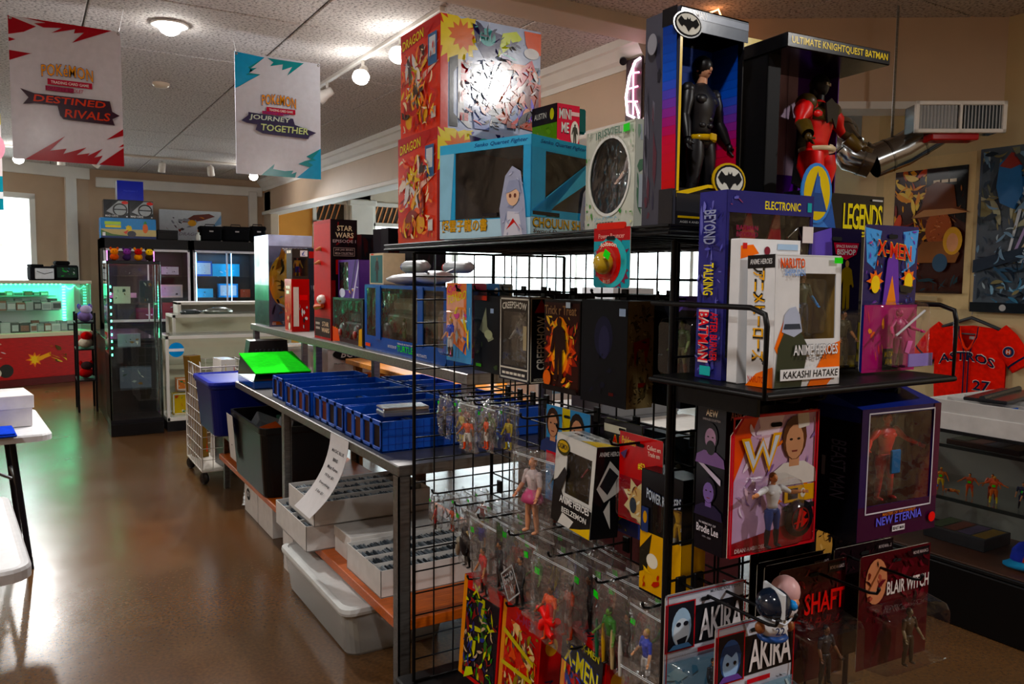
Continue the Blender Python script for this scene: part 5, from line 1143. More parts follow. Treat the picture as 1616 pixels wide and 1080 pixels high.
for x in (1.15, 1.20, 1.45, 1.60): hook(x, YN-.006, .945, .25, 'y', FW_L)

# ---------------------------------------------------------------- top row: boxed figures facing the aisle
QX = -PI/2
blister_card('blister_card', 'bright pink yellow and blue carded toy at the far end of the top row', 'carded toy', (1.17, 2.24, 1.535), QX, .17, .25, '#3f86c8', [
    ('r', 0, .0, 1, 1, '#4a98d0'), ('p', [(0, .3), (.8, .1), (.8, 1), (0, 1)], '#e88a5a'), ('p', [(0, .45), (.7, .25), (.7, .8), (0, .85)], '#f0b8a0'), ('t', 'Cyber', .05, .84, .6, .95, '#e02a8a', {'shear': .3, 'bold': .04, 'rise': .12}), ('t', 'TONDO', .05, .72, .8, .83, '#f0e020', {'bold': .05, 'shear': .3, 'rise': .12}), ('w', .05, .05, .95, .7, 30, ['#e05aa0', '#f0d840', '#d8f0f0', '#3a6ab8', '#f0a060', '#2a4a9a'], 2)], (.08, .06, .78, .66), .04, [{'h': .12, 'pal': PALS[2]}])
for k, (x, c) in enumerate(((1.215, '#7a2030'), (1.255, '#2a5a8a'), (1.295, '#8a8a80'))):
    blister_card('blister_card', ('dark red carded toy just behind the pink and yellow card', 'blue carded toy second behind the pink and yellow card', 'grey carded toy third behind the pink and yellow card')[k], 'carded toy', (x, 2.225-.012*k, 1.535), QX, .16, .24, c, [('s', .04, .04, .96, .96, 14, [c, '#141418', '#c8a030', '#d8d8d0'], 80+k)], (.15, .08, .85, .55), .03)
carton('figure_box', 'black figure box with wolf print left of the horror comic box', 'box', (1.255, 2.12, 1.285), QX, (.165, .10, .235), '#121216', {'F': [('p', [(.2, .55), (.45, .85), (.5, .6), (.75, .45), (.55, .4), (.4, .5)], '#8a9078'), ('e', .55, .5, .15, .06, '#a8b090'), ('r', .62, .78, .74, .84, '#a8c0e0'), ('s', .1, .05, .9, .4, 8, ['#1c1c20', '#2a2a34', '#3a4a2a', '#181424'], 14), ('r', .1, .06, .3, .1, '#5ac02a'), ('r', 0, .94, .5, 1, '#b8401e')]}, mat='card')
carton('figure_box', 'black and white windowed horror comic figure box in the top row', 'box', (1.238, 1.955, 1.278), QX, (.165, .075, .245), '#1a1a1c', {
    'F': [('f', .02, .02, .98, .98, .03, '#c8c8c0'), ('t', 'CREEPSHOW', .1, .84, .9, .92, '#e0ded4', {'bold': .03, 'arch': .02}), ('t', 'FINE PRINT', .12, .07, .9, .1, '#d8d4c8'), ('r', .04, .14, .96, .16, '#d0ccc0')],
    'R': [('t', 'CREEPSHOW', .32, .16, .72, .78, '#e8e4d8', {'vert': 1, 'bold': .04}), ('p', [(.2, .82), (.5, .98), (.8, .82)], '#a81c1c'), ('t', 'MEZCO', .2, .03, .6, .06, '#c8c4b8'), ('f', .02, .01, .98, .99, .04, '#c8c4b4')]}, win=(.1, .18, .9, .82), inner='#3a3a3c', figs=[{'h': .15, 'pal': ('#a8a8a0', '#5a5a58', '#2a2a2c', '#3a3a3a', '#1a1a1a', '#a8a8a0'), 'p': (-.02, 0, .05)}], mat='gloss', extra=lambda t, w, d, h: MB().box(.02, -.02, .09, .06, -.018, .16, C('#c8b890')).build('scroll_card', 'paper', t))
carton('figure_box', 'black figure box with glowing orange silhouette picture in the top row', 'box', (1.252, 1.718, 1.277), QX, (.165, .10, .243), '#140c0a', {'F': [
    ('r', .03, .03, .97, .97, '#33130c'), ('b', .5, .45, .5, .75, 14, '#8a2a0c'), ('b', .48, .45, .40, .8, 12, '#d85a10'), ('e', .46, .5, .26, .32, '#f0901a'), ('e', .46, .52, .2, .27, '#f8c040'), ('w', 0.05, 0.05, 0.95, 0.82, 70, ['#e8a030', '#c84a10', '#7a2008', '#f0c860', '#4a1408'], 402, 0.4), ('m', .46, .12, .82, '#2a0e08', '#3a160a'), ('e', .14, .13, .11, .09, '#d8701a'), ('t', 'Trick r Treat', .06, .84, .94, .94, '#8a6a4a', {'bold': .02}), ('r', .66, .92, .78, .98, '#b8c8d8'), ('r', .03, .0, .97, .06, '#160a08')], 'R': [('r', .1, .1, .9, .3, '#7a2a0a'), ('e', .5, .2, .3, .08, '#c8601a')]}, mat='card')
carton('figure_box', 'near black figure box with aged map print on its end', 'box', (1.238, 1.535, 1.27), QX, (.18, .08, .255), '#0c0c12', {'F': [('e', .5, .65, .2, .2, '#1c1c38'), ('e', .52, .6, .12, .16, '#2a2a4c'), ('s', .2, .1, .8, .5, 8, ['#15152a', '#1c1428', '#100c18'], 15), ('r', .84, .86, .97, .93, '#a8c0e0'), ('r', .65, .1, .75, .13, '#5a1410')],
    'R': [('r', 0, 0, 1, 1, '#8a7a58'), ('s', .03, .03, .97, .97, 22, ['#6b5a3a', '#9a8a64', '#50452e', '#a89a70', '#3a3424'], 16), ('p', [(.2, .62), (.8, .66), (.82, .6), (.7, .4), (.6, .56), (.35, .54), (.28, .38)], '#8a1c18'), ('r', .4, .2, .7, .24, '#7a2018'), ('w', 0.03, 0.03, 0.97, 0.97, 90, ['#b8a878', '#3a3020', '#6a5a38', '#2a2418'], 401, 0.35)]}, mat='card')
carton('figure_box', 'dark navy box at the near end of the top row', 'box', (1.345, 1.45, 1.275), QX, (.16, .09, .25), '#10141f', {'R': [('r', .05, .03, .95, .97, '#141c30'), ('s', .1, .1, .9, .9, 6, ['#18243c', '#0e121c'], 18)], 'F': [('s', .1, .1, .9, .9, 6, ['#18243c', '#0e121c'], 19)]}, mat='card')
blister_card('blister_card', 'carded green figure with white name plate near the rack corner', 'carded toy', (1.24, 1.275, 1.52), QX, .13, .225, '#15151a', [('r', 0, .86, 1, 1, '#3a2a6a'), ('s', .1, .8, .9, .98, 8, ['#8a2030', '#5a4ab0', '#1c1c2a'], 20), ('r', .04, .03, .96, .2, '#d8dcd6'), ('t', 'JASON', .3, .12, .8, .18, '#1a1a1a', {'bold': .02}), ('t', 'VOORHEES', .1, .05, .94, .11, '#1a1a1a', {'bold': .02})], (.04, .2, .96, .8), .05, [{'h': .125, 'pal': ('#6b7a4a', '#3a3a2a', '#3a5a2a', '#4a4a2a', '#4a2a1c', '#6b7a4a')}], extra=lambda t, w, h: sticker(t, (.0, -.056, -.06), .028))
blister_card('blister_card', 'teal and red carded ball toy hanging from the top shelf edge', 'carded toy', (1.043, 1.315, 1.662), QX, .12, .125, '#3a98a8', [('r', 0, .78, 1, 1, '#a81c2c'), ('b', .5, .4, .5, .85, 26, '#7a2a4a'), ('e', .5, .42, .44, .42, '#4ab4bc'), ('t', 'Power Bouncer', .14, .82, .86, .9, '#e8a8a0'), ('e', .42, .42, .36, .36, '#c8301c'), ('t', 'Jolteon', .2, .64, .66, .74, '#f0e8d8', {'bold': .03, 'arch': .03}), ('t', '#135', .3, .08, .5, .15, '#f0e0d0', {'arch': -.02})], None, extra=lambda t, w, h: (MB().ell((-.01, -.014, -.052), (.024, .02, .024), C('#c8a81c'), 14, 8).build('ball', 'shiny', t), MB().lathe([(.034, 0), (.033, .016), (.022, .03), (0, .035)], C(W_), 18, (-.01, -.004, -.052), True, Matrix.Rotation(PI/2, 3, 'X')).build('blister', 'clear', t), sticker(t, (.022, -.03, -.035), .02, rot=(0, .5, 0)), MB().prism(rrect(-.05, .018, .045, .032, .006), -.002, .001, C('#c83a1c')).build('header_tab', 'card', t)))

# ---------------------------------------------------------------- second row
for k, (y, f_, v, lb) in enumerate(((2.335, 5, 0, 'small bag with a brown figure at the far end of the second row'), (2.255, 0, 1, 'small bag with a yellow suited figure in the second row'), (2.175, 3, 2, 'small bag with an orange and white uniformed figure in the second row'), (2.095, 3, 3, 'small bag with a dark and orange figure in the second row'))):
    zip_bag(lb, (1.165+.022*(k % 2), y-.01, 1.187), QX+R(4*(k % 3-1)), f_, k, .16, 'small bags in the second row', sc=.62)
    zip_bag(('bag behind the brown figure bag in the second row', 'bag behind the yellow suited figure bag', 'bag with green figure behind the orange and white figure', 'bag with gold figure behind the dark and orange figure')[k], (1.235+.022*(k % 2), y-.025, 1.187), QX+R(3-2*k), (1, 5, 4, 0)[k], k+1, .16, 'small bags in the second row', sc=.62)
blister_card('blister_card', 'blue yellow and red carded figure with a dark suited person print', 'carded toy', (1.285, 1.80, 1.19), QX, .21, .28, '#3a7ab8', [('r', 0, 0, 1, 1, '#4a92c8'), ('r', .38, .1, .56, 1, '#d8c83a'), ('h', .72, .45, .98, '#c8987a', '#1c1410', '#1a1a24'), ('h', .16, .5, .98, '#c8987a', '#3a2418', '#2a3a6a'), ('t', 'AUSTIN', .5, .42, .97, .55, '#d02a3a', {'bold': .05, 'line': '#f0f0f0'}), ('t', 'DANGER', .02, .4, .38, .52, '#c02a3a', {'bold': .05, 'rise': -.2}), ('r', .55, .3, .9, .4, '#f0e8e0'), ('s', .05, .02, .95, .3, 10, ['#6a2a6a', '#c03a5a', '#d8c83a', '#2a2a5a'], 24)], (.1, .05, .8, .36), .04, [{'h': .1, 'pal': PALS[5]}])
zip_bag('bag holding a doll in a white and pink dress', (1.19, 1.83, 1.09), QX+R(6), None, 4, .2, 'large doll bag', False)
t = [o for o in COL.objects if o.get('label', '') == 'bag holding a doll in a white and pink dress'][0]
m = MB(); humanoid(m, .215, ('#d8a080', '#b06a30', '#d8c8c8', '#d8a080', '#d8a080', '#d8a080'), (0, 0, -.225)); m.rings([(-.135, .04, .03, 0, 0), (-.12, .034, .026, 0, 0), (-.1, .02, .016, 0, 0)], C('#c05a80'), 12); m.build('figure', 'plastic', t)
carton('figure_box', 'white and black hanging figure box with yellow accents', 'box', (1.225, 1.640, .928), QX, (.185, .085, .235), '#d4d4d0', {
    'F': [('r', 0, 0, 1, .30, '#17171a'), ('p', [(0, .3), (.3, .3), (.12, .5), (0, .45)], '#17171a'), ('p', [(.5, .0), (1, .0), (1, .12), (.78, .06)], '#e0c02a'), ('p', [(.2, .0), (.5, .0), (.6, .1), (.3, .14)], '#d8d8d4'), ('e', .2, .86, .17, .09, '#3a3a20'), ('e', .2, .87, .14, .065, '#c8a820'), ('t', 'DIGIMON', .08, .84, .32, .9, '#2a2a2a', {'bold': .04}), ('t', 'ANIME HEROES', .22, .25, .97, .33, '#f0f0ee', {'bold': .03, 'line': '#17171a'}), ('t', 'BEELZEMON', .3, .15, .92, .21, '#e8e8e4', {'bold': .02}), ('p', [(.05, .42), (.3, .66), (.38, .6), (.22, .36)], '#26262a')],
    'R': [('r', 0, 0, 1, 1, '#17171a'), ('p', [(.1, .55), (.5, .85), (.95, .7), (.9, .5), (.4, .4)], '#d8d8d4'), ('p', [(.2, .58), (.5, .78), (.85, .68), (.5, .48)], '#2a2a2e'), ('p', [(.4, .3), (.6, .42), (.7, .1)], '#e8e8e4'), ('t', 'ANIME HEROES', .1, .9, .9, .95, '#e8e8e8')],
    'T': [('t', 'ANIME HEROES', .1, .4, .7, .6, '#1c1c1c', {'bold': .03}), ('p', [(.6, 0), (1, 0), (1, .7), (.75, .5)], '#e0c02a')]}, win=(.3, .36, .92, .84), inner='#5a4a1c', figs=[{'h': .13, 'pal': ('#c8a888', '#8a8a8a', '#141416', '#1c1c1e', '#141414', '#8a2a2a'), 'p': (.03, 0, .075)}], rot=(R(-3), R(2), QX+R(-3)), mat='gloss')
blister_card('blister_card', 'green and blue tall card with red Z lettering beside the white and black box', 'carded toy', (1.30, 1.575, 1.19), QX, .15, .29, '#8aa83a', [('r', 0, 0, 1, .8, '#7a9a34'), ('p', [(0, .0), (.6, .3), (1, .7), (1, 0)], '#3a4a9a'), ('p', [(.2, 0), (.7, .2), (.75, .5), (.35, .3)], '#b8c83a'), ('w', .05, .03, .95, .68, 24, ['#4a6a2a', '#2a3a8a', '#c8d050', '#6a8a3a', '#1c2a5a'], 212), ('r', 0, .8, 1, 1, '#26262a'), ('t', 'ALL Z', .2, .72, .96, .86, '#e02a20', {'bold': .05, 'line': '#f0d830'}), ('r', 0, .88, .6, .95, '#d8d8c8')], None)
blister_card('blister_card', 'red carded toy with cream round emblem and lime price dot', 'carded toy', (1.235, 1.43, 1.185), QX, .155, .215, '#b01e28', [('r', 0, 0, 1, 1, '#b4202a'), ('r', .02, .03, .96, .5, '#8a1428'), ('t', 'Pokémon', .06, .86, .38, .95, '#e8c030', {'bold': .04, 'line': '#2a3a8a'}), ('t', 'Collect em\nTrade em', .66, .8, .96, .92, '#f0d8c8'), ('t', '#52', .46, .62, .62, .7, '#f0e040', {'bold': .04}), ('b', .86, .55, .12, .5, 9, '#e8d860'), ('b', .5, .25, .36, .72, 9, '#e0d4a8'), ('e', .5, .25, .22, .16, '#d8b880'), ('w', .24, .1, .78, .42, 18, ['#8a4a2a', '#f0e8c8', '#5a2a24', '#c88a4a'], 211), ('e', .38, .2, .08, .09, '#2a3a4a'), ('b', .9, .08, .07, .4, 8, '#e8e0e8'), ('p', [(.05, .75), (.22, .82), (.16, .7)], '#4a2a5a')], (.06, .04, .94, .49), .022, extra=lambda t, w, h: sticker(t, (.04, -.004, -.075), .026))
carton('figure_box', 'yellow and black hanging action figure pack at the rack corner', 'box', (1.225, 1.305, .862), QX, (.135, .07, .285), '#15151a', {'F': [('r', .0, .02, 1, .5, '#d8a81c'), ('p', [(0, .35), (.3, .5), (.2, .2), (0, .15)], '#26241c'), ('e', .32, .28, .14, .06, '#e8e4d4'), ('s', .1, .04, .95, .22, 10, ['#b8381c', '#2a7a3a', '#1c1c1c', '#e8c02a'], 26), ('t', 'POWER RANGERS', .16, .78, .98, .86, '#c8d4e0', {'bold': .05, 'line': '#2a4a8a', 'arch': -.03}), ('r', .05, .5, .22, .7, '#2a3a6a'), ('e', .14, .62, .05, .05, '#c8983a')], 'R': [('r', 0, .0, 1, .5, '#c89a1c')]}, win=(.28, .36, .98, .76), inner='#4a3a10', figs=[{'h': .12, 'pal': ('#d8c02a', '#d8c02a', '#d8b01c', '#d8b01c', '#e8e4d8', '#e8e4d8'), 'p': (.02, 0, .11)}], mat='gloss')

# ---------------------------------------------------------------- third row: zip bags, several deep on each hook
desc = (('small bag with a red and teal masked figure nearest the far wing', 1), ('bag with a black winged toy in the third row', 5), ('bag with a red and navy suited figure in the third row', 1), ('bag with a white diamond logo card in the third row', 5), ('bag with a bright red orange figure in the third row', 3), ('bag of green and tan weapons in the third row', 4), ('bag with a bare chested red haired figure in the third row', 2))
for k, y in enumerate(row3):
    lb, f_ = desc[k]
    for j in range(4):
        x = 1.163+j*.056+.026*(k % 2)
        if j and k == 6 and j > 2: continue
        l2 = lb if j == 0 else ('second', 'third', 'rearmost')[j-1]+' bag on the hook behind the '+lb.replace('small bag with', 'bag with').replace(' in the third row', '').replace(' nearest the far wing', '')
        tt = zip_bag(l2, (x, y-.008*j, .842), QX+R(random.uniform(-6, 6)), (f_ if j == 0 else (f_+j*2+k) % 6) if not (k == 3 and j == 0) else 5, (k+j*2) % 5, (.17 if k == 6 else .15), 'zip bags of loose figures in the third row', True, 0, R(random.uniform(-3, 3)), (.55, .9, 1., 1., 1., 1., .8)[k])
        if k == 3 and j == 0: printed(tt, 'printed_card', Frame((-.03, -.022, -.205), (.8, 0, .6), (-.6, 0, .8), .085, .085), [('f', 0, 0, 1, 1, .05, '#b8bcc0'), ('t', 'BAND\nAI', .12, .15, .88, .85, '#b8bcc0', {'bold': .03})], 'card', .0006)
        if k == 4 and j == 0:
            m = MB(); m.ell((.0, -.006, -.165), (.022, .012, .022), C('#e8321c'), 10, 6)
            for q in range(5): m.tube([(0, -.006, -.165), (.03*math.cos(q*1.25), -.007, -.165+.035*math.sin(q*1.25)), (.048*math.cos(q*1.25+.3), -.008, -.165+.045*math.sin(q*1.25+.3))], [.013, .012, .009], C('#e8381e'), 7)
            m.build('red_toy', 'plastic', tt)
        if k == 5 and j == 0:
            for q, (x_, c_) in enumerate(((-.05, '#2a6a4a'), (-.02, '#c8a02a'), (.02, '#c8b48a'), (.055, '#d8d8d4'))): MB().tube([(x_, -.010, -.21), (x_+.006, -.012, -.15), (x_+.003, -.010, -.11)], [.004, .006, .003], C(c_), 6).build('toy_weapon', 'plastic', tt)
        if k == 1 and j == 0:
            m = MB(); m.ell((0, -.01, -.14), (.03, .016, .045), C('#1a1a1e'), 10, 6); m.ell((.015, -.012, -.085), (.018, .014, .018), C('#26262a'), 8, 5); m.tube([(.03, -.012, -.085), (.05, -.014, -.095)], [.006, .002], C('#b8a070'), 6); m.tube([(-.03, -.01, -.13), (-.06, -.01, -.18), (-.065, -.01, -.2)], [.016, .01, .004], C('#b0a898'), 6); m.build('winged_toy', 'plastic', tt)
zip_bag('large bag with a black and white clown toy at the rack corner', (1.15, 1.30, .70), QX+R(4), 5, 0, .16, 'large corner bag', False)
# ---------------------------------------------------------------- bottom row: comic hero boxes
XY = ['#e8a01c', '#d8c81e']
for k, (y, z, bgc, lb) in enumerate(((2.165, .262, '#1a1620', 'black boxed comic hero figure with yellow edge at far bottom'), (1.925, .262, '#b81c1a', 'red boxed comic hero figure with yellow stripes in the bottom row'), (1.615, .322, '#c02a1a', 'boxed comic hero figure with large X lettering in the bottom row'))):
    fr_items = [('r', 0, 0, 1, 1, '#c8301c'), ('r', .0, 0, .1, 1, '#e0921a'), ('r', .1, .04, .96, .88, bgc), ('w', .12, .06, .94, .86, 30, (['#c8c82a', '#2a2a5a', '#8a2a2a', '#1c1c28', '#3a6a2a'], ['#c83a1c', '#8a7a2a', '#6a5a50', '#d85a2a', '#e8c890'], ['#1c1c24', '#2a3a8a', '#c8c020', '#5a2a1c'])[k], 233+k), ('s', .14, .1, .92, .82, 6, (['#c8c82a', '#2a2a5a', '#8a2a2a', '#1c1c28', '#3a6a2a'], ['#c83a1c', '#8a7a2a', '#6a5a50', '#d85a2a', '#a8a060'], ['#1c1c24', '#2a3a8a', '#c8c020', '#5a2a1c'])[k], 33+k)]
    fr_items += [('w', .12, .05, .95, .86, 80, (['#d8d82a', '#2a3a8a', '#8a2a2a', '#3a8a2a', '#c8b090'], ['#e8602a', '#c8a82a', '#5a4a40', '#8a1c14', '#e8d0a0'], ['#e8e020', '#2a4ab8', '#c83a1c', '#d8a070', '#1c1c24'])[k], 410+k, .35)]
    if k == 0: fr_items += [('t', 'X', .3, .86, .5, .98, '#d8d82a', {'bold': .05}), ('p', [(.2, .0), (.45, .1), (.4, .16), (.25, .12)], '#c8d82a')]
    if k == 1: fr_items += [('p', [(.1, .72), (.9, .6), (.9, .64), (.1, .77)], '#c8b82a'), ('p', [(.1, .42), (.9, .45), (.9, .49), (.1, .46)], '#c8b82a'), ('t', 'X-MEN', .4, .9, .9, .98, '#a83a5a', {'bold': .04})]
    if k == 2: fr_items += [('r', .04, .70, .98, .98, '#16161c'), ('t', 'X-MEN', .12, .72, .9, .9, '#e8e020', {'bold': .07, 'line': '#2a4ab8', 'lw': .12, 'rise': -.1}), ('t', 'X-MEN', .5, .92, .9, .98, '#d8d020', {'bold': .04})]
    carton('figure_box', lb, 'box', (1.235, y, z), QX, (.225, .07, .33 if k < 2 else .31), '#b8281c', {'F': fr_items, 'R': [('r', 0, 0, 1, 1, '#c02a1c'), ('t', 'XMEN', .3, .2, .7, .5, '#2a2a6a', {'vert': 1, 'bold': .03}), ('e', .5, .8, .3, .08, '#e8b82a')], 'T': [('t', 'X-MEN', .2, .2, .8, .8, '#1a1a2a', {'bold': .05})]}, rot=(R(-4), 0, QX+R(3-5*k)), mat='gloss')
# things beyond the rack, seen through it
t = thing('wooden_table', 'plain wooden table behind the wire rack', 'table', (0, 0, 0))
MB().box(2.2, 3.5, .86, 3.2, 6.2, .90, C('#c98a4a'), .004).build('table_top', 'wood', t)
for x in (2.25, 3.1):
    for y in (3.55, 6.1): MB().box(x, y, 0, x+.06, y+.06, .86, C('#9a6a3a'), .004).build('leg', 'wood', t)
for k, (x, y, w_, d_, h_, c, lb) in enumerate(((2.55, 3.75, .4, .3, .12, '#d8d6d2', 'white flat carton on the wooden table'), (2.75, 4.3, .3, .3, .2, '#c8a02a', 'yellow toy carton on the wooden table'), (2.6, 5.0, .34, .3, .5, '#e0dedb', 'tall white carton on the wooden table'), (2.95, 5.7, .3, .3, .55, '#b83a34', 'red carton on the wooden table'), (3.0, 3.72, .3, .3, .62, '#d4d8dc', 'pale carton at the near end of the wooden table'))):
    carton('carton', lb, 'box', (x, y, .901), 0, (w_, d_, h_), c, {'F': [('r', .1, .3, .9, .7, '#8aa8c0' if k != 1 else '#d86a1e'), ('s', .1, .1, .9, .9, 5, [c, '#4a4a50', '#e8e8e8'], 90+k)]})
# products hung on the far side of the rack
rr = random.Random(77)
for k in range(6):
    y = 1.33+k*.185
    carton('figure_box', 'dark boxed toy on the far side of the rack, '+('nearest', 'second', 'third', 'fourth', 'fifth', 'farthest')[k]+' of the top row', 'box', (XM+.012+.045, y, 1.27+.01*(k % 3)), PI/2, (.165, .085, .245), rr.choice(('#141216', '#1c1418', '#10141c', '#1a1a1c')), {'F': [('s', .05, .05, .95, .95, 10, ['#2a1a2a', '#3a1c1c', '#1c2a3a', '#101014'], 120+k)], 'B': [('r', .1, .1, .9, .9, '#17151a')]})
for k in range(4):  # middle row added to block the bright floor seen through the rack
    y = 1.36+k*.2
    carton('figure_box', 'added carded toy pack on the far side of the rack, '+('nearest', 'second', 'third', 'farthest')[k]+' of the middle row', 'box', (XM+.012+.035, y, .93), PI/2, (.17, .06, .24), rr.choice(('#3a2a2a', '#26303a', '#2a2430')), {'B': [('s', .05, .05, .95, .95, 8, ['#5a2a2a', '#2a3a5a', '#8a8a80', '#26262a'], 130+k)]})
t = thing('blocking_cabinet', 'added low maroon cabinet blocking bright floor behind the wire rack', 'cabinet', (0, 0, 0))  # cabinet added to hide bright floor reflections behind the rack
MB().box(2.12, 2.30, .06, 2.55, 3.40, .78, C('#4a2228'), .006).build('body', 'wood', t); MB().box(2.10, 2.28, .78, 2.57, 3.42, .81, C('#5a4a44'), .004).build('top', 'wood', t); MB().box(2.15, 2.33, 0, 2.52, 3.37, .06, BK).build('plinth', 'plastic', t)
for k in range(2): d_ = MB().box(2.108, 2.33+k*.53, .1, 2.12, 2.83+k*.53, .75, C('#54282c'), .004).build('door', 'wood', t); MB().box(2.098, 2.78+k*.53, .42, 2.108, 2.795+k*.53, .5, C('#a8a8a4'), .002).build('handle', 'steel', d_)
for k, (y, h_, c) in enumerate(((2.46, .16, '#d8d6d2'), (2.82, .24, '#8a8c90'), (3.2, .13, '#c8c6c2'))):
    t = thing('storage_box', ('white storage box on the maroon cabinet, near end', 'grey storage box in the middle of the maroon cabinet', 'low white storage box on the maroon cabinet, far end')[k], 'box', (2.33, y, .811)); MB().box(-.18, -.16, 0, .18, .16, h_, C(c), .003).build('box_body', 'corrug', t); MB().box(-.184, -.164, h_*.7, .184, .164, h_+.003, C(c), .003).build('lid', 'corrug', t)
# ================================================================ TOP SHELF OF THE RACK
ZTOP = 1.6842
def burst_box(label, x0, y0, z, h, seed):
    OR = '#d8481a'
    side = [('r', 0, 0, 1, 1, OR), ('p', [(0, .82), (1, .9), (1, 1), (0, 1)], '#b82018'), ('t', 'DRAGON', .06, .84, .6, .93, '#e8d020', {'bold': .06, 'line': '#3a2a1a', 'rise': .06}), ('t', 'Z', .62, .85, .85, .95, '#c02a2a', {'bold': .06}), ('p', [(.0, .5), (.45, .62), (1, .78), (.5, .55)], '#e8a088'), ('p', [(.5, .2), (.62, .55), (1, .6), (.6, .48)], '#f0c8b8'), ('b', .4, .58, .2, .5, 10, '#e8d038'), ('b', .42, .40, .24, .45, 9, '#dcdcdc'), ('e', .26, .16, .1, .09, '#e0a81c'), ('e', .62, .17, .11, .09, '#e0a81c'), ('r', .74, .58, .95, .86, '#3a6a9a'), ('r', .77, .66, .92, .83, '#d0d8e0'), ('r', .82, .1, .93, .2, '#d8d8d4'), ('s', .3, .3, .6, .55, 7, ['#b8b8b8', '#f0e8e0', '#8a3a1a', '#e8b020'], seed), ('w', .08, .05, .72, .8, 34, ['#b8280e', '#f0e0d0', '#8a2a10', '#e8b020', '#e86a2a', '#3a1c14', '#d8d8d8'], seed+40), ('w', .05, .04, .95, .8, 80, ['#f08a3a', '#c8281a', '#f0d8b0', '#e8c030', '#8a1c10'], seed+90, .35)]
    front = [('r', 0, 0, 1, 1, '#b8c4e0'), ('r', 0, 0, .07, 1, OR), ('b', .16, .82, .26, .7, 16, '#f0d81e'), ('b', .2, .84, .15, .6, 11, '#e07818'), ('p', [(.3, .96), (.62, .9), (.66, .74), (.42, .66), (.34, .78)], '#3a3468'), ('e', .45, .86, .08, .08, '#58b0b0'), ('p', [(.55, .7), (.8, .9), (.74, .96), (.6, .92)], '#d8e858'), ('p', [(.82, .98), (1, .98), (1, .78), (.9, .76), (.84, .86)], '#e86a1e'), ('e', .9, .78, .08, .05, '#e8e8ec'), ('p', [(.08, .62), (.08, .02), (.16, .02), (.16, .1), (.12, .14), (.12, .5), (.16, .56), (.16, .66)], '#18181c'), ('p', [(.16, .1), (.26, .02), (.3, .02), (.22, .16), (.22, .42), (.3, .5), (.3, .62), (.16, .62)], '#dcdcdf'), ('r', .19, .50, .26, .60, '#c02030'), ('r', .19, .43, .24, .49, '#c02030'), ('r', .18, .08, .26, .15, '#c02030'), ('p', [(.28, .6), (.6, .62), (.98, .66), (.98, .1), (.5, .1), (.3, .3)], '#6a7a8a'), ('p', [(.3, .3), (.6, .1), (1, .05), (1, .5), (.7, .55), (.5, .2)], '#c0501e'), ('p', [(.55, .4), (.7, .3), (.95, .6), (.9, .72), (.75, .6)], '#d8606a'), ('p', [(.72, .12), (.98, .16), (.9, .36), (.78, .3)], '#6a4ae0'), ('p', [(.3, .2), (.5, .24), (.46, .02), (.32, .02)], '#8a98d0'), ('s', .3, .12, .96, .6, 10, ['#e08a5a', '#f0d8d0', '#8a2a1c', '#3a2a24', '#d8b0a8'], seed+5), ('w', .3, .06, .97, .66, 34, ['#2a2430', '#e8e0e0', '#b8401e', '#4a5a8a', '#e0906a', '#7a2a2a', '#8aa0d0'], seed+60), ('w', .18, .05, .98, .68, 110, ['#f0e8e8', '#c8502a', '#3a2a30', '#8a98c8', '#e8b0a0', '#d83a2a', '#5a6a9a'], seed+80, .3), ('w', .3, .68, .8, .98, 18, ['#2a2450', '#58b0b0', '#6a5aa0', '#e8e8f0', '#1c1a34'], seed+70)]
    return carton('toy_box', label, 'box', (x0+.18, y0+.148, z), 0, (.36, .296, h), OR, {'F': front, 'L': side, 'R': side}, mat='laminate')
burst_box('lower orange toy box with yellow burst print on the top shelf', 1.08, 2.216, ZTOP, .346, 1)
burst_box('upper orange toy box with yellow burst print, topmost on the rack', 1.092, 2.222, ZTOP+.3465, .338, 2)
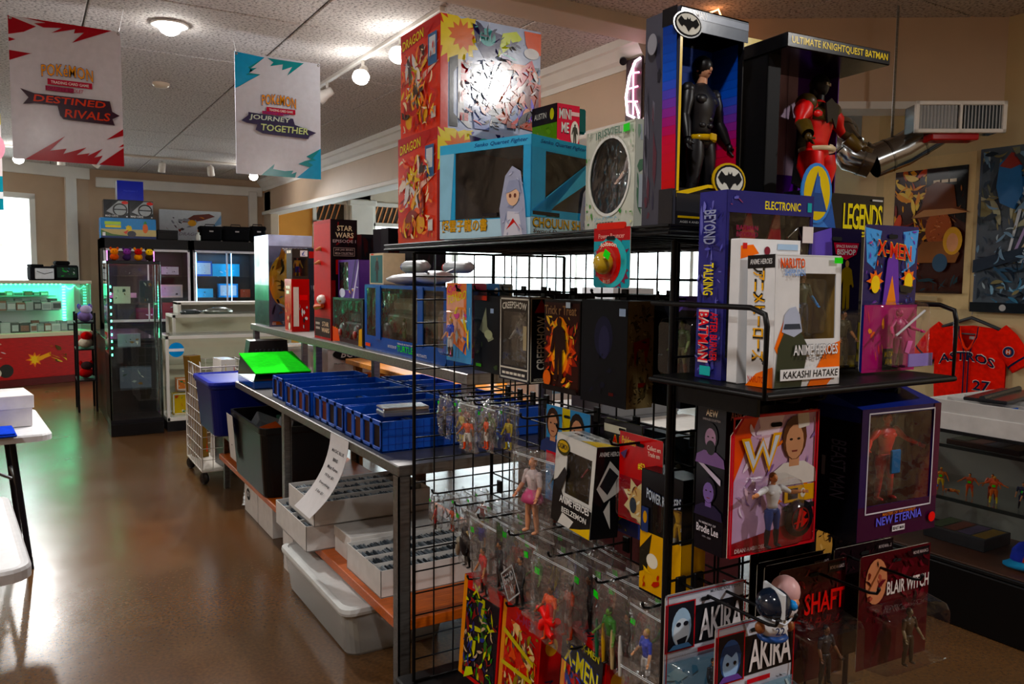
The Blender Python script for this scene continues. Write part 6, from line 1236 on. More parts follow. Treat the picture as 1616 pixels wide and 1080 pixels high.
# light blue figure box turned on its corner
bx, by = 1.121, 1.752; v1 = Vector((1.107-1.121, 2.085-1.752, 0)); ang_ = math.atan2(-v1.y, -v1.x)
SKY = '#4aa8d8'
face_a = [('r', 0, 0, 1, 1, '#58b0dc'), ('p', [(0, 0), (1, 0), (1, .12), (.5, .2), (0, .08)], '#cfe6f2'), ('p', [(0, .85), (.5, .9), (1, .97), (1, 1), (0, 1)], '#3a94cc'), ('t', 'Quartet Fighter', .45, .91, .95, .96, '#1c4a8a', {'shear': .3}), ('t', '超雲子龍', .03, .12, .5, .27, '#e8c040', {'bold': .03, 'line': '#3a2a10'}), ('r', .46, .30, .62, .34, '#1c1c24'), ('r', .03, .05, .28, .08, '#26324a')]
def girl(cx, s_, flip=1): return [('p', [(cx-.16*s_, .0), (cx+.2*s_, .0), (cx+.16*s_, .5*s_), (cx+.1*s_, .9*s_), (cx-.02*s_, .98*s_), (cx-.12*s_, .85*s_), (cx-.2*s_, .4*s_)], '#aab0c8'), ('p', [(cx-.14*s_, .0), (cx+.14*s_, .0), (cx+.08*s_, .34*s_), (cx-.08*s_, .36*s_)], '#d8d8e4'), ('p', [(cx-.1*s_, .1*s_), (cx, .26*s_), (cx+.12*s_, .08*s_), (cx+.02*s_, .2*s_)], '#c02a2a'), ('w', max(0, cx-.15*s_), .02, min(1, cx+.15*s_), .9*s_, 26, ['#8a92b0', '#c8cce0', '#b0b6d0', '#7a80a0'], 421, .5), ('e', cx, .58*s_, .09*s_, .15*s_, '#e8c4a8'), ('e', cx-.035*s_, .57*s_, .018*s_, .03*s_, '#6a3a34'), ('e', cx+.035*s_, .57*s_, .018*s_, .03*s_, '#6a3a34'), ('p', [(cx-.11*s_, .6*s_), (cx-.05*s_, .78*s_), (cx+.08*s_, .78*s_), (cx+.12*s_, .58*s_), (cx+.05*s_, .66*s_), (cx-.04*s_, .62*s_)], '#9aa2be')]
t = carton('figure_box', 'light blue windowed figure box turned on its corner with gold lettering', 'box', (0, 0, ZTOP), 0, (.30, .335, .262), SKY, {}, win=(.2, .28, .85, .86), inner='#3a3a40', figs=[{'h': .19, 'pal': ('#e0c0a8', '#8a90a8', '#2a2a34', '#3a3a44', '#26262a', '#e0c0a8')}], side_win='L', mat='gloss', wmat='clear')
t.rotation_euler = (0, 0, R(18)); t.location = (1.121+.15*math.cos(R(18))-.167*math.sin(R(18)), 1.752+.15*math.sin(R(18))+.167*math.cos(R(18)), ZTOP)
fL, fF = face('L', .30, .335, .262), face('F', .30, .335, .262)
printed(t, 'printed_side', fL, [('p', [(.0, 0), (1, 0), (1, .19), (0, .19)], '#bcdcec'), ('p', [(0, .9), (1, .9), (1, 1), (0, 1)], '#58b4e0'), ('p', [(.0, .2), (.13, .2), (.17, .9), (0, .9)], '#9ccce4'), ('t', 'Senko Quartet Fighter', .4, .925, .97, .975, '#1c4a8a', {'shear': .3}), ('t', '超雲子龍の書', .03, .07, .55, .2, '#d8a82a', {'bold': .03, 'line': '#3a2a10'}), ('r', .5, .22, .66, .25, '#1c1c24')]+[(a_[0], [(x*1.0, y) for x, y in a_[1]], a_[2]) if a_[0] == 'p' else a_ for a_ in girl(.83, .72)], 'gloss')
printed(t, 'printed_front', fF, [('r', 0, .88, 1, 1, '#4ab0e0'), ('r', 0, 0, 1, .2, '#bcdcec'), ('t', 'Senko Quartet Fighter', .12, .92, .8, .97, '#1c4a8a', {'shear': .3}), ('p', [(.0, .2), (.2, .2), (.2, .4), (.9, .86), (1, .86), (1, .7), (.2, .25), (.0, .25)], '#5ab8e4'), ('r', .02, .22, .4, .255, '#1c1c24'), ('t', 'CHOUUN SHIRYU', .02, .1, .98, .19, '#d8b03a', {'bold': .05, 'line': '#3a2a10'}), ('t', 'Sword Dancing', .02, .03, .6, .08, '#5a3a10', {'shear': .2})]+girl(.82, .58), 'gloss')
def mini_extra(t, w, d, h):
    MB().box(w/2, -d/2+.005, h*.45, w/2+.035, d/2-.03, h*.98, C('#1c5a58'), .006).build('side_pack', 'gloss', t)
carton('figure_box', 'small red and green figure box perched on the light blue box', 'box', (1.385, 2.03, ZTOP+.2625), R(4), (.085, .12, .142), '#1c2a1a', {'F': [('r', 0, 0, 1, 1, '#d83a52'), ('p', [(0, 0), (1, 0), (1, .1), (0, .28)], '#e0c83a'), ('t', 'MINI\nME', .08, .42, .62, .9, '#e8e8e4', {'bold': .05, 'line': '#1c1c1c'}), ('e', .78, .42, .2, .26, '#f0e8e0'), ('m', .78, .22, .62, '#4a4a44', '#3a3a34'), ('r', .6, .78, .97, .86, '#f0d0d0')], 'L': [('r', 0, .0, 1, .62, '#5a8a2a'), ('s', .05, .05, .95, .6, 10, ['#4a7a24', '#b88a5a', '#6a9a3a'], 41), ('r', 0, .62, 1, 1, '#17171a'), ('e', .82, .8, .08, .12, '#c8c830'), ('t', 'AUSTIN', .1, .74, .6, .86, '#c8c8c0')]}, extra=mini_extra, mat='gloss')
# white floral box with round window
def oval_extra(t, w, d, h):
    n = 28; cx, cz, rx, rz_ = 0., h*.53, w*.40, h*.36; m = MB(); y = -d/2-.0022
    ring = [(cx+rx*math.cos(2*PI*i/n), cz+rz_*math.sin(2*PI*i/n)) for i in range(n)]; out = [(cx+rx*1.08*math.cos(2*PI*i/n), cz+rz_*1.08*math.sin(2*PI*i/n)) for i in range(n)]
    m.add([(x, y, z) for x, z in ring]+[(x, y, z) for x, z in out], [(i, n+i, n+(i+1) % n, (i+1) % n) for i in range(n)], C('#e4e6e2')); m.build('oval_border', 'gloss', t)
    # front board with the oval cut out
    sq = []
    for i in range(n):
        c_, s_ = math.cos(2*PI*i/n), math.sin(2*PI*i/n); k_ = min((w/2)/abs(c_) if abs(c_) > 1e-6 else 9, (h*.53 if s_ < 0 else h*.47)/abs(s_) if abs(s_) > 1e-6 else 9); sq.append((c_*k_, cz+s_*k_))
    m = MB(); m.add([(x, -d/2, z) for x, z in ring]+[(x, -d/2, z) for x, z in sq], [(i, n+i, n+(i+1) % n, (i+1) % n) for i in range(n)], C('#ccd0c6'))
    for px, pz in ((-w/2, 0), (w/2, 0), (-w/2, h), (w/2, h)):
        q = sorted(sq, key=lambda a_: (a_[0]-px)**2+(a_[1]-pz)**2)[:2]; m.poly([(px, -d/2, pz), (q[0][0], -d/2, q[0][1]), (q[1][0], -d/2, q[1][1])], C('#ccd0c6'))
    m.build('front_board', 'gloss', t)
    printed(t, 'printed_front', face('F', w, d+.001, h), [('f', 0, 0, 1, 1, .02, '#ccd0c6'), ('s', .0, .0, .2, .3, 10, ['#e8e8d8', '#3a8a3a', '#d8d8a8', '#5a9a4a'], 51), ('s', .72, .0, 1, .25, 10, ['#e8e8d8', '#3a8a3a', '#e0e0b0', '#5a9a4a'], 52), ('s', .0, .7, .16, 1, 7, ['#5a9a4a', '#9aa89a', '#d8dcd0'], 53), ('s', .84, .72, 1, .94, 7, ['#5a9a4a', '#8a9a8a', '#e0e4d8'], 54), ('t', 'IRISVIEL', .25, .9, .78, .97, '#5a7a6a', {'arch': .015}), ('t', 'ソードアート', .25, .10, .72, .145, '#6ab0d0', {'shear': .3}), ('t', 'FINE PRINT', .3, .07, .66, .09, '#6a706a'), ('r', .82, .9, .94, .97, '#39e021')], 'gloss')
t = carton('figure_box', 'white floral figure box with large round window on the top shelf', 'box', (1.172, 1.43, ZTOP), QX+R(-8), (.215, .09, .232), '#ccd0c6', {'R': [('s', .05, .05, .95, .95, 14, ['#9ab4a0', '#e0e0d8', '#6a8a74', '#b8c0c8'], 55), ('r', .1, .2, .9, .5, '#c8d0d8')], 'L': []}, win=(.0, .0, 1., 1.), inner='#2a2e34', figs=[{'h': .17, 'pal': ('#e4c4b0', '#a84a3a', '#d8d4d8', '#c8c0c8', '#b83a3a', '#e4c4b0'), 'p': (.03, .0, .03)}], extra=oval_extra, mat='gloss')
# tall black and blue box with a dark figure
def grad(x0, x1, y0, y1, stops, n=14):
    o = []
    for i in range(n):
        f = i/(n-1)
        for (p0, c0), (p1, c1) in zip(stops, stops[1:]):
            if p0 <= f <= p1:
                q = (f-p0)/(p1-p0); a_ = [int(c0[k:k+2], 16) for k in (1, 3, 5)]; b_ = [int(c1[k:k+2], 16) for k in (1, 3, 5)]
                o.append(('r', x0, y0+(y1-y0)*i/n, x1, y0+(y1-y0)*(i+1)/n, '#%02x%02x%02x' % tuple(int(u+(v-u)*q) for u, v in zip(a_, b_)))); break
    return o
STOPS = [(0, '#c01830'), (.3, '#c0204a'), (.5, '#7a3a9a'), (.68, '#2a58c0'), (1, '#1a3a8a')]
def bat(cx, cy, w_, h_, c='#121214'):
    pts = [(-.5, .1), (-.36, .42), (-.2, .22), (-.1, .24), (-.07, .42), (-.03, .3), (.03, .3), (.07, .42), (.1, .24), (.2, .22), (.36, .42), (.5, .1), (.4, -.1), (.3, -.22), (.24, -.1), (.14, -.16), (0, -.46), (-.14, -.16), (-.24, -.1), (-.3, -.22), (-.4, -.1)]
    return ('p', [(cx+x*w_, cy+y*h_) for x, y in pts], c)
w, d, h = .185, .1, .418
t = thing('figure_box', 'tall black and blue open figure box with dark suited gold belted figure', 'box', (1.09+w/2, 1.178+d/2, ZTOP))
bk = C('#141418'); q = .0025
m = MB(); m.box(-w/2, d/2-q, 0, w/2, d/2, h, bk); m.box(-w/2, -d/2, 0, -w/2+q, d/2, h, bk); m.box(w/2-q, -d/2+.01, 0, w/2, d/2, h, bk); m.box(-w/2, -d/2, 0, w/2, d/2, q, bk); m.box(-w/2, -d/2, h-q, w/2, d/2, h, bk)
m.box(-w/2, -d/2, 0, w/2, -d/2+q, h*.175, bk); m.box(-w/2, -d/2, h*.90, w/2, -d/2+q, h, C('#5a6472')); m.build('carton', 'gloss', t)
printed(t, 'inner_print', Frame((-w/2+q, d/2-q-.001, 0), (1, 0, 0), (0, 0, 1), w-2*q, h), grad(0, 1, .16, .9, STOPS, 18)+[('r', 0, .9, 1, 1, '#0e0e14')], 'card')
printed(t, 'inner_print', Frame((w/2-q-.001, d/2-q, 0), (0, -1, 0), (0, 0, 1), d-.02, h), grad(0, 1, .16, .9, STOPS, 18), 'card')
printed(t, 'printed_side', face('L', w, d, h), [('r', 0, 0, 1, 1, '#4a4a54'), ('s', .03, .04, .55, .96, 16, ['#2a2a32', '#6a6a76', '#5a3a44', '#3a3a4a'], 61)]+grad(.60, .99, .17, .92, STOPS, 18)+[('r', .60, 0, 1, .17, '#2a2a2e'), ('r', .58, .92, 1, 1, '#16161a'), ('e', .3, .86, .14, .05, '#8a8a92')], 'gloss')
printed(t, 'printed_front', face('F', w, d, h), [('r', .0, .16, .035, .9, '#e0c020'), ('r', .0, .955, 1, .985, '#8a94a4'), ('p', [(.0, .155), (.45, .20), (1, .2), (1, .185), (.46, .185), (.0, .13)], '#e0c020'), ('r', 0, .0, 1, .15, '#2a2a2e'), ('t', 'BAT', .45, .06, .95, .12, '#d8d8d8', {'bold': .02}), ('r', .02, .035, .98, .045, '#d8b820'), ('t', 'AGES 4 AND UP', .05, .012, .4, .022, '#c8c8c8')], 'gloss')
for nm, fr_, cx, cy, rx, rz_ in (('top_emblem', Frame((-w/2-.02, -d/2-.002, h*.86), (1, 0, 0), (0, 0, 1), .075, .05), .5, .5, .46, .46), ('arch_emblem', Frame((.0, -d/2-.004, h*.13), (1, 0, 0), (0, 0, 1), w*.52, .075), .5, .55, .44, .42)):
    MB().prism([(fr_.o.x+fr_.w*(cx+(rx+.05)*math.cos(2*PI*i/24)), fr_.o.z+fr_.h*(cy+(rz_+.05)*math.sin(2*PI*i/24))) for i in range(24)], fr_.o.y, fr_.o.y+.0035, C('#c8a81c' if nm == 'arch_emblem' else '#101014')).build(nm, 'gloss', t)
    printed(t, nm+'_print', fr_, [('e', cx, cy, rx, rz_, '#141418'), ('e', cx, cy, rx*.9, rz_*.86, '#dcdcd4'), bat(cx, cy, rx*1.62, rz_*1.35)], 'matte', .0006)
printed(t, 'top_lettering', Frame((-w/2+.01, -d/2, h*.955), (1, 0, 0), (0, 0, 1), .06, .016), [('t', 'BATMAN', .05, .1, .95, .9, '#d0d0d0')], 'gloss', .001)
m = MB(); humanoid(m, .345, ('#c89a80', '#0c0c0f', '#17171b', '#17171b', '#121215', '#121215'), (.012, -.004, .003), ((14, 4, 12), (14, 6, 16)), (6, 6), 14, 1.12, R(12), True, True, '#0d0d10')
for sx in (-1, 1):
    for k in range(3): m.ell((.012+sx*.010, -.021, .207+k*.013), (.0095, .0035, .006), C('#1a1a1e'), 8, 5)
fg = m.build('figure', 'plastic', t)
MB().lathe([(.031, -.006), (.033, -.006), (.033, .006), (.031, .006)], C('#b8962a'), 18).build('belt', 'shiny', fg, (.012, -.004, .181)); MB().box(-.012, -.034, -.007, .008, -.028, .008, C('#c8a83a'), .002).build('buckle', 'shiny', fg, (.012, -.006, .181), R(12))
m = MB(); vs = []
for j in range(9):
    for i in range(9):
        u = i/8*2-1; v = j/8; vs.append((.012+u*(.032+.035*v), .026+.008*math.cos(u*9)*v+.006*v, .286-.25*v))
m.add(vs, [(j*9+i, j*9+i+1, j*9+i+10, j*9+i+9) for j in range(8) for i in range(8)], C('#0e0e11'), True); m.build('cape', 'cloth', fg)
# yellow box behind
carton('toy_box', 'yellow figure box with faded blond figure print behind the tall box', 'box', (1.51, 1.40, ZTOP), R(-4), (.25, .12, .455), '#b8981c', {'F': [('r', 0, 0, 1, .8, '#a8841c'), ('p', [(0, .0), (1, 0), (1, .35), (0, .5)], '#8a3a1c'), ('p', [(.05, .55), (.2, .85), (.3, .8), (.28, .5)], '#c8b040'), ('r', .04, .62, .2, .9, '#8a7a24'), ('w', .02, .05, .6, .88, 40, ['#c89a3a', '#7a5a2a', '#2a3a7a', '#d8b860', '#8a4a1c', '#b85a1c'], 71), ('r', 0, .93, 1, 1, '#d8c020')]}, mat='gloss')
# black awning box with red suited figure
w, d, h = .285, .12, .392
t = thing('figure_box', 'black awning topped open box with red suited figure on the top shelf', 'box', (1.333+w/2, 1.158+d/2, ZTOP), R(-5))
m = MB(); bk = C('#111114'); m.box(-w/2, d/2-q, 0, w/2, d/2, h, bk); m.box(-w/2, -d/2, 0, -w/2+q, d/2, h, bk); m.box(w/2-q, d/2-.05, 0, w/2, d/2, h, C('#5a2a80')); m.box(-w/2, -d/2, 0, w/2, d/2, q, bk); m.box(-w/2, -d/2, 0, -w/2+.035, -d/2+q, h, bk); m.box(-w/2, -d/2, 0, w/2, -d/2+q, .06, bk); m.build('carton', 'card', t)
a_ = MB(); a_.box(-w/2-.004, -d/2-.055, h-.03, w/2+.012, d/2, h, bk, .002); a_ = a_.build('awning', 'gloss', t)
printed(a_, 'lettering', Frame((-w/2-.004, -d/2-.055, h-.03), (1, 0, 0), (0, 0, 1), w+.016, .03), [('t', 'ULTIMATE KNIGHTQUEST BATMAN', .04, .22, .97, .78, '#e8d020', {'bold': .03})], 'gloss', .0005)
printed(t, 'inner_print', Frame((-w/2+q, d/2-q-.001, 0), (1, 0, 0), (0, 0, 1), w-2*q, h), [('r', 0, 0, 1, .95, '#4a1c78'), ('r', .3, .35, .72, .95, '#b8a0b4'), ('r', .40, .35, .41, .95, '#8a748a'), ('r', .5, .35, .51, .95, '#8a748a'), ('r', .6, .35, .61, .95, '#8a748a'), ('p', [(.55, .1), (1, .1), (1, .5), (.75, .4)], '#6a24a8')], 'card')
for k, pts in enumerate((((-.5, .15), (-.35, .95), (-.22, .5), (-.3, .2)), ((.12, .35), (.2, .92), (.34, .5), (.28, .3)), ((.2, .0), (.4, .45), (.47, .3), (.36, .05)), ((-.42, .0), (-.3, .55), (-.16, .3), (-.2, .02)), ((.22, .62), (.5, .46), (.47, .43), (.25, .52)))):
    MB().prism([(x*w, z*h*.85) for x, z in pts], d/2-.02-.005*k, d/2-.016-.005*k, C('#1c1c20')).build('cape_blade', 'plastic', t)
m = MB(); humanoid(m, .352, ('#1a1a1c', '#141416', '#c8201a', '#d02218', '#c01e18', '#4a3a20'), (.055, -.014, .0), ((38, 8, 34), (40, 14, 38)), (10, 11), 14, 1.55, R(18), False, False, '#121214')
fg = m.build('figure', 'plastic', t)
def put(mb, nm, mat='plastic'): return mb.build(nm, mat, fg, (.055, -.014, 0), R(18))
s_ = .352
mb = MB()
for sx in (-1, 1): mb.ell((sx*.175*s_, 0, .80*s_), (.066*s_, .066*s_, .058*s_), C('#4a3c20'), 12, 8)
mb.rings([(.70*s_, .155*s_, .078*s_, 0, -.004), (.76*s_, .175*s_, .078*s_, 0, 0), (.82*s_, .09*s_, .05*s_, 0, 0)], C('#4a3a1e'), 16); put(mb, 'shoulder_armor')
put(MB().prism([(-.02*s_, .84*s_), (.1*s_, .8*s_), (.06*s_, .66*s_), (.0, .72*s_), (-.06*s_, .68*s_), (-.09*s_, .8*s_)], -.092*s_, -.082*s_, C('#16161a')), 'chest_cape')
put(MB().box(-.03*s_, -.062*s_, .925*s_, .03*s_, -.056*s_, .942*s_, C('#c8c4bc')), 'visor')
put(MB().lathe([(.108*s_, .515*s_), (.114*s_, .52*s_), (.114*s_, .54*s_), (.108*s_, .545*s_)], C('#c8b89a'), 18), 'belt'); put(MB().box(-.024*s_, -.1*s_, .508*s_, .024*s_, -.088*s_, .556*s_, C('#d8ccb0'), .002), 'buckle', 'shiny')
for sx in (-1, 1): put(MB().lathe([(.036*s_, -.05*s_), (.046*s_, .06*s_), (.036*s_, .065*s_)], C('#54431f'), 12, (sx*.345*s_, -.09*s_, .60*s_), True, Matrix.Rotation(R(-40), 3, 'X') @ Matrix.Rotation(R(-sx*34), 3, 'Y')), 'gauntlet')
# ================================================================ FRONT SHELF ON THE NEAR WING
ZF = 1.392
t = thing('front_shelf', 'black wire edged shelf hung on the rack front full of boxed figures', 'shelf')
MB().box(1.05, .905, ZF-.014, 1.60, 1.188, ZF-.002, BK, .002).build('shelf_board', 'blackmetal', t)
for x in (1.047, 1.603):
    MB().tube([(x, 1.19, ZF+.14), (x, .94, ZF+.14), (x, .91, ZF+.13), (x, .905, ZF+.11), (x, .905, ZF-.01), (x, 1.19, ZF-.01)], .005, BK, 7).build('end_rail', 'blackmetal', t)
MB().tube([(1.047, .902, ZF-.008), (1.603, .902, ZF-.008)], .006, BK, 7).build('front_rail', 'blackmetal', t)
for x in (1.12, 1.54): MB().box(x-.004, .98, ZF-.06, x+.004, 1.195, ZF-.014, BK).build('bracket', 'blackmetal', t)
def foil_extra(t, w, d, h):
    m = MB(); m.prism([(-.07, .2), (-.02, .33), (.01, .22), (-.01, .1), (-.05, .08)], 0, .004, C('#a01830')); m.prism([(.02, .24), (.06, .34), (.075, .2), (.03, .16)], .002, .006, C('#a01830')); m.build('red_wing', 'shiny', t)
    MB().tube([(-.02, -.005, .02), (-.03, -.01, .12), (.0, -.01, .2)], [.025, .04, .02], C('#22222a'), 12).build('figure', 'plastic', t)
    for z in (.27, .245, .22): MB().tube([(.05, -.03, z), (.075, -.032, z+.02), (.09, -.03, z)], .0025, C('#b8bcc4'), 5).build('tie_wire', 'chrome', t)
carton('figure_box', 'tall indigo windowed box with yellow and red lettering down its side', 'box', (1.213, 1.082, ZF-.001), R(-3), (.225, .072, .352), '#2a2a6a', {
    'F': [('r', 0, .885, 1, 1, '#2c2c6c'), ('t', 'ELECTRONIC', .42, .91, .84, .955, '#e8d81e', {'bold': .05}), ('r', .92, .91, .97, .96, '#3aa0a8'), ('s', .03, .9, .3, .98, 6, ['#4a4a94', '#8a4a6a', '#6a6ab8'], 72), ('t', 'BATMAN\nBEYOND', .1, .76, .34, .82, '#8a2a4a'), ('t', 'FINE PRINT', .18, .72, .36, .74, '#b8b8c8'), ('r', .86, .74, .99, .83, '#e0d8d8')],
    'L': [('r', 0, 0, 1, 1, '#33337a'), ('s', .05, .05, .95, .95, 16, ['#26265c', '#4a4a9a', '#6a6ab4', '#2a2a66'], 73), ('w', .04, .03, .96, .97, 60, ['#26265c', '#5a5ab0', '#7a7ac8', '#1c1c50'], 433, .6), ('t', 'BEYOND', .25, .72, .7, .9, '#9aa0c0', {'vert': -1, 'bold': .03}), ('t', 'TALKING', .3, .45, .68, .62, '#e8d81e', {'vert': -1, 'bold': .05}), ('t', 'AFTER BURNER', .62, .1, .9, .36, '#d82a3a', {'vert': -1, 'bold': .03}), ('t', 'BATMAN', .2, .1, .58, .36, '#e03040', {'vert': -1, 'bold': .06, 'line': '#f0e0e0'}), ('r', .3, .02, .7, .07, '#3ab0b0')]},
    win=(.03, .12, .97, .885), inner='#3a2434', extra=foil_extra, mat='gloss')
WB = '#dfe0e2'
def hero_front(nm, seed): return [('p', [(0, .3), (.16, .55), (.28, .42), (.1, .2)], '#e87a24'), ('p', [(.5, .0), (.8, .3), (1, .34), (1, .12), (.8, .0)], '#e87a24'), ('p', [(.0, .0), (.4, .0), (.5, .3), (.38, .42), (.14, .42), (.05, .3)], '#3c4234'), ('p', [(.1, .42), (.14, .55), (.22, .60), (.30, .61), (.36, .55), (.4, .42), (.28, .38)], '#b4bcd0'), ('p', [(.12, .44), (.38, .44), (.36, .48), (.14, .48)], '#3a4250'), ('t', 'NARUTO', .06, .9, .42, .97, '#e86a1e', {'bold': .05, 'line': '#b03a1a'}), ('t', 'SHIPPUDEN', .12, .84, .42, .89, '#7aa0d8', {'bold': .04}), ('t', 'ANIME HEROES', .26, .24, .94, .32, '#e8e8ea', {'bold': .04, 'line': '#1c2230', 'lw': .1}), ('t', 'アニメヒーローズ', .3, .2, .76, .235, '#2a2a30'), ('r', .06, .055, .96, .14, '#e2e2e4'), ('t', nm, .1, .07, .94, .125, '#17171c', {'bold': .014, 'shear': .15}), ('r', .84, .94, .97, .985, '#39e021')]
carton('figure_box', 'white figure box with katakana spine and black block lettering in front', 'box', (1.182, .958, ZF-.001), R(-4), (.165, .064, .232), WB, {'F': hero_front('KAKASHI HATAKE', 1), 'L': [('r', 0, .9, 1, 1, '#1a1a1e'), ('t', 'ANIME HEROES', .1, .93, .9, .97, '#e0e0e0'), ('t', 'アニメヒーローズ', .22, .2, .72, .88, '#e8b020', {'vert': -1, 'bold': .05, 'line': '#26221a', 'lw': .1}), ('p', [(0, 0), (1, 0), (1, .16), (.4, .1)], '#e87a24'), ('t', 'NARUTO', .1, .03, .7, .08, '#b8401c')]}, win=(.36, .36, .92, .86), inner='#8a6a24', figs=[{'h': .115, 'pal': ('#d8a888', '#b8bcc8', '#3a4a34', '#2a3448', '#26262c', '#3a9ae0'), 'p': (.02, 0, .087)}], mat='gloss', rot=(R(-1.5), 0, R(-3)))
carton('figure_box', 'second white figure box with orange corner standing behind the katakana box', 'box', (1.17, 1.021, ZF-.001), R(-3), (.15, .026, .262), WB, {'F': [('p', [(0, .86), (.3, .9), (.2, .96), (0, .95)], '#e87a24'), ('r', .03, .93, .1, .97, '#c03a3a'), ('e', .43, .92, .05, .03, '#7a2a3a'), ('r', .6, .93, .95, .97, '#a8c0d8')]}, mat='gloss')
blister_card('blister_card', 'purple and black carded figure in gold on the front shelf', 'carded toy', (1.415, 1.055, ZF+.272), R(-4), .15, .292, '#2a1c4a', [('r', 0, 0, 1, 1, '#1c1630'), ('p', [(0, .2), (.5, .5), (.4, 1), (0, .95)], '#6a58b8'), ('p', [(0, .4), (.45, .62), (0, .8)], '#c8c0e8'), ('p', [(.05, .64), (.5, .6), (.5, .66)], '#e8c8a0'), ('p', [(.45, .9), (.95, .9), (.9, .82), (.7, .78), (.5, .82)], '#c03048'), ('t', 'SPACE RANGER', .5, .865, .92, .885, '#f0e8e8'), ('t', 'BISHOP', .52, .815, .88, .855, '#f0f0f0', {'bold': .04}), ('m', .72, .44, .78, '#8a7428', '#b08a50'), ('r', .1, .02, .95, .1, '#c8b030')], (.02, .02, .97, .44), .05, [{'h': .115, 'pal': ('#7a5238', '#1a1210', '#4a4638', '#3a2e26', '#2a2420', '#b07a58')}], extra=lambda t, w, h: MB().tube([(.045, -.03, -.25), (.047, -.03, -.17)], .004, C('#8a7a24'), 6).build('accessory', 'plastic', t))
def claws(t, w, h): pass
blister_card('blister_card', 'flame coloured mutant card with magenta clear bubble on the front shelf', 'carded toy', (1.512, .995, ZF+.278), R(-3), .165, .298, '#2a3a9a', [('r', 0, .45, 1, 1, '#241c58'), ('p', [(.0, .98), (.3, .96), (.2, .7), (.05, .75)], '#5aa0e0'), ('p', [(.7, .96), (1, .98), (.95, .75), (.8, .7)], '#5aa0e0'), ('w', .03, .47, .97, .97, 70, ['#5aa0e0', '#2a3a9a', '#6a3aa8', '#1c1640', '#d8602a'], 431, .35), ('b', .2, .62, .16, .55, 8, '#e87a1e'), ('b', .82, .64, .15, .55, 8, '#e87a1e'), ('e', .2, .6, .08, .06, '#f0d048'), ('e', .82, .62, .08, .06, '#f0d048'), ('p', [(.34, .46), (.66, .46), (.6, .76), (.5, .86), (.4, .76)], '#6a3aa8'), ('p', [(.4, .46), (.6, .46), (.5, .66)], '#e8902a'), ('t', 'X-MEN', .2, .80, .84, .90, '#d83a24', {'bold': .07, 'line': '#f0c82a', 'lw': .1, 'rise': -.06}), ('p', [(.64, .6), (.92, .58), (.86, .54), (.66, .55)], '#1a1a1c'), ('r', 0, 0, 1, .46, '#a81c6a'), ('s', .02, .02, .4, .44, 10, ['#e86a1e', '#c82a3a', '#8a1c4a', '#f0a030'], 74), ('s', .4, .02, .98, .44, 12, ['#d83a9a', '#a01c6a', '#6a1450', '#e070b8'], 75), ('r', .36, .01, .66, .16, '#1c1c1a'), ('t', 'MUTANT\nARMOR', .4, .05, .62, .14, '#b89a2a', {'bold': .03})], (.02, .02, .98, .49), .045, [{'h': .12, 'pal': ('#b0286a', '#8a1c50', '#a02464', '#8a1c58', '#5a1440', '#c8407a'), 'arms': ((50, 20, 30), (40, 30, 40))}], extra=lambda t, w, h: (MB().tube([(-.02, -.035, -.2), (.06, -.04, -.15)], .0025, C('#d8d8dc'), 6).build('sword', 'shiny', t), MB().box(.0, -.052, -.262, .075, -.05, -.236, C('#8a7ab8')).build('name_strip', 'gloss', t)))
t = carton('figure_box', 'tall black box with yellow LEGENDS lettering at the back of the front shelf', 'box', (1.49, 1.118, ZF-.001), R(-3), (.26, .045, .372), '#15151a', {'F': [('p', [(0, 0), (.42, 0), (.5, .6), (.36, .95), (.05, .98), (0, .9)], '#2f5aa0'), ('p', [(.05, .4), (.3, .5), (.34, .8), (.15, .9)], '#4a80c8'), ('p', [(.02, .6), (.12, .7), (.1, .85)], '#1a2a50'), ('t', 'LEGENDS', .5, .80, .98, .95, '#e0d018', {'bold': .02, 'sp': .85}), ('e', .72, .775, .1, .015, '#d8c818'), ('t', 'BATMAN', .64, .768, .8, .782, '#1a1a1a'), ('r', .84, .97, .97, .98, '#b8b8b8')]}, mat='gloss')
MB().prism([(-.085+.045*math.cos(2*PI*i/22), .368+.062*math.sin(2*PI*i/22)) for i in range(22)], -.026, -.0225, C('#4a88d0')).build('oval_header', 'gloss', t)
printed(t, 'oval_print', Frame((-.13, -.0262, .306), (1, 0, 0), (0, 0, 1), .09, .124), [('e', .5, .5, .43, .45, '#d8c028'), ('p', [(.2, .2), (.42, .7), (.5, .86), (.56, .7), (.84, .2)], '#2a4a84'), ('p', [(.4, .5), (.46, .78), (.56, .78), (.62, .5)], '#3a64ac')], 'gloss', .0004)
# ================================================================ UPPER FRONT HOOKS
carton('figure_box', 'black memorial wrestling figure box with purple portrait on its side', 'box', (1.262, 1.105, 1.04), R(-2), (.25, .078, .292), '#101016', {
    'L': [('r', 0, 0, 1, 1, '#100e18'), ('t', 'AEW', .3, .93, .72, .975, '#d8c8b0', {'bold': .05}), ('t', 'UNRIVALED COLLECTION', .2, .9, .82, .915, '#b8b0b0'), ('h', .5, .60, .89, '#b898b8', '#1c141c', '#8a6aa8'), ('e', .52, .72, .16, .05, '#1a121a'), ('p', [(.1, .6), (.9, .48), (.9, .52), (.3, .6)], '#d8d0e8'), ('h', .5, .24, .52, '#7a64a0', '#1a1424', '#2a2440'), ('t', 'IN MEMORY OF', .2, .19, .8, .205, '#c8c4cc'), ('t', 'Brodie Lee', .12, .13, .9, .185, '#e0dce4', {'bold': .03}), ('t', '1979 - 2020', .35, .1, .65, .112, '#a8a4ac')],
    'F': [('r', .0, 0, 1, 1, '#160e1e'), ('t', 'AEW', .04, .92, .16, .98, '#d8c8b0', {'bold': .05}), ('r', .86, .05, 1, .95, '#5a1a2e'), ('e', .93, .9, .06, .05, '#c8a83a')]}, mat='gloss')
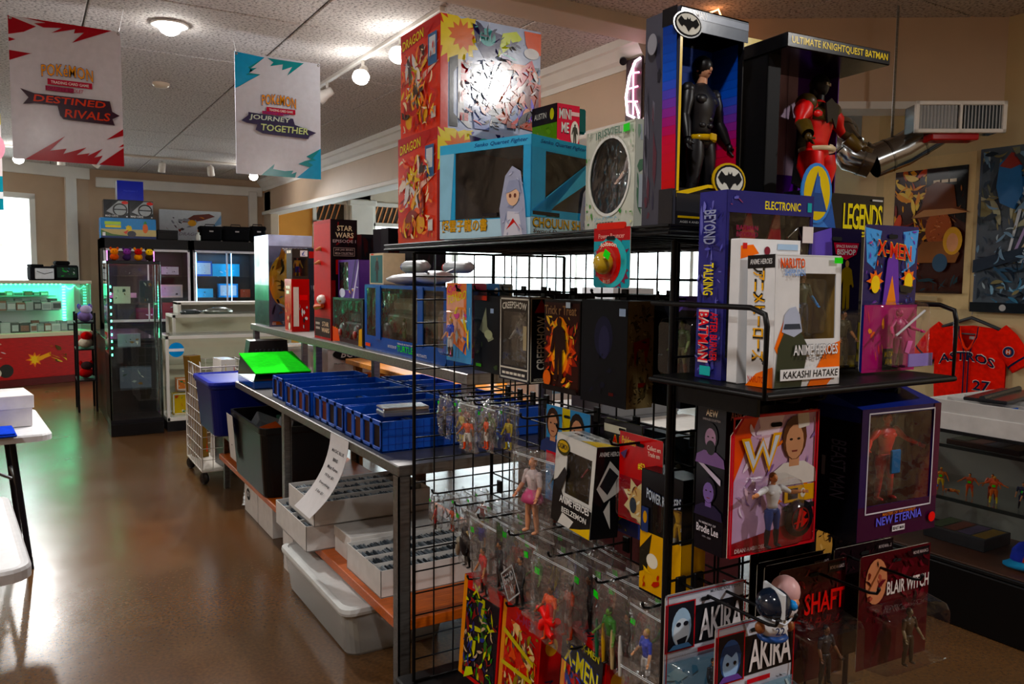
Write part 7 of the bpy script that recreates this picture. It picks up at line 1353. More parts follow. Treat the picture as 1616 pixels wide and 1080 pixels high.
def wwe_shape(w, h, zt=.022): return [(-w/2, -h+zt), (w/2, -h+zt), (w/2, zt), (-w*.36, zt), (-w/2, zt-.035)]
def disc_extra(t, w, h):
    MB().lathe([(0, 0), (.036, 0), (.036, .006), (0, .007)], C('#16161a'), 20, (.062, -.006, -.185), True, Matrix.Rotation(PI/2, 3, 'X')).build('disc_stand', 'shiny', t)
    printed(t, 'disc_print', Frame((.036, -.0135, -.212), (1, 0, 0), (0, 0, 1), .052, .052), [('o', .5, .5, .46, .46, .86, '#5a1418'), ('p', [(.25, .15), (.42, .9), (.58, .9), (.38, .15)], '#c02020'), ('p', [(.5, .2), (.55, .85), (.8, .7), (.64, .55), (.84, .4), (.6, .2)], '#c02020'), ('p', [(.15, .4), (.85, .5), (.85, .42), (.15, .34)], '#c02020')], 'gloss', .0004)
    MB().prism(rrect(.055, -.02, .085, .012, .003), -.0045, -.0035, C('#d8d4cc')).build('price_tag', 'paper', t, rot=(0, R(-8), 0))
blister_card('blister_card', 'red bordered wrestling card with white tank top figure in clear bubble', 'carded toy', (1.19, 1.0, 1.31), R(-3), .222, .262, '#c02438', [('p', [(.02, .02), (.98, .02), (.98, .98), (.14, .98), (.02, .85)], '#c8a8c8'), ('p', [(.02, .5), (.3, .98), (.14, .98), (.02, .85)], '#d85a1e'), ('p', [(.3, .98), (.6, .98), (.4, .6)], '#e8d8e8'), ('w', .03, .2, .97, .96, 50, ['#e8d8e8', '#a888b0', '#e07a3a', '#8a6aa0', '#d8b8c8'], 432, .4), ('p', [(.02, .02), (.98, .02), (.98, .2), (.02, .1)], '#8a1828'), ('h', .72, .46, .97, '#c89878', '#5a3420', '#e0dcd8'), ('r', .62, .33, .98, .45, '#d8a81c'), ('r', .66, .35, .78, .43, '#1a1a1a'), ('e', .84, .39, .03, .035, '#e8e8e0'), ('r', .62, .27, .98, .31, '#1a1a1e'), ('p', [(.1, .84), (.24, .58), (.34, .74), (.42, .58), (.56, .86), (.46, .86), (.42, .7), (.34, .84), (.26, .7), (.2, .84)], '#e8b030'), ('p', [(.13, .82), (.24, .62), (.34, .78), (.42, .62), (.53, .84), (.48, .84), (.42, .68), (.34, .82), (.25, .68), (.18, .82)], '#d8e0ec'), ('t', 'DEAN AMBROSE', .06, .03, .4, .06, '#e8d8d8'), ('f', 0, 0, 1, 1, .02, '#c02438')], (.04, .06, .66, .56), .05, [{'h': .14, 'pal': ('#c88a60', '#6a4424', '#d8d8da', '#2a3f74', '#15151a', '#c88a60'), 'arms': ((70, 20, 80), (60, 30, 70)), 'legs': (4, 5), 'n': 10, 'wide': 1.15, 'p': (-.03, -.028, -.222)}], shape=wwe_shape(.222, .262), extra=disc_extra)
carton('figure_box', 'dark blue and crimson windowed box right of the wrestling card', 'box', (1.443, 1.112, 1.05), R(-3), (.09, .08, .285), '#1c2468', {'F': [('r', 0, 0, 1, 1, '#241c58'), ('r', .1, .12, .8, .86, '#0e0c18'), ('p', [(0, 0), (.4, 0), (.2, .3), (0, .3)], '#4a1430'), ('e', .3, .93, .25, .05, '#b89a3a'), ('f', .06, .1, .84, .9, .02, '#3a3a7a')]}, mat='gloss')
blister_card('blister_card', 'maroon card with gold crown badge at the back of the upper front row', 'carded toy', (1.46, 1.175, 1.36), R(0), .13, .2, '#3a1626', [('e', .5, .86, .3, .1, '#6a1c2c'), ('p', [(.25, .72), (.3, .84), (.5, .78), (.7, .84), (.75, .72)], '#b8962a'), ('r', .1, .1, .9, .5, '#1a0e18')], None)
def claw_extra(t, w, d, h):
    m = MB(); m.add([(-w/2, -d/2, h), (w/2, -d/2, h), (w/2, d/2-.002, h+.03), (-w/2, d/2-.002, h+.03), (-w/2, d/2, h), (w/2, d/2, h)], [(0, 1, 2, 3), (0, 3, 4), (1, 5, 2), (3, 2, 5, 4)], C('#26348a')); m.build('sloped_top', 'gloss', t)
    MB().box(-w*.42, d/2-.004, h+.02, w*.42, d/2-.001, h+.042, C('#22307c'), .001).build('hang_tab', 'gloss', t); MB().box(.03, d/2-.0055, h+.024, .075, d/2-.0042, h+.04, C('#d8d8dc')).build('barcode_label', 'paper', t)
    MB().box(.015, -.022, .115, .045, -.017, .165, C('#2a6aa0'), .003).build('loin_cloth', 'cloth', t)
carton('figure_box', 'indigo sloped top box with red beast warrior figure in its window', 'box', (1.485, .985, 1.07), R(-4), (.235, .105, .262), '#26164a', {
    'F': [('r', 0, 0, 1, .26, '#3a1030'), ('r', 0, .26, .09, 1, '#2a1448'), ('r', .91, .26, 1, 1, '#4a1430'), ('f', .08, .2, .92, .97, .012, '#d0ccd8'), ('t', 'MASTERS OF THE UNIVERSE', .3, .17, .72, .195, '#c8782a'), ('t', 'NEW ETERNIA', .22, .10, .8, .165, '#6a6ae0', {'bold': .06, 'line': '#241a5a', 'rise': .03}), ('r', .42, .04, .58, .085, '#d8d4dc'), ('t', 'BEAST MAN', .43, .05, .57, .075, '#1a1a1a'), ('e', .93, .1, .045, .04, '#d82a2a')],
    'L': [('r', 0, 0, 1, 1, '#0e0e16'), ('t', 'BEAST MAN', .35, .3, .7, .74, '#4a4a5c', {'vert': -1, 'bold': .0}), ('t', 'FINE PRINT', .15, .45, .25, .6, '#6a6a74', {'vert': -1}), ('r', 0, .9, 1, 1, '#1c2464')]},
    win=(.1, .26, .9, .95), inner='#8a1420', figs=[{'h': .185, 'pal': ('#e0301c', '#a01c18', '#d02818', '#e0341e', '#b02018', '#e8482a'), 'arms': ((55, 10, 30), (50, 20, 40)), 'wide': 1.25, 'p': (.03, .005, .055)}], extra=claw_extra, mat='gloss')
# ================================================================ LOWER FRONT HOOKS
def akira(label, x, y, z, face_items, rz):
    return blister_card('blister_card', label, 'carded toy', (x, y, z), rz, .205, .235, '#c8ccd8', [('r', 0, .93, 1, 1, '#b0b6c8'), ('r', .0, .45, 1, .96, '#c8ccd8'), ('t', 'McFARLANE TOYS', .56, .94, .95, .965, '#3a3a44'), ('r', .36, .52, 1, .86, '#121216'), ('r', .0, .5, .37, .92, '#b82030'), ('r', .01, .51, .355, .91, '#1a1a20')]+face_items+[('t', 'AKIRA', .42, .55, .98, .82, '#e4e0e2', {'bold': .06, 'sp': .9}), ('r', .4, .45, .7, .49, '#c02838'), ('s', .7, .4, .98, .5, 3, ['#3a4a5a', '#8aa0b0', '#2a2a34'], 81), ('r', 0, 0, 1, .42, '#8ab0c8'), ('t', 'SHOTARO', .05, .44, .3, .47, '#b8b8c0'), ('s', .02, .02, .98, .4, 14, ['#a8d0e0', '#5a90b0', '#d0e8f0', '#6aa8c8'], 82), ('f', 0, 0, 1, 1, .012, '#a81c2c')], (.05, .02, .95, .44), .05, [{'h': .09, 'pal': PALS[5]}])
akira('carded figure with pale blue clown face portrait at the rack corner', 1.145, 1.12, .942, [('e', .2, .7, .12, .17, '#a8c4dc'), ('e', .2, .66, .1, .12, '#d0dce8'), ('e', .16, .73, .03, .02, '#1a1a24'), ('e', .25, .73, .03, .02, '#1a1a24'), ('p', [(.14, .6), (.27, .62), (.24, .55), (.16, .55)], '#15151c'), ('p', [(.04, .52), (.33, .52), (.28, .56), (.1, .56)], '#5a86b4')], R(-3))
akira('nearest carded figure with blue haired child portrait', 1.195, 1.035, .90, [('e', .19, .7, .13, .17, '#3a5a90'), ('e', .19, .66, .1, .13, '#a0c0e8'), ('p', [(.06, .74), (.1, .82), (.28, .82), (.33, .72), (.26, .76), (.2, .72), (.14, .76)], '#2a4068'), ('e', .15, .67, .02, .016, '#15151c'), ('e', .24, .67, .02, .016, '#15151c'), ('p', [(.04, .52), (.34, .52), (.28, .57), (.1, .57)], '#6a4a9a')], R(-3))
t = thing('bobble_figure', 'small football figure in dark helmet with number 22 jersey', 'figurine', (1.187, .985, .912), R(-20))
hm = C('#1a2434')
MB().ell((0, 0, .056), (.033, .036, .032), hm, 18, 12).build('helmet', 'shiny', t); MB().box(-.004, -.037, .04, .004, .036, .0895, C('#d8dce0'), .002).build('helmet_stripe', 'shiny', t); MB().ell((.028, -.018, .06), (.008, .014, .01), C('#3a8ad0'), 8, 5).build('helmet_badge', 'shiny', t)
MB().rings([(.0, .022, .018, 0, 0), (.012, .03, .024, 0, 0), (.03, .026, .02, 0, 0)], C('#e0e2e6'), 14).build('jersey', 'plastic', t); [MB().ell((sx*.03, -.006, .016), (.01, .01, .012), C('#8a5a3c'), 8, 6).build('arm', 'plastic', t) for sx in (-1, 1)]
printed(t, 'jersey_number', Frame((-.012, -.0262, .006), (1, 0, 0), (0, 0, 1), .024, .018), [('t', '22', .1, .1, .9, .9, '#1c2c5a', {'bold': .04})], 'plastic', .0005); MB().ell((0, 0, -.006), (.03, .026, .01), C('#2a4a84'), 14, 6).build('base', 'plastic', t)
MB().tube([(-.02, -.03, .04), (0, -.042, .034), (.02, -.03, .04)], .002, C('#c8ccd4'), 5).build('face_guard', 'plastic', t)
t = thing('bobble_figure', 'small figure with pale pink rounded cap beside the football figure', 'figurine', (1.262, 1.02, .918), R(-20)); MB().ell((0, 0, .05), (.028, .03, .03), C('#d8b0b0'), 16, 10).build('cap', 'plastic', t); MB().rings([(.0, .02, .016, 0, 0), (.012, .026, .02, 0, 0), (.026, .022, .016, 0, 0)], C('#d8d4d8'), 12).build('body', 'plastic', t); MB().ell((0, -.02, .034), (.018, .014, .012), C('#c88a68'), 10, 6).build('face', 'plastic', t)
def film_card(label, x, y, z, title, pal, seed, w=.2, h=.245, col='#4a1018', tc='#d8d0d0', facec=None, figp=None, ty=(.62, .74), dep=.07, blis=(.04, .02, .98, .56)):
    items = [('r', 0, 0, 1, 1, col), ('s', .02, .45, .98, .98, 12, pal, seed), ('r', .72, .9, .98, .98, '#1c1418'), ('t', 'MOVIE MANIACS', .74, .925, .96, .955, '#b8a8a8')]
    if facec: items += [('e', .22, .76, .15, .2, facec[0]), ('s', .1, .58, .34, .92, 7, facec, seed+1)]
    items += [('w', .03, .4, .97, .97, 50, pal, seed+7, .4)]
    items += [('t', title, .36, ty[0], .97, ty[1], tc, {'bold': .02})]
    return blister_card('blister_card', label, 'carded toy', (x, y, z), R(-4), w, h, col, items, blis, dep, [{'h': .13, 'pal': figp or PALS[5]}] if figp is not False else None)
film_card('black card with long haired face portrait at the back of the lower front row', 1.62, 1.16, 1.0, 'FILES', ['#2a1c1a', '#14100e', '#3a2a22', '#1c1418'], 91, .22, .25, '#120e10', '#b8b0a8', ['#c89a5a', '#8a5a2a', '#e0b878'], False, (.5, .6), .04, None)
film_card('black card with pale script lettering behind the football figure', 1.43, 1.165, .985, 'JOHNNY ?', ['#1a1a1e', '#101012', '#2a2a30'], 92, .2, .25, '#101014', '#c8c8cc', None, False, (.6, .7), .03, None)
film_card('dark red carded figure with bright red title lettering in the lower front row', 1.43, 1.085, .948, 'SHAFT', ['#5a1418', '#3a0c10', '#7a1c1c', '#2a1014'], 93, .2, .26, '#3a0e12', '#d8281c', None, ('#6a4630', '#141010', '#26242a', '#1c1c20', '#141414', '#6a4630'), (.58, .76))
film_card('dark red carded figure with wrinkled face portrait and white title lettering', 1.655, 1.04, .955, 'BLAIR WITCH', ['#5a1420', '#6a1c28', '#3a0c14', '#2a0c12'], 94, .235, .26, '#4a1018', '#e0d8d8', ['#c88a6a', '#a85a4a', '#e0b098', '#6a2a24'], ('#7a6a50', '#3a3020', '#4a3a2a', '#3a3024', '#2a2218', '#7a6a50'))
for k in range(3):
    film_card(('carded figure directly behind the bright red titled card', 'carded figure second behind the bright red titled card', 'carded figure behind the wrinkled face card')[k], (1.43, 1.43, 1.655)[k], (1.125, 1.145, 1.12)[k], .946, '', ['#26141a', '#1a1014', '#3a1c22'], 95+k, .2, .26, '#1c1014', '#a8a0a0', None, False, (.58, .7), .03, None)
# ================================================================ RIGHT SIDE: SHOWCASE, POSTERS, JERSEY, DUCT
t = thing('glass_showcase', 'long black based glass showcase at right with wrestling figures', 'showcase', (3.6, 0, 0)); y0, y1 = -.9, 2.75; D = .6
MB().box(0, y0, 0, D, y1, .275, C('#0c0c0e'), .006).build('black_base', 'plastic', t)
MB().box(.02, y0+.01, .275, D-.01, y1-.01, .30, C('#4a2a1c'), .003).build('floor_board', 'wood', t)
MB().box(D-.03, y0, .30, D-.01, y1, .90, C('#9a9894')).build('back_panel', 'paint', t)
MB().poly([(.004, y0, .29), (.004, y1, .29), (.004, y1, .885), (.004, y0, .885)], GW).build('front_glass', 'glass', t); MB().poly([(0, y1-.003, .29), (D, y1-.003, .29), (D, y1-.003, .885), (0, y1-.003, .885)], GW).build('end_glass', 'glass', t)
f = MB()
for z in (.28, .885): f.box(0, y0, z, .016, y1, z+.016, C('#3a3c3e'), .002); f.box(D-.016, y0, z, D, y1, z+.016, C('#3a3c3e'), .002); f.box(0, y1-.016, z, D, y1, z+.016, C('#3a3c3e'), .002)
f.box(0, y1-.016, .28, .016, y1, .9, C('#3a3c3e'), .002); f.build('frame', 'steel', t)
MB().poly([(0, y0, .897), (D, y0, .897), (D, y1, .897), (0, y1, .897)], GW).build('top_glass', 'glass', t)
for z, x in ((.775, .22), (.555, .08)):
    MB().box(x, y0+.02, z, D-.03, y1-.02, z+.008, C('#8fa8a0'), .001).build('shelf', 'glass', t); MB().box(x-.004, y0+.02, z-.004, x+.004, y1-.02, z+.012, C('#1c2422')).build('shelf_edge', 'plastic', t)
def wrestler(label, y, x, h, pal, arms, rot=(0, 0, 0), stick='#39e021', z=.5632):
    t = thing('wrestling_figure', label, 'figurine', (x, y, z), 0, 'wrestling figures in the showcase', (rot[0], rot[1], rot[2]-PI/2+R(20)))
    m = MB(); humanoid(m, h, pal, arms=arms, n=8, wide=1.3); m.build('figure_body', 'plastic', t)
    sticker(t, (0, -.011*h/.12-.004, h*.66), .014, stick)
TANO = '#c8742e'
wrestler('yellow trunked wrestling figure with raised fist at the left of the glass shelf', 2.165, 3.78, .115, (TANO, '#d8b040', TANO, '#d8b81e', TANO, TANO), ((70, 0, 70), (30, 10, 20)))
wrestler('orange skinned long haired wrestling figure seated on the glass shelf', 2.035, 3.80, .115, (TANO, '#1c1410', '#c05a20', '#d85a1a', TANO, TANO), ((50, 30, 40), (40, 30, 40)), (R(8), 0, 0))
t = thing('wrestling_figure', 'wrestling figure lying face down before the seated one', 'figurine', (3.70, 2.06, .60), 0, 'wrestling figures in the showcase', (R(80), 0, R(-80))); m = MB(); humanoid(m, .11, (TANO, '#1c1410', TANO, '#d8901a', '#d8b01e', TANO), (0, 0, -.05), n=8, wide=1.3); m.build('figure_body', 'plastic', t)
t = thing('wrestling_figure', 'blue trunked wrestling figure lying at the left of the glass shelf', 'figurine', (3.72, 2.19, .60), 0, 'wrestling figures in the showcase', (R(80), 0, R(-100))); m = MB(); humanoid(m, .11, (TANO, '#6a4424', TANO, '#2a5ac0', '#2a5ac0', TANO), (0, 0, -.05), n=8, wide=1.3); m.build('figure_body', 'plastic', t)
wrestler('orange shirted wrestling figure in yellow boots on the glass shelf', 1.915, 3.78, .125, (TANO, '#d8b040', '#d8601a', '#d8741a', '#e0c81e', TANO), ((60, 20, 60), (60, 20, 60)))
wrestler('dark haired orange wrestling figure behind the yellow booted one', 1.955, 3.84, .12, (TANO, '#1c1410', '#c8581e', '#b84a1a', '#8a3a1a', TANO), ((30, 10, 30), (30, 10, 30)))
wrestler('navy suited figure standing on the glass shelf', 1.80, 3.80, .12, (SKIN, '#1c1410', '#1c2a4a', '#18223c', '#101014', SKIN), ((14, 4, 10), (14, 4, 10)))
wrestler('black suited figure with tie at the right of the glass shelf', 1.745, 3.74, .12, (SKIN, '#2a1c14', '#141418', '#141418', '#0e0e10', SKIN), ((20, 4, 30), (14, 4, 10)))
for k, (y, x, z, w_, d_, h_, c, lb) in enumerate(((2.02, 3.95, .7835, .34, .2, .025, '#3a2a24', 'flat dark framed card case on the upper glass shelf'), (1.72, 3.95, .7835, .22, .2, .03, '#26221e', 'small dark card case at the right of the upper glass shelf'), (2.12, 3.95, .301, .30, .24, .06, '#3a3a3e', 'clear topped grey case on the showcase floor'))):
    t = thing('card_case', lb, 'case', (x, y, z), PI/2); MB().box(-w_/2, -d_/2, 0, w_/2, d_/2, h_, C(c), .003).build('case_base', 'gloss', t)
    printed(t, 'card_print', Frame((-w_/2, -d_/2, h_), (1, 0, 0), (0, 1, 0), w_, d_), [('r', .03+.24*q_, .1, .24+.24*q_, .9, ('#8a6a2a', '#5a4a6a', '#7a3a2a', '#4a5a3a')[q_]) for q_ in range(4)], 'gloss')
t = thing('baseball_hat', 'blue baseball cap with teal brim on the showcase floor', 'cap', (3.86, 1.77, .301), R(-70))
MB().lathe([(.085, 0), (.088, .02), (.082, .06), (.06, .09), (.03, .104), (0, .108)], C('#2334a0'), 20).build('crown', 'cloth', t); MB().ell((0, 0, .11), (.007, .007, .005), C('#2334a0'), 8, 4).build('button', 'cloth', t)
m = MB(); vs = []
for j in range(5):
    for i in range(11):
        a_ = PI*(i/10)+PI; r_ = .085+.07*(j/4)*math.sin(PI*i/10)**.6; vs.append((r_*math.cos(a_)*.98, r_*math.sin(a_), .006-.012*(j/4)+.012*(1-abs(math.cos(a_)))))
n_ = len(vs); vs += [(x, y, z-.004) for x, y, z in vs]
fs = [(j*11+i, j*11+i+1, j*11+i+12, j*11+i+11) for j in range(4) for i in range(10)]
m.add(vs, fs+[tuple(reversed([v+n_ for v in f_])) for f_ in fs], C('#2a8ab8'), True); m.build('brim', 'cloth', t, (0, 0, .012))
printed(t, 'crest', Frame((-.04, -.09, .02), (1, 0, 0), (0, .25, .97), .08, .05), [('p', [(.1, .2), (.5, 0), (.9, .2), (.8, .9), (.5, .7), (.2, .9)], '#a83a2a'), ('e', .5, .5, .2, .25, '#c8b8a8')], 'cloth', .001)
# white card tray on the showcase
t = thing('card_tray', 'long white cardboard card tray on the right showcase', 'box', (3.90, 1.65, .9015)); a, b, h = .29, .50, .135
m = MB(); m.box(-a, -b, 0, a, b, .005, CW); m.box(-a, -b, 0, -a+.006, b, h, CW, .001); m.box(a-.006, -b, 0, a, b, h, CW, .001); m.box(-a, b-.006, 0, a, b, h, CW, .001); m.box(-a, -b, 0, a, -b+.006, h, CW, .001); m.build('tray_walls', 'corrug', t)
MB().box(-a-.004, -b-.004, .0, -a, b+.004, h*.56, C('#e4e3e1')).box(-a-.004, b, .0, a, b+.004, h*.56, C('#e4e3e1')).build('outer_tray', 'corrug', t)
for k in range(1, 4): MB().box(-a+.006+k*.145-.002, -b+.006, .005, -a+.006+k*.145+.002, b-.006, h*.95, CW).build('divider', 'corrug', t)
for k in range(4):
    rr = random.Random(k+300); m = MB(); y = -b+.012
    while y < b*.35: d_ = rr.uniform(.004, .012); m.box(-a+.014+k*.145, y, .006, -a+.135+k*.145, y+d_*.8, h*rr.uniform(.8, .92), C(rr.choice(('#3a5a9a', '#a8b4c0', '#2a3a5a', '#8a3a3a', '#c8d0d8')))); y += d_
    tag(m.build('cards', 'card', t), kind='stuff')
t = thing('plastic_sleeve', 'dark grey plastic sleeve lying across the card tray', 'sleeve', (3.92, 1.98, 1.0375), R(10)); MB().box(-.25, -.10, 0, .25, .08, .016, C('#2a2c30'), .004).build('sleeve_body', 'gloss', t); MB().tube([(-.25, .0, .016), (.25, .0, .02)], .014, C('#3a3c40'), 8).build('rolled_edge', 'gloss', t)
# posters on the right wall
def poster(label, ya, yb, z0, z1, base, items):
    t = thing('wall_poster', label, 'poster', (5.196, (ya+yb)/2, z0), QX, 'film posters on the right wall'); w_, h_ = yb-ya, z1-z0
    MB().box(-w_/2, -.002, 0, w_/2, 0, h_, C(base)).build('sheet', 'paper', t); printed(t, 'printed_front', Frame((-w_/2, -.0025, 0), (1, 0, 0), (0, 0, 1), w_, h_), items, 'gloss', .0006)
poster('cream bordered film poster with brown hat portrait and flames', 2.86, 3.50, 1.40, 2.41, '#d8c39a', [('r', .14, .10, .93, .92, '#3a1812'), ('s', .15, .5, .55, .92, 26, ['#c8641e', '#e8a83a', '#8a2a10', '#5a1c0e', '#f0c860'], 101), ('w', .15, .3, .6, .92, 40, ['#e8a030', '#c8501a', '#f0d070', '#7a2410', '#4a140a'], 301), ('r', .5, .6, .92, .92, '#241412'), ('p', [(.72, .92), (.93, .92), (.93, .55), (.8, .6)], '#0e0c0c'), ('w', .42, .42, .9, .84, 60, ['#6a3a22', '#8a5a34', '#4a2416', '#a86a44', '#3a1c12'], 441, .35), ('t', 'FINE PRINT', .58, .82, .84, .84, '#d8c8b0'), ('p', [(.36, .60), (.46, .66), (.52, .8), (.62, .83), (.8, .8), (.84, .66), (.98, .62), (.8, .62), (.6, .58)], '#6a3a22'), ('e', .66, .52, .14, .12, '#a85a34'), ('w', .54, .42, .8, .63, 40, ['#c87a4a', '#8a4a2a', '#6a3018', '#d89a6a'], 442, .4), ('p', [(.36, .60), (.98, .62), (.8, .65), (.5, .65)], '#b88a64'), ('p', [(.4, .36), (.5, .44), (.8, .44), (.9, .36), (.86, .3), (.44, .3)], '#8a5a34'), ('e', .82, .44, .10, .09, '#d8a850'), ('e', .82, .43, .06, .06, '#d8a07a'), ('e', .7, .3, .08, .06, '#3a5a74'), ('t', 'ANA\nJONES', .18, .24, .48, .36, '#d8501c', {'bold': .05, 'shear': .2}), ('t', 'DOOM', .2, .2, .4, .23, '#b8542a', {'shear': .3}), ('s', .3, .11, .9, .22, 14, ['#2a6a74', '#1c3a44', '#4a8a8a', '#16262c'], 102), ('r', .14, .10, .93, .115, '#2a1812'), ('r', .3, .05, .7, .08, '#b8a888')])
poster('blue grey film poster with rocket and light beams at far right', 2.16, 2.835, 1.39, 2.415, '#5a6474', [('r', .02, .0, .98, 1, '#56606a'), ('s', .03, .5, .97, .99, 26, ['#8a8464', '#6a7060', '#3a4450', '#787c6c', '#4a545c'], 103), ('w', .03, .45, .97, .98, 36, ['#8a8464', '#5a6a7a', '#3a4450', '#a8a890', '#7a98b0'], 303), ('p', [(.2, .9), (.3, .95), (.38, .88), (.42, .72), (.34, .62), (.22, .66), (.18, .76)], '#3a6a9a'), ('p', [(.2, .88), (.3, .96), (.38, .88), (.3, .86)], '#8a3a34'), ('e', .3, .76, .07, .06, '#a8c8e0')]+[('p', [(.28+.03*k, .30), (.3+.035*k, .30), (.4+.12*k, .62), (.37+.12*k, .62)], ('#c8d0d8', '#a89ac0', '#d8c8a8', '#8ab0c8')[k % 4]) for k in range(6)]+[('s', .02, .05, .97, .32, 22, ['#1c2a3a', '#3a5a74', '#26323e', '#5a8aa8', '#16202c'], 104), ('w', .03, .06, .97, .34, 40, ['#1c2a3a', '#4a7a98', '#8ab0c8', '#16202c', '#3a4a5a'], 304), ('p', [(0, .24), (.6, .36), (.6, .42), (0, .32)], '#2a3a4a'), ('w', .02, .06, .98, .98, 120, ['#7a98b0', '#3a4a5a', '#a8b8c0', '#56606a', '#8a8464', '#26323e'], 443, .25), ('p', [(.2, .9), (.3, .95), (.38, .88), (.42, .72), (.34, .62), (.22, .66), (.18, .76)], '#3a6a9a'), ('p', [(.2, .88), (.3, .96), (.38, .88), (.3, .86)], '#8a3a34'), ('r', 0, 0, 1, .06, '#141c24'), ('e', .3, .03, .03, .02, '#b8b8b8')])
# jersey on hanger
t = thing('baseball_jersey', 'orange red baseball jersey with navy lettering on a wall hanger', 'jersey', (5.17, 2.82, 1.35), QX); OR = C('#e8401c'); NV = '#1a2340'
m = MB(); nx_, nz_ = 22, 20; vs = []
def jz(u):                      # top outline of the shirt (u across)
    a_ = abs(u)
    return -.05-.02*a_-.03*max(0, a_-.6) if a_ > .30 else -.045-.16*(1-(a_/.30)**2)**.55*1.0
for side in (-1, 1):
    for j in range(nz_+1):
        for i in range(nx_+1):
            u = i/nx_*2-1; v = j/nz_; hw = .215+.012*math.sin(v*3)
            zt_ = jz(u) if side < 0 else (-.05-.02*abs(u)-.03*max(0, abs(u)-.6))
            vs.append((u*hw, side*(.022*(1-u*u)**.5+.006)+.006*math.sin(9*u+5*v)*v, zt_+( -.62-zt_)*v))
o2 = (nx_+1)*(nz_+1); fs = []
for q_ in (0, o2):
    for j in range(nz_):
        for i in range(nx_): a_ = q_+j*(nx_+1)+i; fs.append((a_, a_+nx_+1, a_+nx_+2, a_+1) if q_ == 0 else (a_, a_+1, a_+nx_+2, a_+nx_+1))
m.add(vs, fs, OR, True); m.build('shirt_body', 'cloth', t)
for sx in (-1, 1):
    m = MB(); m.tube([(sx*.16, 0, -.10), (sx*.22, 0, -.15), (sx*.27, 0, -.21), (sx*.325, 0, -.285)], [.085, .085, .08, .074], OR, 14, flat=.35); sl = m.build('sleeve', 'cloth', t)
    MB().tube([(sx*.297, 0, -.248), (sx*.304, 0, -.257)], [.0795, .0795], C(NV), 14, flat=.37).build('cuff_stripe', 'cloth', sl)
    m = MB(); m.tube([(sx*.062, -.03, -.055), (sx*.055, -.034, -.12), (sx*.028, -.036, -.18), (sx*.014, -.037, -.25), (sx*.014, -.036, -.6)], .0045, C(NV), 6, flat=.6); m.build('placket_piping', 'cloth', t)
MB().tube([(-.066, -.026, -.056), (-.05, -.03, -.13), (-.02, -.034, -.19), (.0, -.034, -.205), (.02, -.034, -.19), (.05, -.03, -.13), (.066, -.026, -.056)], .010, C('#f05020'), 8, flat=.6).build('collar', 'cloth', t)
fr = Frame((-.20, -.0375, -.36), (1, 0, 0), (0, 0, 1), .40, .16)
printed(t, 'team_lettering', fr, [('t', 'ASTROS', .05, .28, .95, .68, '#e8e0d8', {'bold': .10, 'arch': .24}), ('t', 'ASTROS', .06, .31, .94, .65, NV, {'bold': .05, 'arch': .24})], 'cloth', .0012)
printed(t, 'jersey_number', fr, [('t', '27', .62, -.62, .9, -.19, '#e8e0d8', {'bold': .10}), ('t', '27', .63, -.6, .89, -.21, NV, {'bold': .05})], 'cloth', .0012)
printed(t, 'sleeve_patch', Frame((.215, -.034, -.235), (1, 0, 0), (0, .0, 1), .075, .075), [('e', .5, .5, .46, .46, '#e0e0e8'), ('e', .5, .5, .43, .43, '#26325a'), ('e', .5, .5, .24, .24, '#c85a2a'), ('t', 'H', .36, .34, .64, .66, '#f0e8e8', {'bold': .06})], 'cloth', .001)
h_ = MB(); h_.tube([(0, 0, .02), (0, .003, .045), (.012, .004, .058), (.02, .004, .045)], .003, C('#8a8c90'), 6); h_.tube([(-.19, 0, -.07), (-.07, 0, -.025), (0, 0, .0), (.07, 0, -.025), (.19, 0, -.07)], .011, C('#3c4044'), 8); h_.build('hanger', 'plastic', t); MB().tube([(-.055, -.004, -.105), (.055, -.004, -.105)], .005, C('#6a6c70'), 8).build('hanger_bar', 'plastic', t)
MB().box(-.02, .02, -.14, .04, .021, -.12, C('#d8d0d0')).build('neck_label', 'cloth', t)
# duct with register under the soffit
t = thing('air_duct', 'silver round air duct with white louvred register under the soffit', 'duct', (0, 0, 0))
def rib(pts, r): 
    m = MB(); m.tube(pts, r, C('#a8acae'), 20, cap=False); o = m.build('duct_section', 'chrome', t)
    for p, q_ in zip(pts, pts[1:]):
        p, q_ = Vector(p), Vector(q_); n_ = max(1, int((q_-p).length/.13))
        for k in range(n_): c_ = p.lerp(q_, (k+.5)/n_); dr = (q_-p).normalized(); MB().tube([c_-dr*.006, c_+dr*.006], r*1.03, C('#8a8e90'), 20, cap=False).build('seam_ring', 'chrome', o)
rib([(4.62, 2.80, 2.47), (4.50, 2.92, 2.36), (4.36, 3.02, 2.29)], .10)
rib([(4.36, 3.02, 2.29), (4.28, 3.10, 2.33), (4.26, 3.16, 2.42), (4.34, 3.24, 2.50)], .10)
rib([(4.34, 3.24, 2.50), (4.2, 3.45, 2.42), (4.0, 3.75, 2.30), (3.95, 3.95, 2.24)], .10)
cx_, cy_ = 4.53, 2.60; rzv = math.atan2(dy, dx)
reg = MB(); W2, H2 = .25, .088
for (x0, z0, x1, z1) in ((-W2, -H2, W2, -H2+.022), (-W2, H2-.022, W2, H2), (-W2, -H2, -W2+.022, H2), (W2-.022, -H2, W2, H2), (-.008, -H2, .008, H2)): reg.box(x0, -.012, z0, x1, .012, z1, WHITE, .003)
rg = reg.build('register_frame', 'plastic', t, (cx_, cy_, 2.505), rzv)
for k in range(24):
    x = -W2+.03+k*(2*W2-.06)/23
    if abs(x) < .012: continue
    MB().box(-.0015, -.012, -H2+.02, .0015, .014, H2-.02, C('#d0d4d6')).build('louver', 'plastic', rg, (x, .006, 0), R(35 if x < 0 else -35))
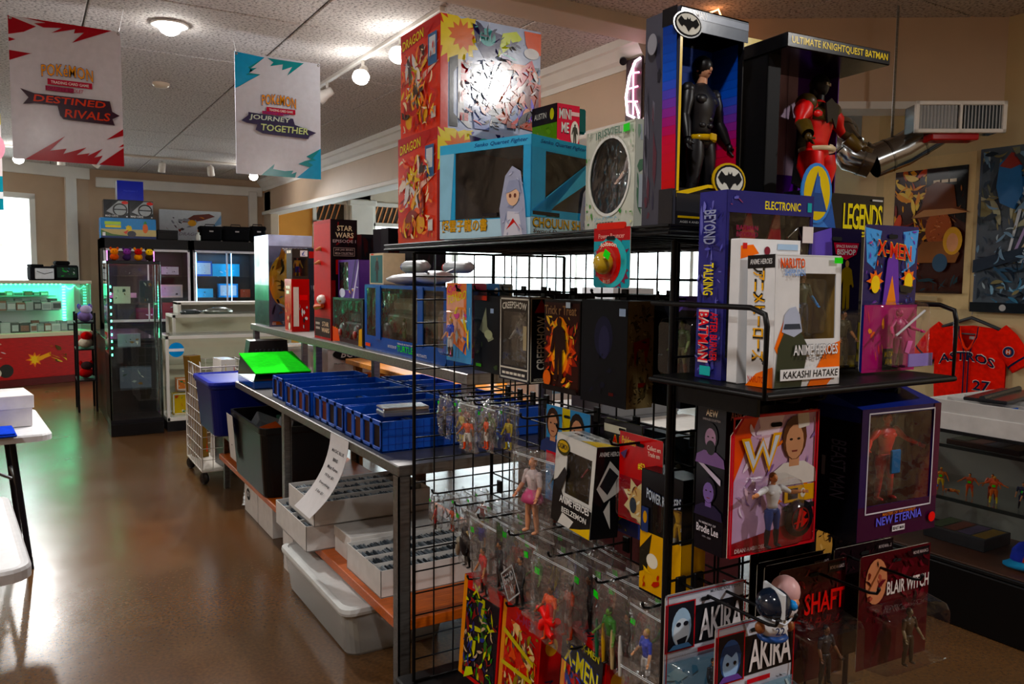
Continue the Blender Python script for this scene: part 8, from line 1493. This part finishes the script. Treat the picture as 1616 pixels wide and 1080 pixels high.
MB().box(-W2+.02, .02, -H2+.02, W2-.02, .03, H2-.02, C('#17191a')).build('dark_plenum', 'matte', rg); MB().box(-W2+.01, .012, -H2+.01, W2-.01, .16, H2-.01, C('#9a9ea0'), .004).build('boot', 'chrome', rg); MB().box(-.14, .02, -H2-.035, .12, .14, -H2+.01, C('#b02a20'), .006).build('red_tape', 'gloss', rg)
for (x_, y_, z_) in ((4.45, 2.96, 2.36), (4.15, 3.52, 2.45)): MB().box(x_-.012, y_-.001, z_, x_+.012, y_+.001, CZ, C('#a8acae')).build('hanger_strap', 'steel', t)
# wall camera and neon sign by the header
t = thing('security_camera', 'small black security camera on the header wall', 'camera', (3.60, 4.42, 3.08)); MB().tube([(.03, 0, .05), (-.02, 0, .03), (-.04, 0, .0)], .008, BK, 6).build('mount_arm', 'plastic', t); MB().tube([(-.01, .03, .01), (-.07, -.05, -.03)], [.022, .026], BK, 12).build('camera_body', 'plastic', t)
t = thing('neon_sign', 'pink neon wing shaped sign glowing behind the tall figure box', 'neon sign', (3.545, 4.26, 2.66))
def loop(pts, c, mat, r=.008): return MB().tube([(0, -y, z) for y, z in pts], r, C(c), 8).build('neon_tube', mat, t)
loop([(0, .0), (-.07, .03), (-.09, .15), (-.06, .28), (.0, .37), (.05, .38)], '#ffffff', 'neon_white'); loop([(-.085, .12), (.03, .10)], '#ffffff', 'neon_pink', .006); loop([(-.075, .2), (.03, .2)], '#ffffff', 'neon_pink', .006); loop([(-.04, .3), (.04, .29)], '#ffffff', 'neon_pink', .006); loop([(-.02, .36), (-.01, .02)], '#ffffff', 'neon_pink', .006)
for k in range(3): loop([(.0+.02*k, .1-.03*k), (.05, .02-.03*k)], '#ffffff', 'neon_white', .005)
MB().box(.01, -.06, -.02, .025, .11, .40, C('#3a2a30'), .004).build('backing_board', 'plastic', t)
t = thing('neon_sign', 'orange neon leaf shaped sign above the tall figure box', 'neon sign', (3.60, 3.62, 3.02))
def loop2(pts, mat, r=.006): return MB().tube([(-.02+.7*y, -.7*y-.03, z) for y, z in pts], r, C('#ffffff'), 8).build('neon_tube', mat, t)
emit('neon_orange', (1, .35, .12, 1), 5)
loop2([(-.07, .06), (-.03, .15), (.03, .17), (.06, .1), (.05, .0)], 'neon_orange'); loop2([(-.03, .06), (.0, .13)], 'neon_orange', .005); loop2([(.0, .04), (.03, .12)], 'neon_orange', .005); MB().box(-.08, .0, -.02, .06, .02, .14, C('#3a2a24'), .004).build('backing_board', 'plastic', t)
# hanging cord from the ceiling over the tall box
t = thing('hanging_string', 'thin pale cord hanging from the ceiling near the tall figure box', 'cord', (2.2, 2.4, CZ)); MB().tube([(0, 0, 0), (.0, .0, -.3)], .002, C('#c8c8c4'), 5).build('cord', 'plastic', t); MB().ell((0, 0, -.305), .008, C('#d8d8d4'), 8, 5).build('pull_knob', 'plastic', t)
